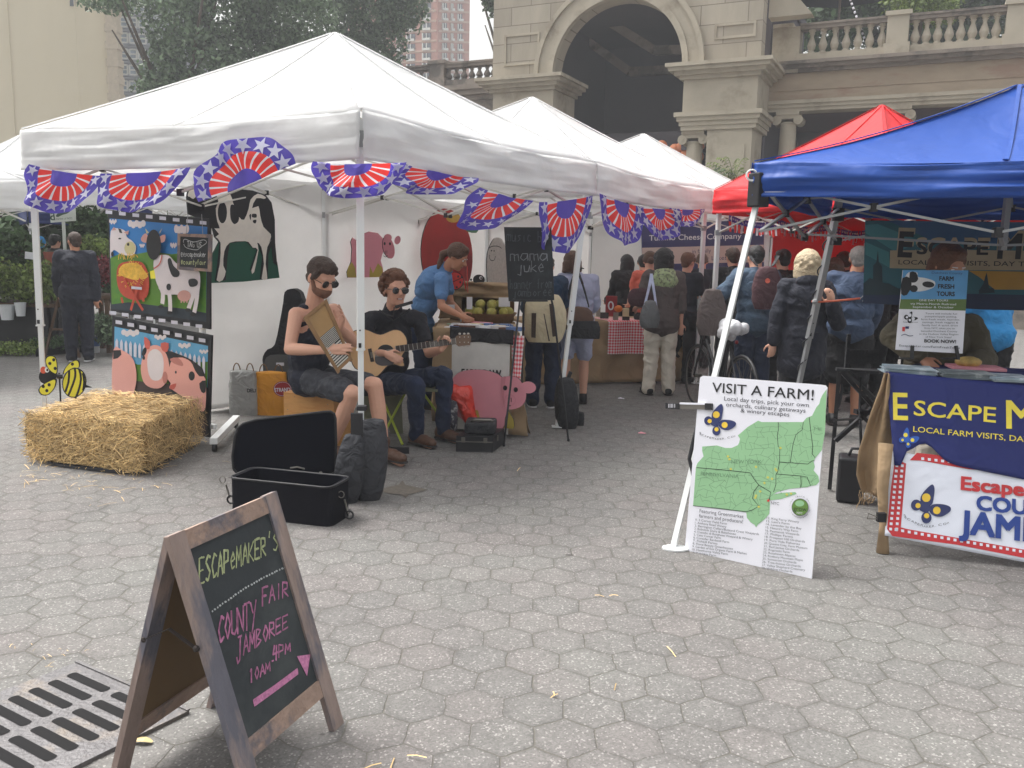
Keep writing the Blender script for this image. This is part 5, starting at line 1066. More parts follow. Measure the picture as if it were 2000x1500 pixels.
# chalkboard on easel
k=cE;pl=Pl(D(1030,515,7.35),V((-.12,-1,.12)));ms=T('music_chalkboard',pl.at(1030,585),'tall black chalkboard reading music by mama juke on a thin black easel','chalkboard')
mb=MB();mb.slab([pl.at(*p) for p in k(480,155,810,158,830,664,512,672)],pl.n*-.012);bd=mb.build('board',MT['slate_black'],ms)
mb=MB();chalk(mb,pl,'music by',k(500,255)[0],k(785,262)[0],22,1.3,1,.001,3,2,.25);chalk(mb,pl,'mama',k(525,390)[0],k(795,390)[0],22,1.2,0,.001,4,2,.12);chalk(mb,pl,'juke',k(570,470)[0],k(765,470)[0],22,1.2,0,.001,5,2,.1);chalk(mb,pl,'hanner from',k(520,590)[0],k(820,580)[0],20,1.2,1,.001,6,1,.2);chalk(mb,pl,'jamboree',k(540,640)[0],k(820,636)[0],17,1.2,1,.001,7,1,.2);mb.build('chalk_lettering',[mat('chalk_dull',(136,138,142),.95,0,.4,90),MT['chalk_grey']],bd)
mb=MB();tp=pl.at(1030,560,-.03);f1,f2,f3=G(984,872),G(1016,838),G(1110,862)
for f_,s in ((f1,(1015,585)),(f2,(1023,585))):mb.tube([f_+V((0,0,.01)),pl.at(*s,-.02)],.009,6)
mb.tube([f3+V((0,0,.01)),pl.at(1080,600,-.05),pl.at(1050,480,-.03)],.009,6);mb.bar(pl.at(1000,587,.01),pl.at(1070,587,.01),.02,.02)
for f_ in (f1,f2,f3):mb.ell(f_+V((0,0,.012)),.014,None,8)
mb.build('easel',MT['black_plastic'],ms)
# second table with gingham cloth
gA=G(1108,752);gB=G(1275,748);dx2=(gB-gA).normalized();dy2=V((-dx2.y,dx2.x,0));t2=T('market_table',gA+dx2*.5,'second market table with red gingham cloth over burlap, before the white wall','market table')
ty=lambda a,b,z:gA+dx2*a+dy2*b+V((0,0,z));L2=(gB-gA).length+.5;T2=.80
mb=MB();mb.slab([ty(-.6,0,T2),ty(L2,0,T2),ty(L2,.8,T2),ty(-.6,.8,T2)],(0,0,-.03));mb.build('table_top',MT['burlap'],t2)
mb=MB();drape(mb,ty(-.6,-.01,0),ty(L2,-.01,0),T2,.03,side=-dy2,flare=.05,seed=3);mb.build('tablecloth',MT['burlap'],t2,smooth=True,solid=.004)
mb=MB();gg=lambda u,v:(ty(.5+.5*u,.5-1.25*v,T2+.006) if v<.42 else ty(.5+.5*u,-.06-.02*math.sin(u*8),T2+.006-(v-.42)*.72));gingham(mb,gg,29,41);mb.build('gingham_cloth',GM,t2,solid=.002)
gd=gA.y+.25
def item(nm,px,py,w,h,dd,m,lab,cat,depth=.04,bev=.003,d=None):
    d=d or gd;a=D(px-w/2,py,d);b=D(px+w/2,py,d);hh=(D(px,py-h,d)-D(px,py,d)).length;mb=MB();mb.box((a+b)/2+V((0,0,hh/2)),((b-a).length,depth,hh));return tag(mb.build(nm,MT[m],bev=bev),lab,cat)
mat('frame_red',(148,36,40),.5);mat('squash_orange',(222,120,40),.5);mat('jar_dark',(60,44,44),.2);mat('jar_glass',(140,130,120),.2)
o=item('picture_frame',1193,618,22,40,0,'frame_red','dark red framed sign standing on the gingham table','sign');pl=Pl(D(1193,600,gd-.03),V((0,-1,0)));A=Art(pl,['paper_white','frame_red'],base=.002);A.P(circ(1193,597,6,9),'paper_white');A.P(circ(1193,597,3,6),'frame_red');A.build('emblem',o)
mb=MB();mb.ell(D(1207,603,gd)+V((0,0,-.0)),(.06,.05,.045),None,14);tag(mb.build('squash',MT['squash_orange'],smooth=True),'orange squash behind the red framed sign','squash')
for i,(x,y,w_,h_,m,lab) in enumerate(((1180,622,16,12,'jar_dark','dark jar in front of the red framed sign'),(1202,626,10,16,'jar_glass','small glass jar right of the red framed sign'),(1222,618,12,16,'card_cream','cream box left of the shopper with the grey bag'),(1222,626,14,8,'jar_dark','low dark tin at the edge of the gingham cloth'),(1168,618,8,18,'jar_glass','slim glass jar at the left of the gingham table'),(1152,620,8,14,'card_cream','little cream carton beside the striped shirt shopper'))):
    item('jar' if 'jar' in lab else 'tin' if 'tin' in lab else 'carton',x,y,w_,h_,0,m,lab,'jar' if 'jar' in lab else 'container',depth=.06)
# cheese company banner
mat('banner_navy',(50,48,92),.6,0,.05);mat('banner_tan',(186,166,158),.6,0,.04);mat('print_cream',(216,212,214),.6)
e0=Bc+WV*2;e1=Rc+WV*2;pl=wall(e0,e1,.12);k=cE;cb=T('cheese_banner',pl.at(1365,590),'navy and tan cheese company banner on the end wall of the white row','banner')
mb=MB();mb.slab([pl.at(*p) for p in ((1252,440),(1492,428),(1492,592),(1256,592))],pl.n*-.008);bn=mb.build('cloth',MT['banner_navy'],cb)
A=Art(pl,['banner_tan','print_cream','banner_navy']);A.P([(1254,484),(1492,478),(1492,512),(1254,516)],'banner_tan')
A.text('Tumino Cheese Company',(1268,470),(1448,466),11,'print_cream',.005);A.text('in family',(1352,495),(1389,493),8,'banner_navy');A.text('Finger Lakes',(1352,510),(1420,507),8.5,'banner_navy');A.text('www.tumino.com',(1373,541),(1450,540),7,'print_cream');A.build('lettering',bn)
# ================================================================ VISIT A FARM sign
mat('board_white',(224,224,232),.45,0,.03,3);mat('map_green',(140,184,140),.5,0,.05,6);mat('map_line',(96,128,100),.5);mat('navy_ink',(38,48,96),.5);mat('yellow_dot',(226,190,60),.5);mat('map_blue',(172,196,200),.5);mat('ink_grey',(62,64,72),.6);mat('foam_edge',(200,198,196),.8);mat('map_yellow',(200,196,90),.5);mat('star_red',(206,60,60),.5);mat('badge_green',(92,128,56),.5)
s0_,s1_,s2_=V((.98,4.53,0)),V((1.53,4.15,0)),V((1.05,4.62,.95));pl=Pl(s0_,(s1_-s0_).cross(s2_-s0_))
k=cL;vs_=T('farm_sign',(s0_+s1_)/2,'white foam board sign VISIT A FARM! with a green county map','sign')
q=k(318,35,325,22,345,14,1180,78,1215,84,1228,100,1118,1462,1105,1475,215,1295,208,1280)
mb=MB();mb.slab([pl.at(*p) for p in q],pl.n*-.012,0,1);bd=mb.build('board',[MT['board_white'],MT['foam_edge']],vs_)
A=Art(pl,['map_green','map_line','ink','navy_ink','yellow_dot','board_white','ink_grey','map_yellow','star_red','badge_green'],step=.00015)
mp=k(335,520,440,512,500,530,545,530,590,510,600,490,605,465,590,440,620,415,660,380,735,335,760,345,1055,345,1080,315,1120,300,1150,240,1172,215,1180,180,1195,150,1224,110,1212,420,1190,545,1145,600,1130,625,1140,665,1130,690,1165,730,1172,770,1150,795,1120,800,1085,810,960,822,870,845,840,865,900,850,1000,845,1010,858,900,895,815,905,820,930,815,1000,780,1040,735,1075,720,1098,710,1080,680,1060,655,1030,650,990,270,942,290,670,300,640,345,590,335,550)
A.P(mp,'map_green')
def inside(x,y,P):
    c=False;n=len(P)
    for i in range(n):
        a,b=P[i],P[i-1]
        if (a[1]>y)!=(b[1]>y) and x<(b[0]-a[0])*(y-a[1])/(b[1]-a[1])+a[0]:c=not c
    return c
rd=random.Random(3);g={}
for i in range(26):
    for j in range(24):g[i,j]=(1355+i*11+rd.uniform(-5,5)+(4 if j%2 else 0),815+j*11+rd.uniform(-4.5,4.5)+i*.6)
for (i,j),p in g.items():
    for q in ((i+1,j),(i,j+1)):
        if q in g and rd.random()<.66 and inside(*p,mp) and inside(*g[q],mp):A.line([p,((p[0]+g[q][0])/2+rd.uniform(-1,1),(p[1]+g[q][1])/2+rd.uniform(-1,1)),g[q]],.55,'map_line');A.k-=A.st
A.k+=A.st
for l in ((878,345,880,400,872,440,878,520,890,530,888,630,875,700,862,720,862,790,845,845),(1058,345,1050,400,1005,435,985,500,975,560,965,632),(1100,310,1110,400,1125,520,1120,570,1142,600),(888,630,960,635,1090,645,1120,622,1138,622),(866,716,1040,730,1085,738,1110,800),(1040,730,1042,790,1035,815),(295,670,520,690,680,708,705,750,740,795,825,845,815,900),(740,795,705,840,695,890,740,945,690,975,650,985,270,942)):
    A.line(k(*l),1.1,'ink')
for x,y in ((520,590),(530,610),(540,680),(805,740),(835,750),(860,680),(865,690),(780,780),(720,870),(750,840),(970,855),(940,862),(895,530),(740,950),(720,665),(715,885)):
    A.P([(a,b) for a,b in circ(*k(x,y)[0],2.6,2.2,7,rd.random())],'map_yellow');A.k-=A.st
A.k+=A.st;A.P(star(*k(808,905)[0],4.2),'star_red')
A.text('VISIT A FARM!',k(405,130)[0],k(1130,188)[0],19.5,'ink',-.004)
A.text('Local day trips, pick your own',k(492,190)[0],k(1097,238)[0],8.2,'ink_grey');A.text('orchards, culinary getaways',k(506,232)[0],k(1074,278)[0],8.2,'ink_grey');A.text('& winery escapes',k(610,275)[0],k(958,305)[0],8.2,'ink_grey')
def bfly(A,f,ink='navy_ink',dot='yellow_dot',sc=1.):
    A.P(f(470,215,485,240,480,290,470,330,440,345,410,325,405,290,430,250),ink,3);A.P(f(578,355,570,375,530,400,490,400,460,380,455,350,480,330,530,330,565,340),ink,3)
    A.P(circ(*f(380,335)[0],8.2*sc,8.6*sc,16),ink);A.P(circ(*f(438,408)[0],8*sc,9*sc,16),ink);A.P(f(395,310,440,320,470,350,440,385,400,365),ink)
    for x,y,r in ((437,292,7.5),(497,366,6.6),(390,338,4.6),(439,397,4.6)):A.P(circ(*f(x,y)[0],r*sc*.9,r*sc*.9,14),dot)
bfly(A,k)
def arctext(A,s,pts,h,m,bold=0.):
    n=len(s);P=smoothpoly(pts,8)[:-8] if len(pts)>2 else pts
    def at(t):
        i=t*(len(P)-1);j=min(int(i),len(P)-2);f=i-j;return (P[j][0]+(P[j+1][0]-P[j][0])*f,P[j][1]+(P[j+1][1]-P[j][1])*f)
    for i,ch in enumerate(s):
        if ch==' ':continue
        w=.72 if ch not in '.I' else .25
        A.text(ch,at(i/n),at((i+w)/n),h*(1.25 if ch in 'EM' and i in(0,6) else 1),m,bold);A.k-=A.st
    A.k+=A.st
arctext(A,'ESCAPEMAKER.COM',k(328,430,370,455,440,472,510,465,568,445),3.6,'ink')
A.text('NYC',k(828,932)[0],k(886,938)[0],6,'ink_grey')
A.text('Featuring Greenmarket',k(318,990)[0],k(632,1032)[0],7.2,'ink_grey');A.text('farmers and producers!',k(314,1025)[0],k(628,1068)[0],7.2,'ink_grey')
L1=['0. 3 Corner Field Farm','1. Anthony Road Winery','2. Barrington Cellars/Buzzard Crest Vineyards','3. Bobolink Dairy & Bakehouse','4. Castello di Borghese Vineyard & Winery','5. Cato Corner Farm','6. Consider Bardwell Farm','7. Fishkill Farms','8. Floral Beauty Greenhouses','9. Garden of Eve Organic Farm & Market','10. Hawthorne Valley Farm','11. Katchkie Farm']
L2=['12. King Ferry Winery',"13. Lani's Farm",'14. Lavender by the Bay',"15. Nature's Way Farm",'16. Paumanok Vineyards','17. Phillips Farms','18. Prospect Hill Orchards','19. Pura Vida Fisheries','20. Queens Cnty. Farm Museum','21. Red Jacket Orchards','22. Rogowski Farm','23. Rosehaven Alpacas','24. Roxbury Mountain Maple','25. Samascott Orchards','26. Tree-licious Orchards','27. Valley Shepherd Creamery','28. Wilklow Orchards']
for i,s in enumerate(L1):
    x,y=288-i*2.2,1048+i*21.2;l=len(s)*10.2;A.text(s,k(x,y)[0],k(x+l,y+l*.135)[0],4.4,'ink_grey')
for i,s in enumerate(L2):
    x,y=798-i*2.2,1036+i*22.2;l=len(s)*11.;A.text(s,k(x,y)[0],k(x+l,y+l*.125)[0],4.4,'ink_grey')
A.P(circ(*k(1038,952)[0],16.5,17,24),'ink_grey');A.P(circ(*k(1038,952)[0],15.5,16,24),'badge_green');A.P(circ(*k(1035,925)[0],9,6,16),'map_green')
A.text('grow',k(990,975)[0],k(1085,982)[0],9,'ink');A.text('NYC',k(1015,998)[0],k(1055,1002)[0],4,'board_white')
for i,ch in enumerate('FARMER TEACH RECYCLE GREENMARKET '):
    a=math.pi*(.95+2*i/33);c=k(1038,955)[0]
    if ch!=' ':p=(c[0]+20*math.cos(a),c[1]+21*math.sin(a));A.text(ch,(p[0]+1.3*math.sin(a),p[1]-1.3*math.cos(a)),(p[0]-1.3*math.sin(a),p[1]+1.3*math.cos(a)),2.6,'ink_grey');A.k-=A.st
A.text('NEW YORK',k(548,640)[0],k(765,640)[0],7,'map_line');A.text('PENNSYLVANIA',k(330,722)[0],k(600,745)[0],7,'map_line');A.text('ME',k(1140,400)[0],k(1195,405)[0],5.5,'map_line')
A.build('print',bd)
cl=T('clamp',pl.at(1345,795),'black and silver spring clamp gripping the left edge of the farm sign','clamp')
mb=MB();mb.slab([pl.at(*p,.012) for p in k(78,208,178,212,178,255,78,248)],pl.n*-.03);mb.build('grip',MT['ink'],cl,bev=.002);mb=MB();mb.slab([pl.at(*p,.014) for p in k(360,210,412,212,412,260,360,256)],pl.n*-.02);mb.build('grip',MT['ink'],cl,bev=.002)
mb=MB();mb.slab([pl.at(*p,.01) for p in k(178,205,360,210,360,222,178,218)],pl.n*-.02);mb.build('bar',MT['board_white'],cl);mb=MB();mb.slab([pl.at(*p,.008) for p in k(178,220,360,223,360,254,178,252)],pl.n*-.016);mb.build('spring',mat('steel',(120,116,110),.35,.7),cl)
A=Art(pl,['board_white'],base=.013);
for x in(102,112,122,132,146):A.line(k(x,215,x,242),.9,'board_white')
A.build('label',cl)
mb=MB();mb.tube([pl.at(*p,-.02) for p in k(290,370,262,480,232,610,255,700,262,745)],.011,6);tag(mb.build('strap',MT['black_nylon'],smooth=True),'black strap looping out behind the left edge of the farm sign','strap')
# ================================================================ travel stall table
mat('cloth_navy',(18,32,100),.7,0,.06,4,wave=(5,.35));mat('letter_yellow',(232,214,72),.6);mat('banner_white',(222,226,238),.5,0,.03,3,wave=(3,.3));mat('banner_red',(190,44,50),.5);mat('banner_blue',(30,62,140),.5);mat('fly_blue',(34,86,176),.5)
c0,c1v,c2v=V((2.13,4.83,.95)),V((2.81,4.67,.95)),V((2.05,4.56,.1));nn=(c1v-c0).cross(c2v-c0).normalized();pl=Pl(c0,nn);k=cH
st=T('stall_table',(2.7,5.0,0),'travel stall table with navy cloth and white jamboree banner at the right edge','stall table')
ex=(c1v-c0).normalized();ey=V((-ex.y,ex.x,0))
if ey.y<0:ey=-ey
mb=MB();mb.slab([c0-ex*.02,c0+ex*1.9,c0+ex*1.9+ey*.75,c0+ex*.3+ey*.75],(0,0,-.03));mb.build('table_top',MT['cloth_navy'],st)
def clothgrid(name,TLp,TRp,BRp,BLp,m,off,seed,amp=.012,bot=None):
    mb=MB()
    def fn(u,v):
        x=(TLp[0]*(1-u)+TRp[0]*u)*(1-v)+(BLp[0]*(1-u)+BRp[0]*u)*v;y=(TLp[1]*(1-u)+TRp[1]*u)*(1-v)+(BLp[1]*(1-u)+BRp[1]*u)*v
        if bot:y+=bot(u)*v
        return pl.at(x,y,off-amp*abs(wr(u*5,v*2,seed,1.5))*2*(.2+v))
    mb.grid(fn,50,20);return mb.build(name,m,st,smooth=True,solid=.002)
cn=clothgrid('navy_cloth',(1728,727),(2350,790),(2350,1010),(1745,885),MT['cloth_navy'],.024,3,amp=.003,bot=lambda u:(25 if u<.03 else 0)-30*math.exp(-((u-.1)/.05)**2))
A=Art(pl,['letter_yellow','fly_blue','banner_white'],base=.0265)
for s,a,b,h,bo in (('E',(655,430),(752,433),54,.012),('SCAPE',(795,400),(1362,452),30,.008),('M',(1440,490),(1640,500),56,.012),('AKER',(1690,505),(2130,535),30,.008)):
    A.text(s,k(*a)[0],k(*b)[0],h,'letter_yellow',bo)
A.text('LOCAL FARM VISITS, DAY TRIPS & GETAWAYS',k(790,515)[0],k(2290,655)[0],11,'letter_yellow',.003)
bf=lambda *q:[p for i in range(0,len(q),2) for p in k(760+((q[i]-460)*math.cos(.25)+(q[i+1]-350)*math.sin(.25))*.62,570+(-(q[i]-460)*math.sin(.25)+(q[i+1]-350)*math.cos(.25))*.62)]
bfly(A,bf,'fly_blue','letter_yellow',.62);A.build('lettering',cn)
jb=clothgrid('jamboree_banner',(1738,880),(2350,985),(2350,1165),(1727,1046),MT['banner_white'],.012,8,amp=.0015)
A=Art(pl,['banner_red','banner_white','navy_ink','yellow_dot','banner_blue','ink_grey'],base=.0145)
A.P(k(668,700,745,735,708,1178,750,1190,2000,1410,2000,1462,1571,1392,1100,1300,650,1240,612,1190,640,900),'banner_red');A.P(k(820,660,1571,745,2000,800,2000,850,1571,800,1180,775,850,715,770,712),'banner_red')
A.k+=.0006
for i in range(13):
    t=i/12;y=750+t*440
    for x in (680-i*3.6+0,718-i*3.2):
        q=k(x,y)[0];A.P([(q[0]-2.7,q[1]-2.7),(q[0]+2.7,q[1]-2.2),(q[0]+2.7,q[1]+2.9),(q[0]-2.7,q[1]+2.5)],'banner_white');A.k-=A.st
for i in range(28):
    q=k(675+i*45.5,1195+i*7.9)[0];A.P([(q[0]-2.9,q[1]-2.9),(q[0]+2.9,q[1]-2.2),(q[0]+2.9,q[1]+3),(q[0]-2.9,q[1]+2.4)],'banner_white');A.k-=A.st
    q=k(860+i*46,702+i*5.2)[0];A.P([(q[0]-2.9,q[1]-2.9),(q[0]+2.9,q[1]-2.4),(q[0]+2.9,q[1]+2.6),(q[0]-2.9,q[1]+2.2)],'banner_white');A.k-=A.st
A.k+=A.st*2
bf=lambda *q:[p for i in range(0,len(q),2) for p in k(900+(q[i]-450)*1.22,1030+(q[i+1]-340)*1.2)]
bfly(A,bf,'navy_ink','yellow_dot',1.25)
arctext(A,'ESCAPEMAKER.COM',k(742,1105,800,1150,880,1180,960,1172,1035,1145),4.4,'ink_grey')
A.text("EscapeMaker's",k(1128,915)[0],k(2090,1015)[0],26,'banner_red',.03);A.text('COUNTY FAIR',k(1236,1055)[0],k(2300,1160)[0],28,'banner_blue',.03);A.text('JAMBOREE',k(1118,1215)[0],k(2290,1360)[0],45,'banner_blue',.03);A.build('print',jb)
# burlap skirt and wrapped leg
sd_=Pl(c0+V((-.02,.0,0)),V((-.55,-1,0)));mb=MB()
P_=smoothpoly(k(602,95,570,210,500,400,470,520,418,650,412,840,450,900,500,925,560,905,620,900,650,780,640,600,610,300),2)
mb.slab([sd_.at(x,y) for x,y in P_],sd_.n*-.02);q=mb.build('burlap_skirt',MT['burlap'],st)
mb=MB()
def bsk(u,v):
    L=[(602,95),(570,210),(500,400),(425,640),(412,800),(450,930)];R=[(640,100),(640,220),(640,400),(650,600),(655,780),(640,960)]
    i=min(int(v*5),4);f=v*5-i;a=(L[i][0]*(1-f)+L[i+1][0]*f,L[i][1]*(1-f)+L[i+1][1]*f);b=(R[i][0]*(1-f)+R[i+1][0]*f,R[i][1]*(1-f)+R[i+1][1]*f)
    p=k(a[0]*(1-u)+b[0]*u,a[1]*(1-u)+b[1]*u)[0];return sd_.at(*p,.03+.03*math.sin(u*9+v*3)+.03*wr(u*3,v*4,2))
mb.grid(bsk,16,30);mb.build('burlap_folds',MT['burlap'],st,smooth=True,solid=.004)
lg=G(1724,1080);mb=MB();mb.tube([lg,lg+V((.0,.02,.15)),lg+V((-.01,.05,.35)),lg+V((0,.08,.6))],[.035,.022,.03,.04],10);mb.build('leg_wrap',MT['burlap'],st,smooth=True)
mb=MB();c=D(1714,1010,lg.y-.05);mb.box(c+V((.02,0,0)),(.045,.03,.05));mb.tube([c+V((-.0,0,0)),c+V((-.05,0,.02)),c+V((-.055,0,-.01)),c+V((0,0,-.01))],.003,5,1);o=mb.build('binder_clip',[MT['ink'],MT['steel']],bev=.003);tag(o,'black binder clip on the burlap wrapped table leg','clip')
mb=MB();rd=random.Random(8)
for i in range(26):
    p=sd_.at(*k(rd.uniform(430,560),rd.uniform(900,930))[0],.05);mb.tube([p,p+V((rd.uniform(-.02,.02),-.01,-.03)),p+V((rd.uniform(-.04,.03),-.02,-rd.uniform(.04,.09)))],.0015,4)
fr=mb.build('frayed_edge',MT['burlap'],st);fr['kind']='stuff'
# brochures
mat('brochure',(150,166,176),.4,0,.3,8,c2=(196,206,212),c2s=12);mat('brochure2',(110,120,124),.4,0,.3,8,c2=(170,176,178),c2s=12)
def pile(px,py,w,n,m,lab,seed,d=None):
    rd=random.Random(seed);g=G(px,py,.95) if d is None else V((D(px,py,d).x,d,.95));g.z=.953
    mb=MB()
    for i in range(n):mb.box(g+V((rd.uniform(-.012,.012),rd.uniform(-.01,.01)+.1,i*.006+.003)),(w,.22,.005),Matrix.Rotation(-.22+rd.uniform(-.08,.08),3,'Z'))
    tag(mb.build('brochure_stack',MT[m]),lab,'brochures')
pile(1788,736,.26,7,'brochure','fanned stack of pale blue brochures at the left front of the navy table',2);pile(1900,742,.26,5,'brochure2','low stack of grey brochures right of the pale blue ones',3);pile(1985,748,.2,4,'brochure','brochures at the right edge of the photo on the navy table',5)
g=G(1930,728,.95);mb=MB();mb.box(g+V((0,.15,.012)),(.3,.2,.02),Matrix.Rotation(-.2,3,'Z'));tag(mb.build('folded_cloth',MT['card_pink'],bev=.006),'folded pink cloth behind the grey brochures','cloth')
mb=MB();mb.ell(g+V((-.04,.16,.045)),(.08,.06,.035),None,14);tag(mb.build('yellow_flower',mat('print_yellow',(190,160,90),.7,0,.4,20),smooth=True),'yellow patterned cap resting on the folded pink cloth','cap')
# tour sign
k=cG;pl=Pl(D(1820,610,5.05),V((-.16,-1,.2)));ts=T('tour_sign',pl.at(1810,690),'standing poster FARM FRESH TOURS with a cow face on the navy table','sign')
mb=MB();mb.slab([pl.at(*p) for p in k(925,580,1505,582,1455,1320,860,1285)],pl.n*-.008);bd=mb.build('board',MT['board_white'],ts)
mat('tour_blue',(84,148,196),.5,0,.2,4);mat('tour_green',(88,112,52),.5,0,.2,6);mat('cow_face',(206,206,206),.5)
A=Art(pl,['tour_blue','tour_green','board_white','ink','cow_face','navy_ink','star_red','ink_grey'],step=.00015)
A.P(k(925,580,1505,582,1488,838,905,838),'tour_blue');A.P(k(905,838,1488,838,1482,940,890,925),'tour_green')
A.P(k(975,600,1050,600,1060,640,1120,650,1205,680,1200,730,1130,760,1060,770,1000,760,960,720,940,660),'cow_face',3);A.P(k(920,650,990,650,1000,720,960,800,908,790),'ink',2);A.P(k(985,600,1040,600,1060,660,1030,690,990,680),'ink',2);A.P(circ(*k(1150,708)[0],12,6,14,.1),'ink');A.P(circ(*k(1020,745)[0],8,7,12),'ink')
A.text('Dutchess County',k(1180,612)[0],k(1452,618)[0],4.6,'navy_ink');A.text('FARM',k(1248,672)[0],k(1372,675)[0],8.5,'ink',.03);A.text('FRESH',k(1236,742)[0],k(1378,745)[0],8.5,'ink',.03);A.text('TOURS',k(1225,808)[0],k(1382,811)[0],8.5,'ink',.03)
A.text('ONE DAY TOURS',k(1068,855)[0],k(1325,858)[0],3.8,'board_white');A.text('via Metro-North Railroad',k(990,886)[0],k(1395,892)[0],4,'board_white');A.text('September & October',k(1010,915)[0],k(1375,920)[0],4,'board_white')
bf=lambda *q:[p for i in range(0,len(q),2) for p in k(995+(q[i]-460)*.52,1000+(q[i+1]-340)*.42)]
bfly(A,bf,'ink','board_white',.55);A.text('EscapeMaker.com',k(925,1045)[0],k(1055,1048)[0],2.2,'ink_grey')
A.P(k(945,1080,978,1080,975,1102,943,1100),'navy_ink');A.P(k(918,1085,942,1085,940,1125,916,1122),'star_red');A.line(smoothpoly(k(912,1165,940,1150,980,1165,1015,1160),3)[:-3],1.3,'navy_ink')
for i,s in enumerate(('Tours will include fun','pumpkin/apple picking,','farm fresh meals, hayrides,','tastings, fresh veggies &','family fun! A quick drive','from NYC takes you to','beautiful Dutchess County','in the Hudson Valley Region','of New York State!')):
    l=len(s)*6.4;A.text(s,k(1262-i*3-l,972+i*26)[0],k(1262-i*3+l,976+i*26)[0],3.2,'ink_grey')
A.text('BOOK NOW!',k(1112,1222)[0],k(1392,1230)[0],6.5,'ink',.02);A.text('EscapeMaker.com/FarmFreshTours',k(890,1258)[0],k(1425,1280)[0],4.2,'ink_grey');A.build('print',bd)
mb=MB()
for x in (985,1395):
    a=pl.at(*k(x,1330)[0],.0);mb.bar(a+V((0,-.03,-.02)),pl.at(*k(x+ (15 if x<1200 else -10),1255)[0],.02),.02,.01);mb.bar(a+V((0,-.03,-.02)),a+V((0,.15,-.04)),.02,.012)
mb.build('stand',MT['ink'],ts)
# teal banner at the back of the blue tent
mat('teal',(30,92,104),.5,0,.1,1.5);mat('teal_light',(56,124,128),.5);mat('teal_blue',(38,84,122),.5,0,.15,2);mat('tan_panel',(168,152,122),.5);mat('gold_panel',(176,132,40),.5);mat('deep_navy',(22,40,70),.5);mat('skyline',(18,48,58),.5)
pl=wall(bD,bE,.10);tb=T('travel_banner',pl.at(1850,600),'teal city skyline banner with ESCAPE MAKER lettering hung at the back of the blue tent','banner')
mb=MB();mb.slab([pl.at(*p) for p in k(590,138,2900,165,2900,960,1640,930,570,872)],pl.n*-.006);bn=mb.build('cloth',MT['teal'],tb)
A=Art(pl,['teal','teal_light','teal_blue','tan_panel','gold_panel','deep_navy','skyline','ink','navy_ink'])
A.P(k(780,140,2900,165,2900,420,1200,330,1000,230),'teal_blue');A.P(k(592,180,700,170,1100,330,860,420,592,250),'teal_light');A.P(k(592,330,800,420,810,560,592,440),'teal_light')
A.P(k(575,760,900,740,1500,790,2900,820,2900,960,1640,930,570,872),'deep_navy')
A.P(k(812,405,1520,400,2900,425,2900,585,1500,580,808,562),'tan_panel')
for s,a,b,h,sx in (('E',(880,455),(1000,460),54,.0),('SCAPE',(1045,435),(1680,442),30,0),('M',(1765,470),(1965,475),52,0),('AKER',(2010,470),(2560,480),30,0)):
    A.text(s,(k(*a)[0][0]-1,k(*a)[0][1]+1),(k(*b)[0][0]+1,k(*b)[0][1]+1),h+3,'tan_panel',.07)
for s,a,b,h,sx in (('E',(885,455),(995,460),49,.03),('SCAPE',(1050,435),(1675,442),26,.02),('M',(1770,470),(1960,473),48,.03),('AKER',(2015,468),(2555,478),26,.02)):
    A.text(s,k(*a)[0],k(*b)[0],h,'ink',sx)
A.text('LOCAL FARM VISITS, DAY TRIPS & GETAWAYS',k(885,528)[0],k(2850,560)[0],9,'ink',.004)
A.P(k(1510,585,2900,610,2900,760,1740,752,1600,640),'gold_panel')
A.P(k(575,700,630,650,660,660,662,540,690,510,704,400,712,510,740,545,744,690,800,700,880,740,950,760,950,800,575,800),'skyline')
A.P(k(1600,760,1640,700,1655,640,1668,600,1676,640,1690,740,1730,740,1740,780,1600,790),'skyline')
A.build('print',bn)
# director chair and speaker
k=cH;d_=5.75;cp=lambda x,y,dd=0:D(*k(x,y)[0],d_+dd)
dc=T('director_chair',G(1640,955),'tall black folding director chair beside the travel stall table','chair')
mb=MB();g1=G(1620,958)
def leg_(a,b,w=.026):
    mb=MB();mb.bar(a,b,w,w*.8);return mb.build('leg',MT['black_plastic'],dc)
leg_(V((g1.x,g1.y,.01)),cp(285,75));leg_(cp(560,950,.35)*1,cp(620,95,.35));
mb=MB();mb.bar(cp(290,85),cp(560,380),.025);mb.bar(cp(330,90,.3),cp(600,350,.1),.025);mb.bar(cp(255,575),cp(550,315),.028);mb.bar(cp(430,380,.1),cp(560,220,.3),.025);mb.bar(cp(440,400,.3),cp(600,560,.3),.025);mb.bar(cp(245,430),cp(430,420,.4),.015);mb.box(cp(440,372),(.09,.06,.03));mb.build('brace',MT['black_plastic'],dc)
mb=MB();mb.bar(cp(262,75),cp(370,85,.0),.03,.02);mb.bar(cp(262,75,.4),cp(600,85,.4),.03,.02);mb.slab([cp(270,72),cp(560,90),cp(600,80,.4),cp(330,66,.4)],(0,0,-.02));mb.build('seat',MT['black_nylon'],dc)
mb=MB();mb.bar(cp(350,-170,.35),cp(330,80,.35),.025);mb.slab([cp(330,-60,.4),cp(560,-60,.4),cp(560,40,.4),cp(330,40,.4)],(0,.01,0));mb.build('backrest',MT['black_nylon'],dc)
g=G(1668,985);sp_=T('speaker',g+V((0,.1,0)),'small black speaker box with a handle strap on the paving under the director chair','speaker')
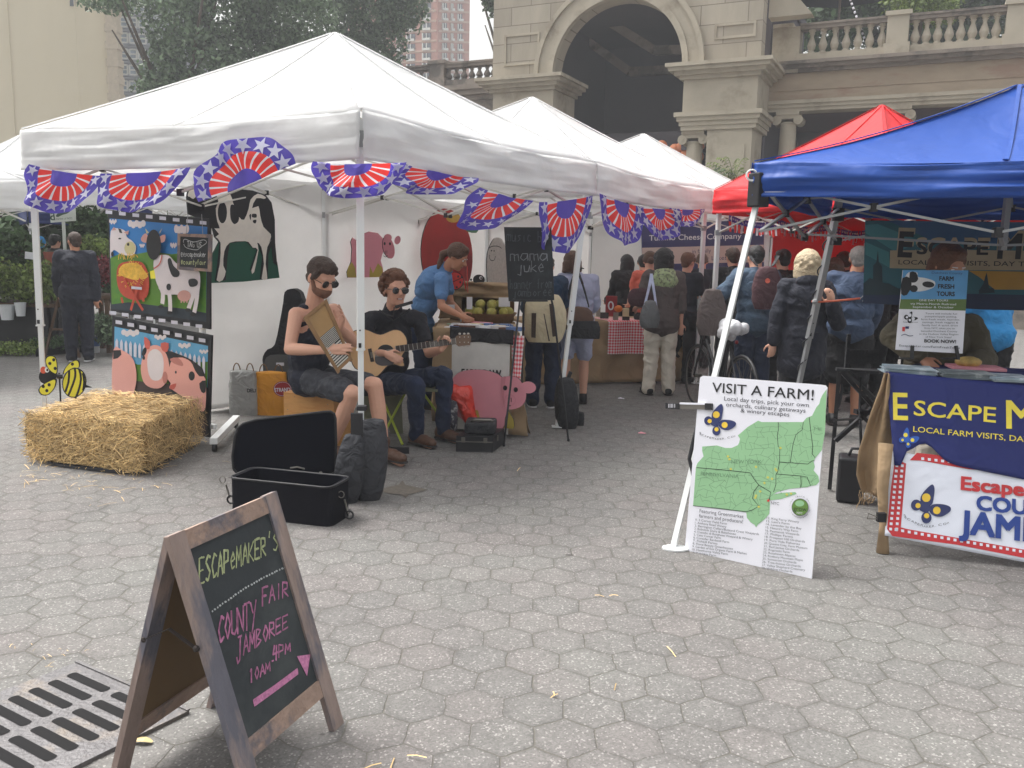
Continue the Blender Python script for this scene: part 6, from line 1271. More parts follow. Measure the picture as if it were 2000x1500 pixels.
mb=MB();mb.box(g+V((.005,.1,.155)),(.17,.2,.3),Matrix.Rotation(-.35,3,'Z'));mb.build('cabinet',MT['black_plastic'],sp_,bev=.015);mb=MB();c=g+V((.02,.08,.31));mb.tube([c+V((-.05,0,0)),c+V((-.03,0,.05)),c+V((.04,0,.05)),c+V((.06,0,0))],.01,6);mb.tube([c+V((.03,0,.05)),c+V((.04,.1,.3)),c+V((.07,.2,.5))],.01,5);mb.build('strap',MT['black_nylon'],sp_,smooth=True)
# ================================================================ open drum case
mat('case_black',(17,17,24),.9,0,.12,10,spec=.15);mat('case_lining',(12,14,24),.95,0,.1,20,spec=.1)
k=cD;pF1,pF2=V((-1.68,4.97,0)),V((-1.03,4.79,0));de=V((.07,.26,0));t=T('drum_case',(pF1+pF2)/2+de/2,'open black drum case with its lid up at the foot of the front tent leg','case')
mb=MB();h=.235;pts=[pF1,pF2,pF2+de,pF1+de]
def rr(pts,r=.06):
    o=[]
    for i in range(4):
        a,b,c=pts[i-1],pts[i],pts[(i+1)%4];p=b+(a-b).normalized()*r;q=b+(c-b).normalized()*r
        for t_ in (0,.25,.5,.75,1):o.append(p*(1-t_)**2+b*2*t_*(1-t_)+q*t_*t_)
    return o
O=rr(pts);cen=sum(pts,V((0,0,0)))/4;I=[cen+(p-cen)*.93 for p in O];n=len(O);up=V((0,0,1))
vs=[p for p in O]+[p+up*h for p in O]+[p+up*h for p in I]+[p+up*.03 for p in I]
mb.add(vs,[tuple(range(n-1,-1,-1))]+[(i,(i+1)%n,(i+1)%n+n,i+n) for i in range(n)]+[(i+n,(i+1)%n+n,(i+1)%n+2*n,i+2*n) for i in range(n)],0);mb.add(vs,[(i+2*n,(i+1)%n+2*n,(i+1)%n+3*n,i+3*n) for i in range(n)]+[tuple(range(3*n,4*n))],1)
mb.build('base',[MT['case_black'],MT['case_lining']],t,smooth=False)
mb=MB();mb.tube([p+up*h for p in O+[O[0]]],.007,6);mb.build('piping',MT['ink'],t,smooth=True)
b0=pts[3];plc=Pl(pts[3]+V((0,.0,0)),Matrix.Rotation(0,3,'Z')@V((.27,-1,.12)));lid=k(150,900,140,800,160,640,185,565,230,530,330,500,880,435,940,432,968,450,980,490,985,700,980,915,950,945,700,955,200,960)
mb=MB();mb.slab([plc.at(*p) for p in lid],plc.n*-.11);cx=sum(p[0] for p in lid)/len(lid);cy=sum(p[1] for p in lid)/len(lid);ld=mb.build('lid',MT['case_black'],t,bev=.012)
mb=MB();L_=[(cx+(x-cx)*.95,cy+(y-cy)*.94) for x,y in lid];mb.slab([plc.at(*p,.003) for p in L_],plc.n*-.002);mb.build('lining',MT['case_lining'],ld)
mb=MB();q=[plc.at(*p,.003) for p in lid];q.append(q[0]);mb.tube(q,.008,6);mb.build('piping',MT['ink'],ld)
mb=MB();a=plc.at(*k(612,890)[0],.012);b=plc.at(*k(728,897)[0],.012);mb.tube([a,(a+b)/2+V((0,-.01,.012)),b],.006,6);mb.ell(plc.at(*k(860,932)[0],.006),.012,None,8);mb.build('handle',MT['steel'],ld)
def rings(pos,nm,seed):
    mb=MB();c=pos;mb.tube([c+V((math.cos(a)*.018,.0,math.sin(a)*.02)) for a in np.linspace(0,6.28,12)],.003,5);mb.tube([c+V((.02,0,-.03)),c+V((.03,0,-.07)),c+V((.045,-.01,-.11))],.006,5);mb.tube([c+V((.05+math.cos(a)*.022,-.01,-.12+math.sin(a)*.024)) for a in np.linspace(0,6.28,12)],.006,5,1);mb.build('strap_clip',[MT['steel'],MT['ink']],t)
rings(pF2+V((.04,.1,.17)),'',1);rings(pF1+V((-.06,.08,.2)),'',2)
# ================================================================ amp case, bags, chair, cajon
g=G(890,882);g2=G(962,884);g3=G(990,862);e=(g2-g).normalized();f=(g3-g2).normalized()
am=T('amp_case',(g+g3)/2,'black flight case with silver latches lying in front of the pink pig','case')
L_,D_=(g2-g).length,(g3-g2).length*.8
mb=MB();mb.slab([g,g2,g2+f*D_,g+f*D_],(0,0,.13));mb.build('box',MT['black_plastic'],am,bev=.008)
mb=MB();z=.13
for a in (.2,.8):
    p=g.lerp(g2,a);mb.box(p+V((0,-.008,.1)),(.03,.012,.04),Matrix.Rotation(math.atan2(e.y,e.x),3,'Z'))
for q_ in (.3,):p=g2+f*D_*q_;mb.box(p+V((.01,0,.1)),(.012,.03,.04),Matrix.Rotation(math.atan2(e.y,e.x),3,'Z'))
mb.bar(g+V((0,-.003,.085)),g2+V((0,-.003,.085)),.008,.008);mb.build('latch',MT['steel'],am)
mb=MB();c=(g+g2+f*D_*1.0)*.5+V((0,.02,.13));mb.box(c+V((0,0,.05)),(L_*.85,D_*.8,.09),Matrix.Rotation(math.atan2(e.y,e.x),3,'Z'));o=mb.build('black_bag',MT['black_nylon'],bev=.02);tag(o,'flat black bag lying on top of the flight case','bag');mb=MB();mb.tube([c+V((-.08,-.08,.1)),c+V((-.04,-.09,.115)),c+V((.08,-.09,.115)),c+V((.1,-.08,.1))],.012,6);mb.build('handle',MT['steel'],o,smooth=True)
mat('bag_silver',(166,166,164),.35,.1,.1,5,wave=(9,.8));mat('bag_orange',(222,150,34),.5,0,.08,5,wave=(7,.7));mat('bag_red',(224,62,44),.3,0,.1,6,wave=(10,.9),coat=.3);mat('bag_pattern',(60,60,70),.6,0,.3,20,c2=(190,190,190),c2s=28,c2t=.56);mat('strand_red',(158,36,40),.5);mat('olive_canvas',(112,114,92),.85,0,.1,8,wave=(8,.4));mat('lime',(172,190,60),.5);mat('cajon_wood',(204,150,88),.55,0,.15,4,stretch=(1,1,6),c2=(188,132,72),c2s=4)
def bag(nm,px,py,w,d,h,m,lab,seed,rot=0.,taper=.08,handles=True,cat='bag',hm='basket'):
    g=G(px,py);t=T(nm,g+V((0,d/2,0)),lab,cat);mb=MB();sack(mb,(g.x,g.y+d/2,0),w,d,h,seed,taper,rot);mb.build('body',MT[m],t,smooth=True,weld=True)
    if handles:
        mb=MB()
        for s in (-.22,.22):
            q=[g+V((s*w+w*.12*math.cos(a),d/2,h-.02+.09*math.sin(a))) for a in np.linspace(0,math.pi,9)];mb.tube(q,.006,5)
        mb.build('handle',MT[hm],t,smooth=True)
    return t,g
t,g=bag('shopping_bag',473,812,.29,.14,.43,'bag_silver','silver grey plastic shopping bag against the white side wall',4)
pl=Pl(g+V((0,-.02,0)),V((0,-1,0)));A=Art(pl,['ink']);A.text('DELI',k(262,275)[0],k(330,275)[0],7,'ink',.03);A.build('lettering',t)
t,g=bag('shopping_bag',527,812,.33,.14,.42,'bag_orange','orange tote bag with a red oval STRAND logo beside the silver bag',6)
pl=Pl(g+V((0,-.02,0)),V((0,-1,0)));A=Art(pl,['strand_red','board_white','ink']);A.P(circ(*k(550,248)[0],18,15,24),'strand_red');A.P(circ(*k(550,248)[0],16.6,13.6,24),'board_white');A.P(circ(*k(550,248)[0],16,13,24),'strand_red');A.text('STRAND',k(486,272)[0],k(612,268)[0],7.5,'board_white',.02)
for i,s in enumerate(('18 MILES OF BOOKS','NEW YORK CITY')):
    for j,ch in enumerate(s):
        if ch!=' ':
            p=k(380-i*58,160+j*18)[0];A.text(ch,(p[0],p[1]),(p[0]+.01,p[1]+3.2),-4.6,'ink')
A.build('logo',t)
# gig bag behind the washboard player
k=cC;pl=Pl(D(540,640,8.5),V((0,-1,0)));gb=T('guitar_bag',pl.at(540,735),'black guitar bag leaning on the white wall behind the man with the washboard','guitar bag')
mb=MB();mb.slab([pl.at(*p) for p in smoothpoly(k(190,500,200,430,240,408,290,420,330,500,420,900,400,1290,90,1290,50,960,48,880,80,830,130,800,165,640),2)],pl.n*-.14);mb.build('body',MT['black_nylon'],gb,bev=.02)
mb=MB();mb.slab([pl.at(*p,.02) for p in smoothpoly(k(62,960,65,905,100,870,210,868,300,880,300,1000,80,1000),2)],pl.n*-.02);o=mb.build('pocket',mat('grey_nylon',(92,94,94),.8),gb);mb=MB();mb.slab([pl.at(*p,.03) for p in k(146,920,200,920,200,942,146,942)],pl.n*-.006);mb.build('label',MT['board_white'],o)
C0=V((-1.39,6.62,0));CL=V((-1.83,6.78,0));CB=V((-1.29,6.92,0));CZ=.46
cj=T('cajon',(C0+CL)/2,'wooden box drum under the man playing the washboard','box drum')
mb=MB();mb.slab([C0,CL,CL+CB-C0,CB],(0,0,CZ));mb.build('box',MT['cajon_wood'],cj,bev=.006)
pf_=Pl(C0,(C0-CL).cross(V((0,0,1))));mb=MB()
for p in ((575,775),(640,790),(562,800)):mb.ell(pf_.at(*p),.004,None,6)
mb.build('screws',MT['steel'],cj)
# folding stool of the guitarist
k=cD;fc=T('folding_chair',V((-.95,7.2,0)),'folding camp chair with olive canvas and lime green legs under the guitarist','chair')
for a,b in ((G(786,870),D(752,790,7.3)),(G(740,868),D(790,770,7.35)),(V((-.55,7.6,0)),V((-.85,7.5,.45))),(V((-1.15,7.6,0)),V((-1.2,7.5,.45)))):
    mb=MB();mb.tube([a+V((0,0,.01)),b],.011,8);mb.build('leg',MT['lime'],fc)
mb=MB();mb.slab([V((-1.25,7.08,.47)),V((-.62,7.08,.46)),V((-.62,7.5,.46)),V((-1.25,7.5,.47))],(0,0,-.02));mb.build('seat',MT['olive_canvas'],fc)
pl=Pl(V((-.9,7.45,0)),V((0,-1,0)));mb=MB();mb.slab([pl.at(*p) for p in k(1395,240,1510,245,1530,640,1440,640,1400,520)],(0,.03,0));mb.slab([pl.at(*p) for p in k(1180,300,1400,300,1400,560,1180,570)],(0,.05,0));mb.build('canvas',MT['olive_canvas'],fc)
# red bag etc.
k=cW;pl=Pl(V((-.3,7.42,0)),V((0,-1,.1)));mb=MB()
def rb(nm,pts,m,lab,seed,th=.12,cat='bag'):
    P_=smoothpoly(pts,2);n=len(P_);cx=sum(p[0] for p in P_)/n;cy=sum(p[1] for p in P_)/n;mb=MB();vs=[pl.at(cx,cy,.03)]
    rings_=5
    for r in range(1,rings_+1):
        t=r/rings_
        for i,(x,y) in enumerate(P_):vs.append(pl.at(cx+(x-cx)*t,cy+(y-cy)*t,th*.5*(1-t**3)+.02*wr(i*.6,r*1.3,seed)))
    fs=[(0,1+i,1+(i+1)%n) for i in range(n)]+[(1+(r-1)*n+i,1+r*n+i,1+r*n+(i+1)%n,1+(r-1)*n+(i+1)%n) for r in range(1,rings_) for i in range(n)]
    mb.add(vs,fs);b0=len(vs)-n;bk=[V(vs[b0+i])-pl.n*th*.5 for i in range(n)];mb.add([vs[b0+i] for i in range(n)]+bk,[(i,(i+1)%n,(i+1)%n+n,i+n) for i in range(n)]+[tuple(range(n,2*n))]);return tag(mb.build(nm,MT[m],smooth=True,weld=True),lab,cat)
rb('gift_bag',k(110,960,200,955,240,975,335,963,372,1000,375,1080,390,1200,418,1312,360,1330,300,1342,250,1260,222,1180,170,1120,120,1060),'bag_red','shiny red plastic bag slumped against the pink pig cutout',3)
pl.p=pl.p+pl.n*.05
rb('gift_bag',k(60,1130,120,1110,210,1122,215,1240,210,1400,150,1410,90,1380,62,1300),'bag_pattern','black and white patterned bag beside the shiny red bag',5,.1)
g=G(898,838)+V((0,-.02,0));mb=MB();mb.lathe([(.032,0),(.034,.02),(.034,.1),(.03,.125),(.014,.15),(.014,.165)],g,14);o=mb.build('water_bottle',mat('plastic_clear',(190,200,206),.1,0,.05,alpha=.6),smooth=True);tag(o,'clear water bottle standing between the patterned bag and the flight case','bottle');mb=MB();mb.lathe([(.016,.165),(.016,.185)],g,12);mb.build('cap',MT['board_white'],o)
# ================================================================ people
mat('skin',(214,164,140),.5,0,.06,9,spec=.4);mat('skin_tan',(186,132,104),.5,0,.06,9);mat('skin_dark',(120,80,60),.5,0,.06,9)
mat('hair_brown',(62,44,34),.6,0,.3,40,.8,90);mat('hair_auburn',(104,66,44),.6,0,.3,40,.8,90);mat('hair_black',(24,22,24),.5,0,.3,40,.7,90);mat('hair_blond',(186,168,138),.6,0,.25,40,.8,90);mat('hair_grey',(140,136,132),.6,0,.25,40,.7,90);mat('hair_mid',(86,60,46),.6,0,.3,40,.8,90)
mat('eye_white',(230,226,222),.3);mat('lens',(18,14,16),.08,spec=.9);mat('lip',(160,88,80),.5);mat('stubble',(120,84,66),.8,0,.2,60)
def cloth(n,c,**k):return mat(n,c,k.pop('r',.85),0,k.pop('v',.1),k.pop('vs',8),wave=k.pop('w',(9,.55)),**k)
cloth('cloth_tank',(28,32,48));cloth('cloth_shorts',(52,54,62),c2=(70,72,78),c2s=9.);cloth('cloth_tee_black',(26,28,36));cloth('denim_dark',(30,42,68));cloth('denim_shirt',(92,132,180));cloth('cloth_navy_coat',(26,29,42));cloth('cloth_black',(24,24,28));cloth('cloth_olive',(84,78,62));cloth('cloth_greybrown',(88,78,76));cloth('khaki',(212,204,190));cloth('cloth_bluegrey',(58,74,100));cloth('shirt_stripe',(176,182,208));cloth('cloth_orange',(214,104,84));cloth('denim_jacket',(50,68,88),c2=(70,90,110),c2s=5.);cloth('cloth_darkgreen',(44,58,64));cloth('cloth_teal',(40,130,190));cloth('cloth_cream',(214,202,170));cloth('cloth_petrol',(34,58,84));cloth('hood_green',(158,172,130),c2=(92,92,80),c2s=30.);cloth('cloth_maroon',(74,46,52))
mat('leather_brown',(86,58,42),.55,0,.2,14,.4,40);mat('leather_grey',(96,98,100),.4,0,.15,10,wave=(8,.5));mat('sole',(40,34,32),.8);mat('shoe_black',(24,24,26),.6);mat('shoe_white',(190,190,190),.6)
def blob(mb,name,m,parent,vox=.01,sm=3,label=None,fac=.5,disp=None):
    me=bpy.data.meshes.new('tmp');me.from_pydata([tuple(v) for v in mb.v],[],mb.f);o=bpy.data.objects.new('tmp',me);COL.objects.link(o)
    r=o.modifiers.new('r','REMESH');r.mode='VOXEL';r.voxel_size=vox;r.use_smooth_shade=True
    if sm:s_=o.modifiers.new('s','SMOOTH');s_.factor=fac;s_.iterations=sm
    dg=bpy.context.evaluated_depsgraph_get();me2=bpy.data.meshes.new_from_object(o.evaluated_get(dg));bpy.data.objects.remove(o);bpy.data.meshes.remove(me)
    n=len(me2.vertices);co=np.empty(n*3);me2.vertices.foreach_get('co',co);co=co.reshape(-1,3)
    if disp:   # cloth folds
        no=np.empty(n*3);me2.vertex_normals.foreach_get('vector',no);no=no.reshape(-1,3)
        for i in range(n):
            p=co[i];co[i]+=no[i]*disp*(1.25-2.2*abs(noise.noise(V((p[0]*6+p[2]*4,p[1]*6-p[2]*3,p[2]*8)))) +.6*noise.noise(V((p[0]*16+3,p[1]*16,p[2]*10)))-.7*abs(noise.noise(V((p[0]*13,p[1]*13+p[2]*9,p[2]*15)))))
    co-=np.array(OFF[parent.name]);me2.vertices.foreach_set('co',co.ravel());me2.materials.clear();me2.materials.append(MT[m])
    me2.name=name;me2.shade_smooth();me2.update();ob=bpy.data.objects.new(name,me2);COL.objects.link(ob);ob.parent=parent;OFF[ob.name]=OFF[parent.name].copy()
    if label:ob['label']=label
    return ob
def frame_from(fwd,up=(0,0,1)):
    y=V(fwd).normalized();x=y.cross(V(up)).normalized();z=x.cross(y);return Matrix((x,y,z)).transposed()
def hand(mb,w,d,pn,curl=.5,side=1,s=1.,spread=.12,curls=None):
    """w wrist, d finger direction, pn palm normal (fingers curl toward it); side: thumb side sign"""
    d=V(d).normalized();pn=V(pn);pn=(pn-d*pn.dot(d)).normalized();x=d.cross(pn)*side;w=V(w)
    pc=w+d*.05*s
    mb.cap(w+d*.0,w+d*.075*s,.021*s,.02*s,10)
    for k,(ox,ln,r) in enumerate(((.028,.072,.0088),(.010,.08,.0092),(-.010,.074,.0088),(-.028,.058,.0078))):
        b=w+d*(.085-(.006 if k in(0,3) else 0))*s+x*ox*s;mb.cap(w+d*.02*s+x*ox*.55*s,b,.015*s,.011*s,8)
        c=(curls[k] if curls else curl*(1+.12*k));a=c*.5;p=b;dd=(d+x*(ox*spread*20)).normalized()
        for j,(f,rr_) in enumerate(((.45,1.),(.32,.92),(.23,.85))):
            dr=(dd*math.cos(a)+pn*math.sin(a)).normalized();q=p+dr*ln*f*s*1.05;mb.cap(p,q,r*rr_*s,r*rr_*.9*s,8);p=q;a+=c
    t0=w+d*.025*s+x*.022*s;t1=t0+(d*.5+x*.75+pn*.35).normalized()*.042*s;t2=t1+(d*.85+x*.25+pn*.45).normalized()*.032*s;t3=t2+(d*.9-x*.05+pn*.4).normalized()*.024*s
    mb.cap(t0,t1,.014*s,.0105*s,8);mb.cap(t1,t2,.0105*s,.0095*s,8);mb.cap(t2,t3,.0095*s,.008*s,8)
def headp(mb,c,R,s=1.,female=False):
    q=lambda x,y,z:V(c)+R@V((x*s,y*s,z*s))
    mb.ell(q(0,-.012,.03),(.076*s,.095*s,.088*s),R,20);mb.ell(q(0,.022,-.03),(.06*s,.072*s,.078*s),R,18);mb.cap(q(-.022,.03,-.082),q(.022,.03,-.082),.03*s,.03*s);mb.ell(q(0,.06,-.088),(.026*s,.026*s,.024*s),R,10)
    mb.cap(q(0,.082,.012),q(0,.106,-.024),.009*s,.0135*s,8);mb.ell(q(-.011,.094,-.028),.0085*s,R,8);mb.ell(q(.011,.094,-.028),.0085*s,R,8)
    mb.cap(q(-.035,.074,.022),q(.035,.074,.022),.012*s,.012*s,8);mb.ell(q(-.038,.062,-.02),(.02*s,.02*s,.02*s),R,8);mb.ell(q(.038,.062,-.02),(.02*s,.02*s,.02*s),R,8)
    mb.cap(q(-.016,.08,-.056),q(.016,.08,-.056),.0085*s,.0085*s,8)
    for k in(-1,1):mb.ell(q(k*.078,-.012,-.005),(.011*s,.02*s,.032*s),R,10)
def facebits(t,c,R,s=1.,glasses=None,smile=False,eyes=True):
    q=lambda x,y,z:V(c)+R@V((x*s,y*s,z*s))
    if eyes:
        for k in(-1,1):
            mb=MB();mb.ell(q(k*.03,.0745,.004),.0108*s,R,10,0);mb.cap(q(k*.018,.088,.024),q(k*.044,.08,.024),.004*s,.003*s,6);mb.m=[0]*len(mb.m);mb.build('eye',[MT['eye_white']],t,smooth=True)
            mb=MB();mb.ell(q(k*.03,.0815,.004),.0058*s,R,8,0);mb.build('pupil',[MT['ink']],t,smooth=True)
    mb=MB();mb.cap(q(-.019,.085,-.058),q(.019,.085,-.058),.005*s,.005*s,8);mb.build('mouth',MT['lip'],t,smooth=True)
    if smile:mb=MB();mb.cap(q(-.013,.0895,-.058),q(.013,.0895,-.058),.0028*s,.0028*s,6);mb.build('teeth',MT['board_white'],t,smooth=True)
    if glasses:
        mb=MB()
        for k in(-1,1):
            R2=R@Matrix.Rotation(k*.16,3,'Z');mb.ell(q(k*.034,.094,.0),(.029*s,.007*s,.024*s),R2,16)
        gl=mb.build('sunglasses',MT['lens'],t,smooth=True)
        mb=MB()
        for k in(-1,1):mb.tube([q(k*.064,.088,.008),q(k*.082,.02,.008),q(k*.082,-.03,-.004)],.0028*s,5)
        mb.tube([q(-.012,.1,.01),q(0,.103,.013),q(.012,.1,.01)],.003*s,5);mb.build('temple',MT['steel' if glasses==2 else 'leather_brown'],gl)
def hairp(t,c,R,s,style,m,seed=1):
    rd=random.Random(seed);q=lambda x,y,z:V(c)+R@V((x*s,y*s,z*s));mb=MB()
    if style in('short','crop','cap'):
        mb.ell(q(0,-.022,.042),(.082*s,.094*s,.09*s),R,20);mb.ell(q(0,.03,.085),(.06*s,.05*s,.042*s),R,14)
        for k in(-1,1):mb.cap(q(k*.07,.03,.045),q(k*.074,.0,.0),.018*s,.012*s)
        mb.ell(q(0,-.065,-.02),(.06*s,.04*s,.05*s),R,12)
        if style=='short':
            for i in range(40):
                a=rd.uniform(0,6.28);r=rd.uniform(.02,.075);z=.12-.5*r*r/.01*.08;mb.ell(q(r*math.cos(a),r*math.sin(a)*1.1+.0,z-.3*r),.016*s,None,6)
    elif style=='curly':
        mb.ell(q(0,-.02,.042),(.084*s,.094*s,.086*s),R,18);mb.ell(q(0,.04,.095),(.06*s,.045*s,.035*s),R,14)
        for i in range(320):
            a=rd.uniform(0,6.28);e=rd.uniform(-.95,1.5);x=math.cos(e)*math.cos(a);y=math.cos(e)*math.sin(a);z=math.sin(e)
            if y>.35 and z<.62:continue
            if y>-.1 and z<-.45:continue
            mb.ell(q(.1*x,-.018+.109*y,.038+.102*z),rd.uniform(.011,.017)*s,None,6)
    elif style in('bob','long','bushy'):
        k_=1.2 if style=='bushy' else 1.
        mb.ell(q(0,-.025,.035),(.09*k_*s,.1*k_*s,.097*k_*s),R,20);mb.ell(q(0,.035,.09),(.06*s,.042*s,.035*s),R,12)
        L=.1 if style!='long' else .3
        for i in range(26):
            a=math.pi*(1.0+ (i/25))*1.0;x=math.cos(a);y=math.sin(a);b=q(.074*x*k_,-.03+.07*y*k_,.0);e=b+V((0,0,-L*s*rd.uniform(.8,1.05)))+R@V((x*.015,y*.01,0));mb.cap(b,e,.024*s,.016*s,8)
        if style=='bushy':
            for i in range(120):
                a=rd.uniform(0,6.28);e=rd.uniform(-.7,1.5);x=math.cos(e)*math.cos(a);y=math.cos(e)*math.sin(a)
                if y>.4:continue
                mb.ell(q(.1*x,-.03+.11*y,.02+.105*math.sin(e)),rd.uniform(.014,.024)*s,None,6)
    elif style in('bun','pony'):
        mb.ell(q(0,-.02,.04),(.083*s,.094*s,.088*s),R,18);mb.ell(q(0,.03,.088),(.056*s,.045*s,.034*s),R,12)
        for k in(-1,1):mb.cap(q(k*.068,.03,.04),q(k*.074,-.02,-.0),.018*s,.014*s)
        if style=='bun':mb.ell(q(0,-.115,-.01),.042*s,None,12)
        else:
            mb.cap(q(0,-.09,.0),q(.01,-.13,-.05),.028*s,.03*s);mb.cap(q(.01,-.13,-.05),q(.03,-.1,-.17),.03*s,.016*s)
    return blob(mb,'hair',m,t,.0055 if style=='curly' else .007,0 if style=='curly' else 1,disp=.002 if style=='curly' else .006)
def person(lab,J,sk='skin',shirt=None,pants=None,shoe='shoe_black',hair=('short','hair_brown'),face=0,vox=.011,group=None,s=1.,hs=1.,sleeve=.45,leg=1.,tank=False,hands={},fat=1.,coat=0.,skirtlen=0.,glasses=None,smile=False,hood=False,loose=0.,headR=None,socks=False):
    g=(V(J['aR'])+V(J['aL']))/2;t=T('person',(g.x,g.y,0),lab,'person',group);j={k:V(v) for k,v in J.items() if k!='face'}
    R=headR or frame_from(J['face']);h=j['head'];ch,pe,nk=j['chest'],j['pel'],j['neck'];up=(nk-pe).normalized();sx=(j['sR']-j['sL']).normalized();Rb=Matrix((sx,up.cross(sx),up)).transposed();f=fat*s
    hx=(j['hR']-j['hL']).normalized();Rp=Matrix((hx,V((0,0,1)).cross(hx),V((0,0,1)))).transposed()
    def torso(mb,o):
        mb.ell(pe+V((0,0,.0)),(.158*f+o,.118*f+o,.125*s+o),Rp,20);mb.ell(pe.lerp(ch,.5),(.14*f+o,.108*f+o,.16*s+o),Rb,20);mb.ell(ch,(.162*f+o,.118*f+o,.165*s+o),Rb,20)
        mb.cap(j['sR'].lerp(nk,.12)-up*.012,j['sL'].lerp(nk,.12)-up*.012,.058*s+o*.7,.058*s+o*.7);mb.cap(ch+up*.1*s,nk-up*.02,.1*s+o,.06*s+o*.5)
    mb=MB();torso(mb,-.006 if shirt else 0);mb.cap(nk-up*.04,h+R@V((0,-.02,-.05*hs)),.062*s,.056*s);headp(mb,h,R,hs)
    for sd in 'RL':
        a,b,c=j['s'+sd],j['e'+sd],j['w'+sd];mb.cap(a,b,.05*s,.039*s);mb.cap(b,b.lerp(c,.3),.04*s,.041*s);mb.cap(b.lerp(c,.3),c,.041*s,.025*s)
        hk=hands.get(sd);dr=(c-b).normalized()
        if hk:hand(mb,c,hk.get('d',dr),hk.get('n',(0,0,-1)),hk.get('curl',.5),hk.get('side',1),s,hk.get('spread',.1),hk.get('curls'))
        else:hand(mb,c,dr,V((0,1,0)) if abs(dr.y)<.9 else V((0,0,-1)),.45,1 if sd=='R' else -1,s)
        a,b,c=j['h'+sd],j['k'+sd],j['a'+sd];mb.cap(a,b,.082*s*f/s,.056*s);mb.cap(b,b.lerp(c,.35),.054*s,.056*s);mb.cap(b.lerp(c,.35),c,.056*s,.036*s)
        tv=j['t'+sd];mb.cap(c-V((0,0,.04)),tv+V((0,0,.0)),.035*s,.03*s)
    blob(mb,'body',sk,t,vox,4 if vox<.009 else 2)
    if shirt:
        mb=MB();o=.014+loose;torso(mb,o)
        if tank: pass
        else:
            for sd in 'RL':
                a,b,c=j['s'+sd],j['e'+sd],j['w'+sd];r=.058*s+loose
                if sleeve<=1:mb.cap(a,a.lerp(b,sleeve*1.0),r,r-.006)
                else:mb.cap(a,b,r,r-.012);mb.cap(b,b.lerp(c,min(1,sleeve-1)),r-.012,r-.022)
        if coat:
            mb.cap(pe,pe-V((0,0,coat)),.13*f+loose,.12*f+loose);mb.cap(pe-V((0,0,coat*.3))+hx*.05,pe-V((0,0,coat))+hx*.07,.12*f+loose,.11*f+loose);mb.cap(pe-V((0,0,coat*.3))-hx*.05,pe-V((0,0,coat))-hx*.07,.12*f+loose,.11*f+loose)
        if hood:mb.ell(nk+R@V((0,-.08,-.0)),(.11*s,.06*s,.07*s),Rb,12);mb.cap(nk+sx*.08,nk-sx*.08,.05,.05)
        if tank:
            # cut armholes by using only centre torso
            mb=MB();mb.ell(pe,(.172*f,.132*f,.135*s),Rp,20);mb.ell(pe.lerp(ch,.5),(.156*f,.122*f,.17*s),Rb,20);mb.ell(ch-up*.02,(.155*f,.132*f,.15*s),Rb,20);
            for k in(-1,1):mb.cap(ch+sx*k*.085*s+up*.05,nk+sx*k*.075*s-up*.03+Rb@V((0,.0,0)),.055*s,.048*s)
            mb.cap(ch+up*.06-Rb@V((0,.03,0)),nk-up*.06-Rb@V((0,.035,0)),.09*s,.07*s)
        blob(mb,'shirt' if not coat else 'coat',shirt,t,max(vox,.009),2,disp=.011)
    if pants:
        mb=MB();mb.ell(pe-V((0,0,.01)),(.168*f+loose*.5,.13*f+loose*.5,.12*s),Rp,20)
        for sd in 'RL':
            a,b,c=j['h'+sd],j['k'+sd],j['a'+sd];r=.092*f+loose*.6
            if leg<=1:e=a.lerp(b,leg) ;mb.cap(a,e,r,r*.86 if leg<1 else .07*s+loose*.6)
            else:mb.cap(a,b,r,.068*s+loose*.6);mb.cap(b,b.lerp(c,min(1.06,leg-1)),.068*s+loose*.6,(.055 if loose else .05)*s+loose*.5)
        blob(mb,'trousers' if leg>1 else 'shorts',pants,t,max(vox,.009),2,disp=.012)
    for sd in 'RL':
        c,tv=j['a'+sd],j['t'+sd];mb=MB();d=(tv-c);d.z=0;d.normalize();z0=min(c.z-.07,tv.z)
        heel=V((c.x,c.y,z0))-d*.045;toe=V((c.x,c.y,z0))+d*.175*s
        mb.cap(heel+V((0,0,.04)),heel.lerp(toe,.62)+V((0,0,.042)),.043*s,.046*s);mb.cap(heel.lerp(toe,.55)+V((0,0,.04)),toe+V((0,0,.032)),.047*s,.036*s);mb.cap(heel+V((0,0,.05)),c+V((0,0,.055 if shoe.startswith('leather') else .01)),.045*s,.047*s)
        sh=blob(mb,'shoe',shoe,t,max(vox,.008),2);mb=MB();mb.cap(heel+V((0,0,.006)),toe+V((0,0,.006)),.047*s,.042*s);x=[V((p[0],p[1],z0+max(0,(p[2]-z0))*.4)) for p in mb.v];mb.v=[tuple(p) for p in x];mb.build('sole',MT['sole'] if shoe!='cloth_black' else MT['shoe_white'],sh,smooth=True)
    hairp(t,h,R,hs,hair[0],hair[1],len(lab));facebits(t,h,R,hs,glasses,smile,eyes=bool(face) and not glasses) if face else None
    return t
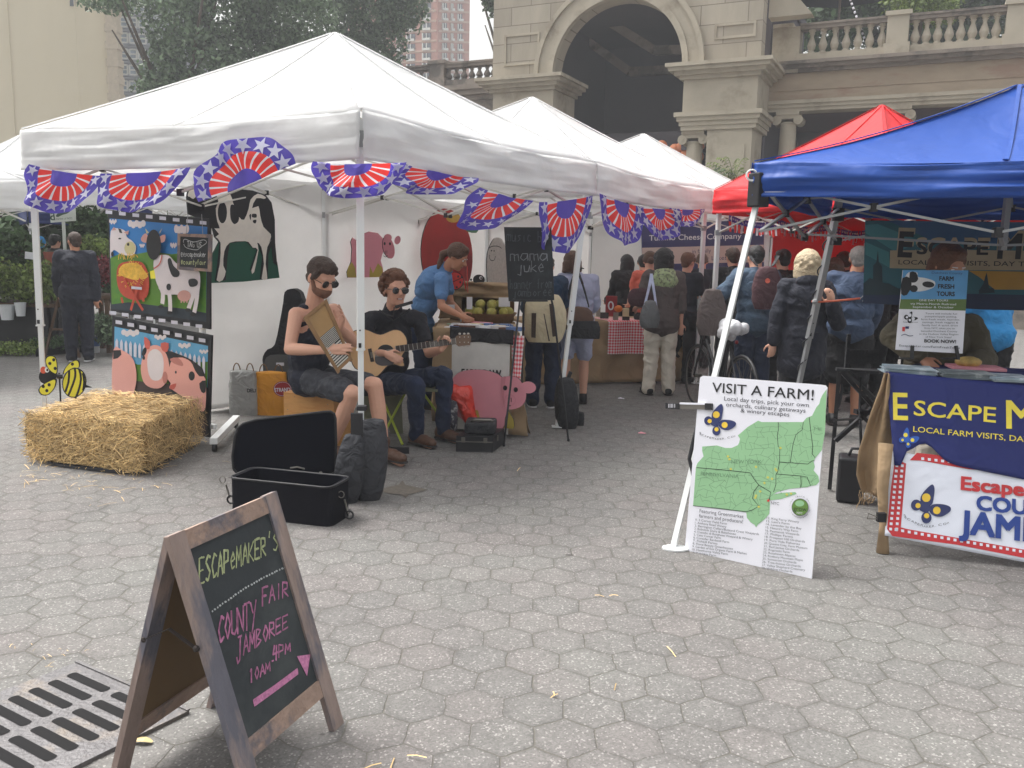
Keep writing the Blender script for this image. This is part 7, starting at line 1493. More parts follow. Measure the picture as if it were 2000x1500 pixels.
def stand(x,y,yaw,h=1.7,lean=0.,armR=(.12,.1),armL=(.12,.1),look=0.,down=0.,stance=.1,side=0.,bendR=0,bendL=0):
    """standing skeleton; yaw 0 faces away from the camera; arm=(out,fwd) of upper arm; bend=forearm raise"""
    k=h/1.7;c,s_=math.cos(yaw),math.sin(yaw)
    def w(a,b,z):return (x+a*c-b*s_,y+a*s_+b*c,z)
    J={};b1=lean
    for sd,m in(('R',1),('L',-1)):
        J['a'+sd]=w(m*stance,0,.08*k);J['t'+sd]=w(m*(stance+.02),.13,.03);J['k'+sd]=w(m*.1,.02,.48*k);J['h'+sd]=w(m*.09*k,0,.88*k)
    px,pz=0,.95*k;J['pel']=w(0,0,pz)
    def up(l,z,xx=0):return w(xx+side*l,math.sin(b1)*l*k,pz+math.cos(b1)*l*k)
    J['chest']=up(.33,0);J['neck']=up(.5,0);J['head']=w(side*.6,math.sin(b1)*.62*k+.02+.05*down,pz+math.cos(b1)*.62*k-.02*down+.03*k)
    for sd,m,ar,bd in(('R',1,armR,bendR),('L',-1,armL,bendL)):
        S=V(up(.455,0,m*.175*k));S=V(S);J['s'+sd]=tuple(S);o,f=ar;L=.29*k
        dv=V((m*o,f,-1)).normalized();dv=V((dv.x*c-dv.y*s_,dv.x*s_+dv.y*c,dv.z));E=S+dv*L;J['e'+sd]=tuple(E)
        a=bd;d2=V((m*o*.3*(1-a),f*.4+math.sin(a*math.pi/2)*1.2,-math.cos(a*math.pi/2)-.0+.001)).normalized();d2=V((d2.x*c-d2.y*s_,d2.x*s_+d2.y*c,d2.z));J['w'+sd]=tuple(E+d2*.255*k)
    ya=yaw+look;J['face']=(-math.sin(ya),math.cos(ya),-.35*down);return J
Pd=lambda px,py,d:D(px,py,d)
# ---- man with the washboard
J=dict(pel=Pd(602,738,6.68),chest=Pd(606,652,6.62),neck=Pd(612,600,6.55),head=Pd(628,543,6.45),sR=Pd(578,614,6.42),sL=Pd(652,606,6.72),eR=Pd(566,682,6.3),wR=Pd(640,684,6.15),eL=Pd(690,668,6.62),wL=Pd(664,640,6.38),hR=Pd(612,745,6.55),kR=Pd(688,768,6.2),aR=Pd(636,850,6.42),tR=Pd(665,872,6.35),hL=Pd(622,738,6.8),kL=Pd(732,752,6.38),aL=Pd(748,868,6.4),tL=Pd(775,893,6.32),face=(.72,-.6,-.42))
J['aR']=V((-1.38,6.42,.1));J['tR']=V((-1.2,6.3,.03));J['aL']=V((-.965,6.38,.11));J['tL']=V((-.82,6.27,.03))
m1=person('seated man in black tank top and dark shorts scraping a wooden washboard',J,shirt='cloth_tank',pants='cloth_shorts',shoe='leather_brown',hair=('short','hair_brown'),face=1,vox=.0065,s=1.12,hs=1.2,leg=.82,tank=True,glasses=1,
 hands=dict(R=dict(d=(.95,-.1,.1),n=(-.1,.9,-.3),curl=.28,side=1,spread=.14),L=dict(d=(.25,-.25,.9),n=(-.7,-.5,0),curl=.55,side=-1,spread=.35,curls=[.25,.5,.7,.85])))
R=frame_from(J['face']);q=lambda x,y,z:J['head']+R@V((x*1.2,y*1.2,z*1.2));mb=MB();mb.ell(q(0,.03,-.062),(.064*1.2,.07*1.2,.05*1.2),R,16);mb.ell(q(0,.066,-.085),(.034,.03,.03),R,12)
for k_ in(-1,1):mb.cap(q(k_*.066,.0,-.01),q(k_*.055,.03,-.06),.016,.022)
blob(mb,'beard','stubble',m1,.007,2)
# boots and ankle tambourine
mb=MB();c=J['aL'];mb.tube([c+V((math.cos(a)*.062,math.sin(a)*.062,-.005)) for a in np.linspace(0,6.28,18)],.014,6);mb.bar(c+V((.06,-.03,-.005)),c+V((.2,-.05,.0)),.012,.05);tag(mb.build('foot_tambourine',MT['black_plastic']),'black foot tambourine strapped over the brown boot of the washboard player','tambourine')
# washboard
k=cC;pl=Pl(Pd(612,650,6.12),V((.35,-1,.25)));wbt=T('washboard',pl.at(600,720),'wooden washboard with metal ridges held across the lap of the man in the tank top','washboard')
mat('wash_wood',(138,104,66),.6,0,.2,6,.3,40,stretch=(4,4,.6));mat('wash_panel',(168,132,84),.6,0,.2,5)
c1_=k(330,608,490,478,672,905,572,1000);mb=MB()
def wq(u,v,o=0):
    a,b,c,d=c1_;x=(a[0]*(1-u)+b[0]*u)*(1-v)+(d[0]*(1-u)+c[0]*u)*v;y=(a[1]*(1-u)+b[1]*u)*(1-v)+(d[1]*(1-u)+c[1]*u)*v;return pl.at(x,y,o)
def ws(mb,u0,u1,v0,v1,th,o=0):mb.slab([wq(u0,v0,o),wq(u1,v0,o),wq(u1,v1,o),wq(u0,v1,o)],pl.n*-th)
for u0 in (0,.87):mb=MB();ws(mb,u0,u0+.13,0,1,.035,.012);mb.build('side_rail',MT['wash_wood'],wbt,bev=.003)
mb=MB();ws(mb,.13,.87,0,.05,.03,.01);mb.build('top_rail',MT['wash_wood'],wbt,bev=.003);mb=MB();ws(mb,.13,.87,.93,.98,.03,.01);mb.build('bottom_rail',MT['wash_wood'],wbt,bev=.003)
mb=MB();ws(mb,.13,.87,.05,.4,.012,0);mb.build('panel',MT['wash_panel'],wbt)
mb=MB();ws(mb,.13,.87,.4,.93,.01,-.008);
pb_=mb.build('metal_sheet',MT['ink'],wbt)
mb=MB()
for i in range(9):
    v=.415+i*.023;mb.tube([wq(.13,v,.0),wq(.87,v,.0)],.0028,6)
for i in range(8):
    v=.64+i*.039;mb.bar(wq(.13,v,.0),wq(.87,v,.0),.010,.006,up=pl.n)
mb.build('ridges',mat('bright_metal',(190,186,178),.3,.6,.05),pb_)
# ---- guitarist
J=dict(pel=Pd(762,740,7.3),chest=Pd(764,660,7.26),neck=Pd(768,600,7.2),head=Pd(772,566,7.12),sR=Pd(722,624,7.1),sL=Pd(817,622,7.32),eR=Pd(712,688,6.95),wR=Pd(752,690,6.82),eL=Pd(838,690,7.15),wL=Pd(862,682,6.93),hR=Pd(748,748,7.25),kR=Pd(812,752,6.82),aR=Pd(808,855,6.9),tR=Pd(833,870,6.8),hL=Pd(785,746,7.35),kL=Pd(868,732,7.12),aL=Pd(860,845,7.2),tL=Pd(886,860,7.1),face=(.5,-.86,-.02))
J['aR']=V((-.78,6.98,.09));J['tR']=V((-.66,6.88,.03));J['aL']=V((-.58,7.2,.09));J['tL']=V((-.46,7.1,.03))
m2=person('seated curly haired man in black t-shirt and jeans strumming an acoustic guitar',J,shirt='cloth_tee_black',pants='denim_dark',shoe='leather_brown',hair=('curly','hair_auburn'),face=1,vox=.0065,s=1.04,hs=1.17,sleeve=.62,leg=2.,glasses=2,smile=True,
 hands=dict(R=dict(d=(.8,-.2,-.35),n=(.1,.8,-.3),curl=.5,side=1),L=dict(d=(.45,-.1,.85),n=(.2,-.95,.1),curl=.95,side=-1,spread=.18)))
# guitar
mat('guitar_top',(222,176,124),.35,0,.06,3,stretch=(6,6,1),coat=.4);mat('guitar_side',(120,72,44),.35,coat=.3);mat('fretboard',(50,38,34),.5);mat('pickguard',(74,66,70),.3);mat('headstock',(110,84,64),.4)
pl=Pl(Pd(770,690,6.86),V((.12,-1,.16)));gt_=T('guitar',pl.at(770,735),'pale spruce acoustic guitar with cutaway held by the seated curly haired man','guitar')
bp_=smoothpoly(k(650,800,640,740,690,700,760,688,820,712,868,726,910,712,960,692,1010,700,1048,745,1055,800,1036,850,1018,880,1032,925,1034,945,1005,948,960,935,920,945,890,975,850,1016,800,1020,740,985,690,960,662,900),2)
mb=MB();mb.slab([pl.at(*p,.0) for p in bp_],pl.n*-.1,0,1);bd=mb.build('body',[MT['guitar_top'],MT['guitar_side']],gt_,bev=.004)
A=Art(pl,['fretboard','pickguard','board_white','ink'],base=.003);A.P(circ(*k(905,850)[0],17,15,24),'ink');A.P(smoothpoly(k(830,880,850,850,890,870,940,875,980,865,978,905,950,935,880,945,835,925),3),'pickguard');A.P(k(780,828,805,822,826,915,800,918),'fretboard')
mb=MB();q=[pl.at(*p,.002) for p in bp_];q.append(q[0]);mb.tube(q,.0035,5);mb.build('binding',MT['fretboard'],bd);A.build('pickguard',bd)
nk0,nk1=k(975,828)[0],k(1392,772)[0];mb=MB();a=pl.at(*nk0,.012);b=pl.at(*nk1,.012);mb.bar(a,b,.05,.022,up=pl.n);nk_=mb.build('neck',[MT['fretboard']],gt_,bev=.004)
mb=MB()
for i in range(15):
    p=a.lerp(b,i/14.);mb.bar(p+pl.n*.013-(b-a).cross(pl.n).normalized()*.024,p+pl.n*.013+(b-a).cross(pl.n).normalized()*.024,.0028,.002)
mb.build('frets',MT['bright_metal'],nk_)
mb=MB()
for i in range(6):
    o=(b-a).cross(pl.n).normalized()*(-.018+i*.0072);mb.tube([pl.at(*k(800,870)[0],.012)+o,b+pl.n*.015+o],.0009,4)
mb.build('strings',MT['bright_metal'],nk_)
mb=MB();mb.slab([pl.at(*p,.02) for p in k(1385,752,1400,735,1488,725,1500,745,1492,802,1410,808,1390,792)],pl.n*-.018);hs_=mb.build('headstock',MT['headstock'],nk_,bev=.003)
mb=MB()
for x in(1420,1452,1480):
    for y in(722,806):mb.ell(pl.at(*k(x,y)[0],.012),(.011,.008,.009),None,8);mb.ell(pl.at(*k(x,745 if y<760 else 782)[0],.024),.005,None,6)
mb.build('tuning_pegs',MT['bright_metal'],hs_)
mb=MB();mb.tube([J['neck']+V((-.1,-.09,-.02)),J['neck']+V((.02,-.16,-.1)),J['neck']+V((.12,-.15,-.03)),Pd(800,603,7.0)],.006,6);mb.bar(Pd(772,600,6.98),Pd(806,590,6.98),.03,.025);mb.tube([Pd(770,600,7.0),Pd(768,618,7.02),J['neck']+V((-.06,-.12,-.05))],.005,5);tag(mb.build('harmonica_holder',MT['black_plastic']),'black harmonica holder worn around the neck of the seated guitarist','harmonica holder')
# ---- woman bending over the table
J=dict(pel=Pd(822,632,8.55),chest=Pd(838,560,8.4),neck=Pd(872,522,8.3),head=Pd(893,502,8.24),sR=Pd(862,548,8.15),sL=Pd(868,538,8.5),eR=Pd(862,598,8.05),wR=Pd(886,618,7.95),eL=Pd(880,592,8.45),wL=Pd(904,616,8.2),hR=Pd(818,645,8.45),kR=Pd(828,740,8.5),aR=V((-.88,8.6,.09)),tR=V((-.76,8.55,.03)),hL=Pd(832,645,8.65),kL=Pd(838,740,8.7),aL=V((-.8,8.8,.09)),tL=V((-.68,8.75,.03)),face=(.86,-.25,-.5))
J['wR']=Pd(898,616,7.98)
person('woman in denim shirt with brown ponytail bending over the market table',J,sk='skin_tan',shirt='denim_shirt',pants='denim_dark',hair=('pony','hair_mid'),face=1,vox=.008,s=.95,hs=1.05,sleeve=.6,leg=2.,loose=.006)
# ---- shoppers in the white row
def W_(px,d):p=D(px,500,d);return p.x,p.y
GS='shoppers at the market tables'
x,y=W_(1130,9.25);J=stand(x,y,.05,1.62,lean=.06,down=.4,armR=(.15,.25),armL=(.2,.2),bendL=.8,bendR=.7);J['head']=tuple(V(J['head'])+V((-.06,0,0)))
w1=person('woman in pale striped shirt and shorts with short brown hair seen from behind',J,sk='skin',shirt='shirt_stripe',pants='shirt_stripe',shoe='shoe_black',hair=('bob','hair_mid'),group=GS,s=.98,sleeve=1.6,leg=.75,loose=.012,fat=1.05,coat=.12)
x2,y2=W_(1066,8.95);J=stand(x2,y2,-.05,1.6,lean=.3,down=.8,armR=(.1,.4),armL=(.1,.4),bendL=.7,bendR=.7);person('person in dark blue top and navy trousers half hidden by the music chalkboard',J,shirt='cloth_petrol',pants='denim_dark',shoe='cloth_black',hair=('short','hair_brown'),group=GS,sleeve=1.9,leg=2.,loose=.02)
x3,y3=W_(1298,9.95);J=stand(x3,y3,.1,1.66,lean=.03,down=.2,stance=.12,armR=(.18,.0),armL=(.15,.3),bendL=.7);
w3=person('woman in grey brown hooded top and baggy cream trousers, black hair, seen from behind',J,shirt='cloth_greybrown',pants='khaki',hair=('bushy','hair_black'),group=GS,s=1.,sleeve=1.35,leg=2.,loose=.025,coat=.1,fat=1.05)
mb=MB();nk=V(J['neck']);mb.ell(nk+V((.0,-.11,-.08)),(.15,.07,.12),None,16);mb.ell(nk+V((.0,-.06,.0)),(.13,.09,.07),None,14);blob(mb,'hood','hood_green',w3,.012,2,disp=.01)
x4,y4=W_(1272,11.);J=stand(x4,y4,.0,1.66,lean=.12,down=.5,armR=(.1,.3),armL=(.15,.3),bendL=.6,bendR=.6);person('woman in orange top with brown bun behind the shopper in cream trousers',J,shirt='cloth_orange',pants='cloth_black',hair=('bun','hair_mid'),group=GS,sleeve=.6,leg=2.,vox=.013)
x5,y5=W_(1232,12.2);J=stand(x5,y5,.2,1.62,lean=.2,down=.6,armR=(.1,.3),armL=(.1,.3),bendL=.6,bendR=.6);person('person in black hooded jacket at the gingham table, leftmost of the pair',J,shirt='cloth_black',pants='cloth_black',hair=('bob','hair_black'),group=GS,sleeve=1.9,leg=2.,vox=.013,loose=.02)
x6,y6=W_(1258,12.6);J=stand(x6,y6,-.1,1.62,lean=.15,down=.4,armR=(.1,.3),armL=(.1,.3));person('person with dark hair and black jacket farthest back by the gingham table',J,shirt='cloth_black',pants='cloth_black',hair=('short','hair_black'),group=GS,sleeve=1.9,leg=2.,vox=.014)
x7,y7=W_(1340,11.);J=stand(x7,y7,-.75,1.64,lean=.05,down=.1,armR=(.1,.2),armL=(.15,.0),bendR=.5);person('boy with ginger hair and dark t-shirt turned toward the cheese banner',J,shirt='cloth_navy_coat',pants='cloth_black',hair=('short','hair_auburn'),face=1,group=GS,sleeve=.6,leg=2.,vox=.012,loose=.012)
# ---- around the red and blue tents
x,y=W_(1482,8.9);J=stand(x,y,.1,1.72,lean=.08,down=.3,armR=(.25,.2),armL=(.7,.3),bendR=.5,bendL=.2);J['wL']=tuple(Pd(1392,588,8.75));J['eL']=tuple(Pd(1425,560,8.85))
p8=person('man in denim jacket with black cap and dark backpack reaching left, seen from behind',J,shirt='denim_jacket',pants='denim_dark',hair=('cap','hair_black'),s=1.05,sleeve=1.9,leg=2.,loose=.025,group=GS)
x,y=W_(1580,7.95);J=stand(x,y,-.05,1.64,lean=.05,down=.1,armR=(.3,-.05),armL=(.3,-.1),bendR=.2,stance=.12);J['wR']=tuple(Pd(1626,592,7.75));J['eR']=tuple(Pd(1636,632,7.85))
p9=person('blond woman in long navy hooded coat standing behind the farm sign',J,shirt='cloth_navy_coat',pants='cloth_black',hair=('bushy','hair_blond'),s=1.05,hs=1.05,sleeve=1.9,leg=2.,loose=.02,coat=.28,hood=True,fat=1.1,group=GS)
x,y=W_(1634,9.2);J=stand(x,y,.0,1.6,lean=.05);person('woman with long brown hair behind the blond woman in the navy coat',J,shirt='cloth_black',pants='cloth_black',hair=('long','hair_mid'),sleeve=1.9,leg=2.,group=GS,vox=.013,loose=.02)
x,y=W_(1672,8.3);J=stand(x,y,-.3,1.72,lean=.08,armR=(.1,.2),armL=(.15,.1),bendR=.5);J['head']=tuple(V(J['head'])+V((.03,0,0)));person('grey haired man in blue grey sweater and black shorts left of the teal banner',J,sk='skin_tan',shirt='cloth_bluegrey',pants='cloth_black',hair=('crop','hair_grey'),sleeve=1.9,leg=.95,group=GS,loose=.03,fat=1.1)
x,y=W_(1958,8.6);J=stand(x,y,.1,1.6,lean=.35,down=.5,armR=(.2,.2),armL=(.2,.2));J2=person('person in bright blue top and black trousers below the teal banner at the right edge',J,shirt='cloth_teal',pants='cloth_black',hair=('bob','hair_black'),sleeve=.7,leg=2.,group=GS,loose=.03,vox=.014)
# seated stall keeper
x,y=W_(1838,5.75);J=dict(pel=(x,y,.72),chest=(x-.0,y-.05,1.06),neck=(x,y-.08,1.25),head=Pd(1852,520,5.65),sR=(x-.2,y-.03,1.18),sL=(x+.2,y-.06,1.18),eR=Pd(1745,655,5.6),wR=Pd(1800,700,5.4),eL=(x+.27,y-.15,.98),wL=(x+.1,y-.32,.95),hR=(x-.1,y,.7),hL=(x+.1,y,.7),kR=(x-.12,y-.35,.66),kL=(x+.12,y-.35,.66),aR=(x-.12,y-.3,.1),tR=(x-.12,y-.42,.04),aL=(x+.12,y-.3,.1),tL=(x+.12,y-.42,.04),face=(.25,-.9,-.35))
person('stall keeper with reddish brown hair and olive jacket seated behind the tour sign',J,sk='skin_tan',shirt='cloth_olive',pants='khaki',hair=('bob','hair_auburn'),face=1,sleeve=1.8,leg=2.,loose=.03,hs=1.12,vox=.01)
mb=MB();mb.slab([V((x-.25,y-.18,.6)),V((x+.25,y-.18,.6)),V((x+.25,y+.22,.6)),V((x-.25,y+.22,.6))],(0,0,-.03))
dc2=T('stool',(x,y,0),'tall stool under the seated stall keeper, behind the travel stall table','stool')
mb.build('seat',MT['black_plastic'],dc2)
for a in(-.2,.2):
    for b in(-.14,.18):mb=MB();mb.bar(V((x+a,y+b,.0)),V((x+a,y+b,.575)),.025);mb.build('leg',MT['black_plastic'],dc2)
for i,(px,d,hh,yw,m,hr,lab) in enumerate(((1436,10.6,1.72,.1,'cloth_black',('short','hair_brown'),'tall person in black seen just left of the denim jacket'),(1536,9.9,1.7,.2,'cloth_black',('crop','hair_black'),'person in black between the denim jacket and the blond woman'),(1372,12.6,1.66,-.2,'cloth_navy_coat',('bun','hair_mid'),'person in dark navy far back behind the brown tote bag'),(1718,9.6,1.6,.3,'cloth_black',('bob','hair_black'),'dark clothed person behind the left end of the teal banner'),(1776,10.2,1.68,-.2,'cloth_navy_coat',('short','hair_brown'),'person in navy hidden mostly by the teal banner and the stall keeper'),(1905,9.4,1.6,.1,'cloth_black',('long','hair_mid'),'person in black just right of the tour sign'),(1655,10.4,1.7,0,'cloth_darkgreen',('short','hair_mid'),'person in dark green behind the grey haired man'))):
    x,y=W_(px,d);J=stand(x,y,yw,hh,lean=.08,down=.3,armR=(.12,.2),armL=(.12,.2),bendL=.5,bendR=.3);person(lab,J,shirt=m,pants='cloth_black',hair=hr,sleeve=1.9,leg=2.,vox=.014,loose=.02,group=GS)
# ---- plant market people
GM_='people in the plant market at the left'
x,y=W_(146,11.75);J=stand(x,y,.35,1.74,lean=.0,look=.5,armR=(.15,-.1),armL=(.15,.15),bendL=.3);person('man in black jacket and dark trousers walking past the plant stall',J,sk='skin_tan',shirt='cloth_navy_coat',pants='cloth_navy_coat',shoe='cloth_black',hair=('crop','hair_brown'),face=1,sleeve=1.95,leg=2.,loose=.03,group=GM_,coat=.06,fat=1.08)
x,y=W_(40,14);J=stand(x,y,.3,1.72,lean=.1);person('woman with long brown hair and brown top among the plants at the far left',J,shirt='cloth_olive',pants='cloth_black',hair=('long','hair_mid'),sleeve=1.9,leg=2.,group=GM_,vox=.015,loose=.02)
x,y=W_(80,14.5);J=stand(x,y,.6,1.7);person('person in a bright blue cap among the plants',J,shirt='cloth_olive',pants='cloth_black',hair=('cap','cloth_teal'),sleeve=1.9,leg=2.,group=GM_,vox=.015,loose=.02)
x,y=W_(108,15.);J=stand(x,y,-.3,1.75);person('person in near black clothes deep in the plant stall beside the blue cap',J,shirt='cloth_black',pants='cloth_black',hair=('short','hair_black'),sleeve=1.9,leg=2.,group=GM_,vox=.015,loose=.03)
# ================================================================ bags carried by people
def slung(nm,px,py,d,w,h,dep,m,lab,seed,rot=0.,straps=(),cat='bag',hm=None,taper=.05):
    c=D(px,py,d);t=T(nm,c,lab,cat);mb=MB();sack(mb,c,w,dep,h,seed,taper,rot,ex=.8);mb.build('body',MT[m],t,smooth=True,weld=True)
    for q in straps:
        mb=MB();P_=[Pd(*p) for p in q];P_=[V(p) for p in smoothpoly([tuple(p) for p in P_],3)][:-2];
        for i in range(len(P_)-1):mb.bar(P_[i],P_[i+1],.03,.008)
        mb.build('strap',MT[hm or m],t)
    return t,c
k=cE
t,c=slung('messenger_backpack',1062,668,8.62,.46,.48,.16,'cloth_cream','cream canvas backpack with brown straps worn by the person behind the music chalkboard',3,cat='backpack')
pl=Pl(c+V((0,-.105,0)),V((0,-1,0)));A=Art(pl,['hair_brown','cloth_cream'],base=.006)
for q in ((672,755,705,755,700,928,670,925),(795,690,820,690,848,915,818,920),(755,760,762,760,800,950,790,950)):A.P(k(*q),'hair_brown')
A.build('webbing',t)
t,c=slung('handbag',1128,645,8.95,.34,.24,.14,'leather_brown','brown leather bag with black flap slung across the woman in the striped shirt',5,straps=(((1112,585,8.9),(1120,540,8.95),(1140,525,9.)),((1150,600,8.95),(1138,555,8.98),(1125,522,9.05))),hm='black_nylon');
mb=MB();sack(mb,c+V((.06,-.03,-.08)),.36,.14,.18,9,.1);mb.build('pouch',MT['black_nylon'],t,smooth=True,weld=True)
t,c=slung('shoulder_bag',1268,640,9.6,.26,.3,.12,'leather_grey','grey leather shoulder bag hanging behind the woman in cream trousers',7,straps=(((1258,600,9.6),(1268,560,9.65),(1272,535,9.8)),((1282,600,9.6),(1276,560,9.65),(1272,535,9.8))),hm='shirt_stripe',taper=.35)
t,c=slung('shoulder_bag',1250,598,9.85,.3,.2,.12,'cloth_maroon','dark maroon bag pressed under the left arm of the woman in cream trousers',8)
t,c=slung('backpack',1494,604,8.62,.3,.42,.16,'cloth_maroon','dark brown backpack with an orange round patch on the man in the denim jacket',11,straps=(((1480,520,8.68),(1470,508,8.75),(1466,500,8.85)),((1508,520,8.68),(1516,508,8.75),(1520,500,8.85))),hm='black_nylon',taper=.12,cat='backpack')
pl=Pl(c+V((0,-.09,0)),V((0,-1,0)));A=Art(pl,['cloth_orange','board_white'],base=.01);A.P(circ(*cF(690,645)[0],5,5,14),'cloth_orange');A.build('patch',t)
t,c=slung('tote_bag',1388,655,8.6,.34,.46,.12,'cloth_greybrown','soft brown tote bag hanging from the outstretched arm of the man in denim',13,straps=(((1375,615,8.65),(1384,598,8.7),(1394,590,8.72)),((1405,615,8.65),(1400,598,8.7),(1394,590,8.72))),taper=.3)
# ================================================================ bicycle
def bike(x,y,yaw):
    t=T('bicycle',(x,y,0),'bicycle with a white plastic bag over its saddle beside the leg of the blue tent','bicycle');c,s_=math.cos(yaw),math.sin(yaw)
    w=lambda a,b,z:V((x+a*c-b*s_,y+a*s_+b*c,z));ax=V((-s_,c,0));fx=V((c,s_,0))
    for a in(0,1.02):
        mb=MB();mb.tube([w(a,0,.34)+fx*math.cos(u)*.325+V((0,0,math.sin(u)*.325)) for u in np.linspace(0,2*math.pi,37)],.017,8,cap=False);wh=mb.build('wheel',MT['ink'],t,smooth=True)
        mb=MB();mb.tube([w(a,0,.34)+fx*math.cos(u)*.303+V((0,0,math.sin(u)*.303)) for u in np.linspace(0,2*math.pi,37)],.007,6,cap=False);mb.tube([w(a,-.04,.34),w(a,.04,.34)],.02,8)
        for i in range(24):
            u=math.pi*2*i/24;mb.tube([w(a,.02 if i%2 else -.02,.34),w(a,0,.34)+fx*math.cos(u)*.3+V((0,0,math.sin(u)*.3))],.0014,3)
        mb.build('rim',MT['steel'],wh)
    mb=MB();bb=w(.44,0,.29);st=w(.3,0,.82);hd=w(.86,0,.86)
    for a,b,r in((bb,st,.016),(bb,hd-V((0,0,.12)),.018),(st-V((0,0,.06)),hd,.016),(w(0,.05,.34),bb,.01),(w(0,-.05,.34),bb,.01),(w(0,.05,.34),st-V((0,0,.08)),.009),(w(0,-.05,.34),st-V((0,0,.08)),.009),(hd+fx*.02+V((0,0,.05)),w(1.02,.05,.34),.012),(hd,hd-V((-.03,0,.16)),.02)):mb.tube([a,b],r,8)
    mb.build('frame',MT['black_plastic'],t);mb=MB();mb.tube([st,st+V((0,0,.1))],.012,8);mb.ell(st+V((0,0,.12)),(.13,.07,.03),Matrix.Rotation(yaw,3,'Z'),12);mb.build('saddle',MT['ink'],t,smooth=True)
    mb=MB();mb.tube([hd,hd+V((0,0,.14))],.013,6);mb.tube([w(.78,-.28,1.04),w(.9,-.1,1.02),w(.9,.1,1.02),w(.78,.28,1.04)],.012,6);mb.build('handlebar',MT['ink'],t)
    mb=MB();mb.tube([bb+ax*.06,bb+ax*.08+V((.02,0,-.16))],.01,6);mb.box(bb+ax*.12+V((.02,0,-.17)),(.08,.09,.02));mb.tube([bb-ax*.06,bb-ax*.08+V((-.02,0,.16))],.01,6);mb.lathe([(.09,-.002),(.09,.002)],bb+ax*.05,18,0,Matrix.Rotation(yaw,3,'Z')@Matrix.Rotation(math.pi/2,3,'X'));mb.build('crank',MT['steel'],t)
    mb=MB();p=st+V((0,0,.1));mb.ell(p,(.17,.12,.07),Matrix.Rotation(yaw,3,'Z'),14)
    for i in range(14):mb.ell(p+V((random.uniform(-.1,.1),random.uniform(-.09,.09),random.uniform(-.07,.03))),random.uniform(.03,.06),None,8)
    o=T('plastic_bag',p,'white plastic bag tied over the bicycle saddle','plastic bag');blob(mb,'bag','plastic_white',o,.01,1,disp=.03)
    mb=MB();mb.ell(p-V((-.05,.05,.14)),(.02,.015,.02),None,8);mb.build('rear_light',MT['frame_red'],t,smooth=True)
mat('plastic_white',(226,226,230),.35,0,.05,trans=.2)
b_=D(1452,700,8.25);bike(b_.x,b_.y,math.radians(102))
# ================================================================ plant market at the far left
mat('tray_black',(26,26,28),.7);mat('rack_wood',(90,70,54),.85,0,.2,8);mat('sign_white',(206,212,206),.6);mat('sign_green',(60,84,72),.6);mat('bucket_white',(206,210,214),.45);mat('flower_white',(214,214,190),.7,island=False);mat('terracotta',(150,80,64),.8)
GP='plant displays of the market'
def hedge(name,lab,x0,x1,y0,y1,d,n,m,seed,sz=.09,depth=.5,cat='shrub'):
    a=D(x0,y1,d);b=D(x1,y0,d);rd=random.Random(seed);bl=[];k=max(2,int((b.x-a.x)/(abs(b.z-a.z)*.8+.1)));zc=(a.z+b.z)/2;hz=abs(b.z-a.z)/2
    t=T(name,((a.x+b.x)/2,d,max(0,a.z)),lab,cat,GP)
    for i in range(k):
        u=(i+.5)/k;bl.append((a.x+(b.x-a.x)*u,d+rd.uniform(-.2,.2)*depth,zc+rd.uniform(-.15,.15)*hz,(b.x-a.x)/k*.7,depth,hz*rd.uniform(.75,1.05)))
    mb=MB()
    for i in range(k*3):mb.tube([(a.x+(b.x-a.x)*rd.random(),d,a.z-.02),(a.x+(b.x-a.x)*rd.random(),d+rd.uniform(-.1,.1),zc)],.012,4)
    o=mb.build('stems',MT['bark'],t);o['kind']='stuff';leaves('foliage',bl,n,sz,m,t,seed,hollow=.2);return t
hedge('shrub','dark green bushes forming the backdrop of the plant stall at the far left',-90,130,395,560,19,5000,'foliage_b',2,.2,1.2)
hedge('shrub','dark green bushes behind the film strip board, left part of the gap',120,400,400,600,20,6000,'foliage_b',3,.2,1.2)
hedge('potted_shrub','bright green bushy herbs on the plant stall table at the left edge',-40,112,500,592,12.9,3400,'foliage_c',4,.07,.35)
hedge('potted_shrub','dark green leafy pots behind the bright herbs at the left edge',-60,60,455,520,13.6,1800,'foliage_b',5,.09,.4)
hedge('potted_shrub','flowering pots with small pale blossoms right of the man in the black jacket',162,222,462,500,13.2,900,'foliage_c',6,.06,.3)
hedge('potted_shrub','red leaved plants on the rack right of the man in the black jacket',164,224,500,556,13.,1500,'foliage_red',7,.06,.3)
hedge('potted_shrub','green plants on the ground beside the white bucket',190,236,612,676,12.6,1400,'foliage_a',8,.07,.3)
hedge('seedling_tray','low tray of pale green seedlings on the ground at the left edge',-60,66,666,690,12.3,1500,'foliage_c',9,.045,.35,'plant tray')
hedge('seedling_tray','low tray of green seedlings behind the man in the black jacket',72,150,655,680,12.7,1200,'foliage_b',10,.045,.35,'plant tray')
hedge('tall_shrub','tall dark green plants standing behind the green market sign',150,225,405,468,14.8,1600,'foliage_b',12,.1,.4)
def tbl(lab,x0,x1,py,d,dep,th=.05):
    a=D(x0,py,d);b=D(x1,py,d);t=T('plant_table',((a.x+b.x)/2,d,0),lab,'table',GP);mb=MB();mb.box(((a.x+b.x)/2,d+dep/2-.2,a.z),((b.x-a.x),dep,th));mb.build('top',MT['rack_wood'],t)
    for x in (a.x+.08,b.x-.08):
        for y in (d-.15,d+dep-.28):mb=MB();mb.box((x,y,(a.z-th/2)/2),(.06,.06,a.z-th/2));mb.build('leg',MT['rack_wood'],t)
    return t,a,b
t,a,b=tbl('dark wooden plant table holding the bright green herbs',-60,118,592,12.9,.9)
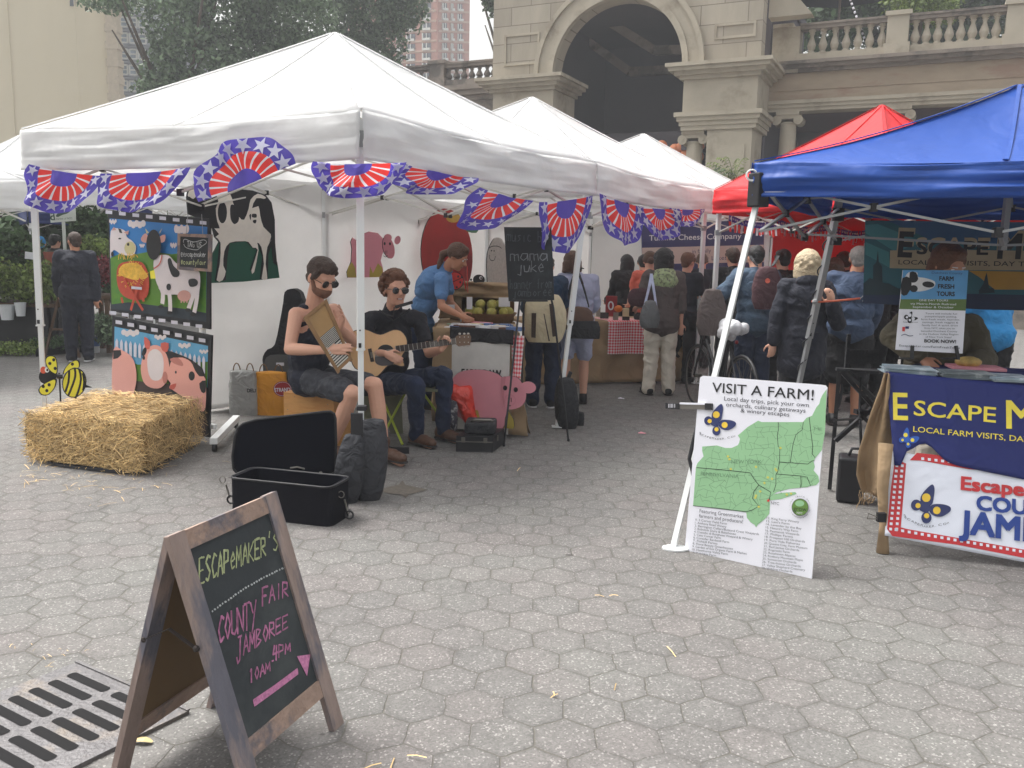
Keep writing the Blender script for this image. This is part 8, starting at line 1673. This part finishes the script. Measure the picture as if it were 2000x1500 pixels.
mb=MB();mb.slab([(a.x,12.72,a.z-.03),(b.x,12.72,a.z-.03),(b.x,12.72,.12),(a.x,12.72,.12)],(0,.02,0));mb.build('skirt',MT['tray_black'],t)
tbl('narrow wooden rack holding the red leaved plants',160,228,578,13.,.7)
for i,(x0,x1,lab) in enumerate(((-70,70,'black plastic tray under the pale seedlings at the left edge'),(70,155,'black plastic tray behind the feet of the man in the black jacket'))):
    a=G(x0,697);b=G(x1,688);mb=MB();mb.slab([a,b,b+V((0,.8,0)),a+V((0,.8,0))],(0,0,.1));tag(mb.build('plant_tray',MT['tray_black']),lab,'plant tray')
for i,(px,py,w,h) in enumerate(((14,610,.22,.22),(40,604,.16,.2))):
    p=D(px,py,12.6);mb=MB();mb.lathe([(w*.36,0),(w*.5,h),(w*.46,h),(.01,h-.02)],p-V((0,0,h/2)),14);tag(mb.build('flower_pot',MT['bucket_white']),('white pot hanging on the front of the plant table, at the left edge','smaller white pot hanging on the front of the plant table')[i],'pot')
g=G(173,690);t=T('bucket',g,'white plastic bucket standing right of the man in the black jacket','bucket');mb=MB();mb.lathe([(.0,0),(.1,0),(.13,.36),(.135,.36),(.135,.38),(.125,.38),(.1,.03)],g+V((0,.12,0)),20);mb.build('body',MT['bucket_white'],t,smooth=False);mb=MB();mb.lathe([(.1125,.1),(.126,.24)],g+V((0,.12,0)),20);mb.build('label',MT['card_blue'],t)
p=D(64,500,12.3);mb=MB();mb.box(p,(.22,.01,.1),Matrix.Rotation(.1,3,'Y'));tag(mb.build('price_tag',MT['bucket_white']),'white price tag sticking out of the green herbs by the tent leg','price tag')
p=D(40,555,12.5);mb=MB();mb.box(p,(.05,.01,.11));tag(mb.build('plant_label',MT['foliage_c']),'small pale green plant label hanging from the herbs','plant label')
p=D(100,505,13.4);mb=MB();mb.lathe([(.08,0),(.11,.2),(.1,.2),(.01,.18)],p-V((0,0,.1)),14);tag(mb.build('flower_pot',MT['terracotta'],smooth=False),'red brown pot behind the herbs left of the man in the black jacket','pot')
pl=Pl(D(122,418,13.2),V((.1,-1,0)));t=T('market_sign',(pl.p.x,pl.p.y,0),'white board sign on a pole with green grow lettering, left of the film strips','sign');mb=MB();k=CR(0,270,7.69)
mb.slab([pl.at(*q) for q in k(740,960,1120,930,1135,1240,760,1268)],pl.n*-.02);bd=mb.build('board',MT['sign_white'],t);A=Art(pl,['sign_green','sign_white'])
A.P(k(840,1160,880,1120,960,1090,1030,1090,1075,1060,1060,1090,1010,1130,940,1150,880,1180,850,1180),'sign_green',2);A.text('grow',k(750,1105)[0],k(1040,1050)[0],14,'sign_green',.03);A.text('d',k(762,1232)[0],k(826,1228)[0],14,'sign_green',.02);A.text('market of NYC',k(840,1225)[0],k(1090,1215)[0],4,'sign_green');A.build('lettering',bd)
mb=MB();p=pl.at(*k(940,1255)[0],-.03);mb.bar(p,V((p.x,p.y,0)),.05,.03);mb.build('pole',MT['sign_white'],t)
mb=MB();p=D(115,580,12.2);mb.bar(V((p.x,p.y,p.z)),V((p.x-.25,p.y,0)),.03);mb.bar(V((p.x,p.y,p.z)),V((p.x+.25,p.y,0)),.03);mb.bar(V((p.x-.16,p.y,.4)),V((p.x+.16,p.y,.4)),.03);tag(mb.build('wooden_trestle',MT['rack_wood']),'dark wooden trestle between the tent leg and the man in the black jacket','trestle')
# ================================================================ things above the balustrade
q=W(FP(1640,10,4)[0],4,0);zt_=FP(1640,0,4)[1]
t=T('patio_umbrella',q,'dark closed patio umbrella canopy behind the stone balustrade','umbrella');mb=MB();c=V((q.x,q.y,zt_+.3));N_=10
r=2.0
for i in range(N_):
    a0,a1=2*math.pi*i/N_,2*math.pi*(i+1)/N_;mb.add([c+V((0,0,.9)),c+V((r*math.cos(a0),r*math.sin(a0),0)),c+V((r*math.cos(a1),r*math.sin(a1),0))],[(0,1,2)])
mb.build('canopy',mat('umbrella_dark',(58,64,72),.8),t,solid=.02);mb=MB();mb.tube([V((q.x,q.y,zb)),c+V((0,0,.9))],.04,6);mb.build('pole',MT['stone_dark'],t)
a,b=FP(1642,0,1.9),FP(1668,40,1.9);mb=MB();A0,B0=W(a[0],1.9,a[1]+.6),W(FP(1690,80,1.9)[0],1.9,FP(1690,80,1.9)[1])
for i in range(30):
    p0=A0.lerp(B0,i/30);p1=A0.lerp(B0,(i+1)/30);mb.tube([p0,p1],.035,6,i%2)
tag(mb.build('rope',[MT['board_white'],MT['ink']],smooth=True),'black and white striped rope hanging in front of the balustrade','rope')
px_=FP(1800,20,2.6);q=W(px_[0],2.6,zb);t=T('potted_shrub',q,'green feathery shrub growing behind the balustrade pedestal','shrub');mb=MB();mb.tube([q,q+V((0,0,1.))],.05,6);mb.build('stem',MT['bark'],t);leaves('foliage',[(q.x-.5,q.y,q.z+1.5,.6,.5,.7),(q.x+.5,q.y,q.z+1.4,.6,.5,.6)],2200,.12,'foliage_c',t,4,hollow=.2)
for px,py,m,lab in ((1213,779,'board_white','scrap of white paper on the paving near the cream trousers'),(1254,847,'card_pink','small pink paper scrap on the open paving')):
    g=G(px,py);mb=MB();mb.grid(lambda u,v:g+V(((u-.5)*.07,(v-.5)*.04,.006+.012*math.sin(u*4)*math.sin(v*3)**2)),6,4);tag(mb.build('paper_scrap',MT[m],solid=.001),lab,'litter')
# ================================================================ air
mb=MB();mb.box((0,195,20.8),(530,445,43.6));hz=bpy.data.materials.new('haze');hz.use_nodes=True;nt=hz.node_tree;nt.nodes.remove(nt.nodes['Principled BSDF']);pvn=nd(nt,'ShaderNodeVolumePrincipled');pvn.inputs['Density'].default_value=.0026;pvn.inputs['Color'].default_value=(.93,.95,1,1);nt.links.new(pvn.outputs[0],nt.nodes['Material Output'].inputs['Volume'])
o=mb.build('haze',hz);o['kind']='stuff';sc.cycles.volume_bounces=0
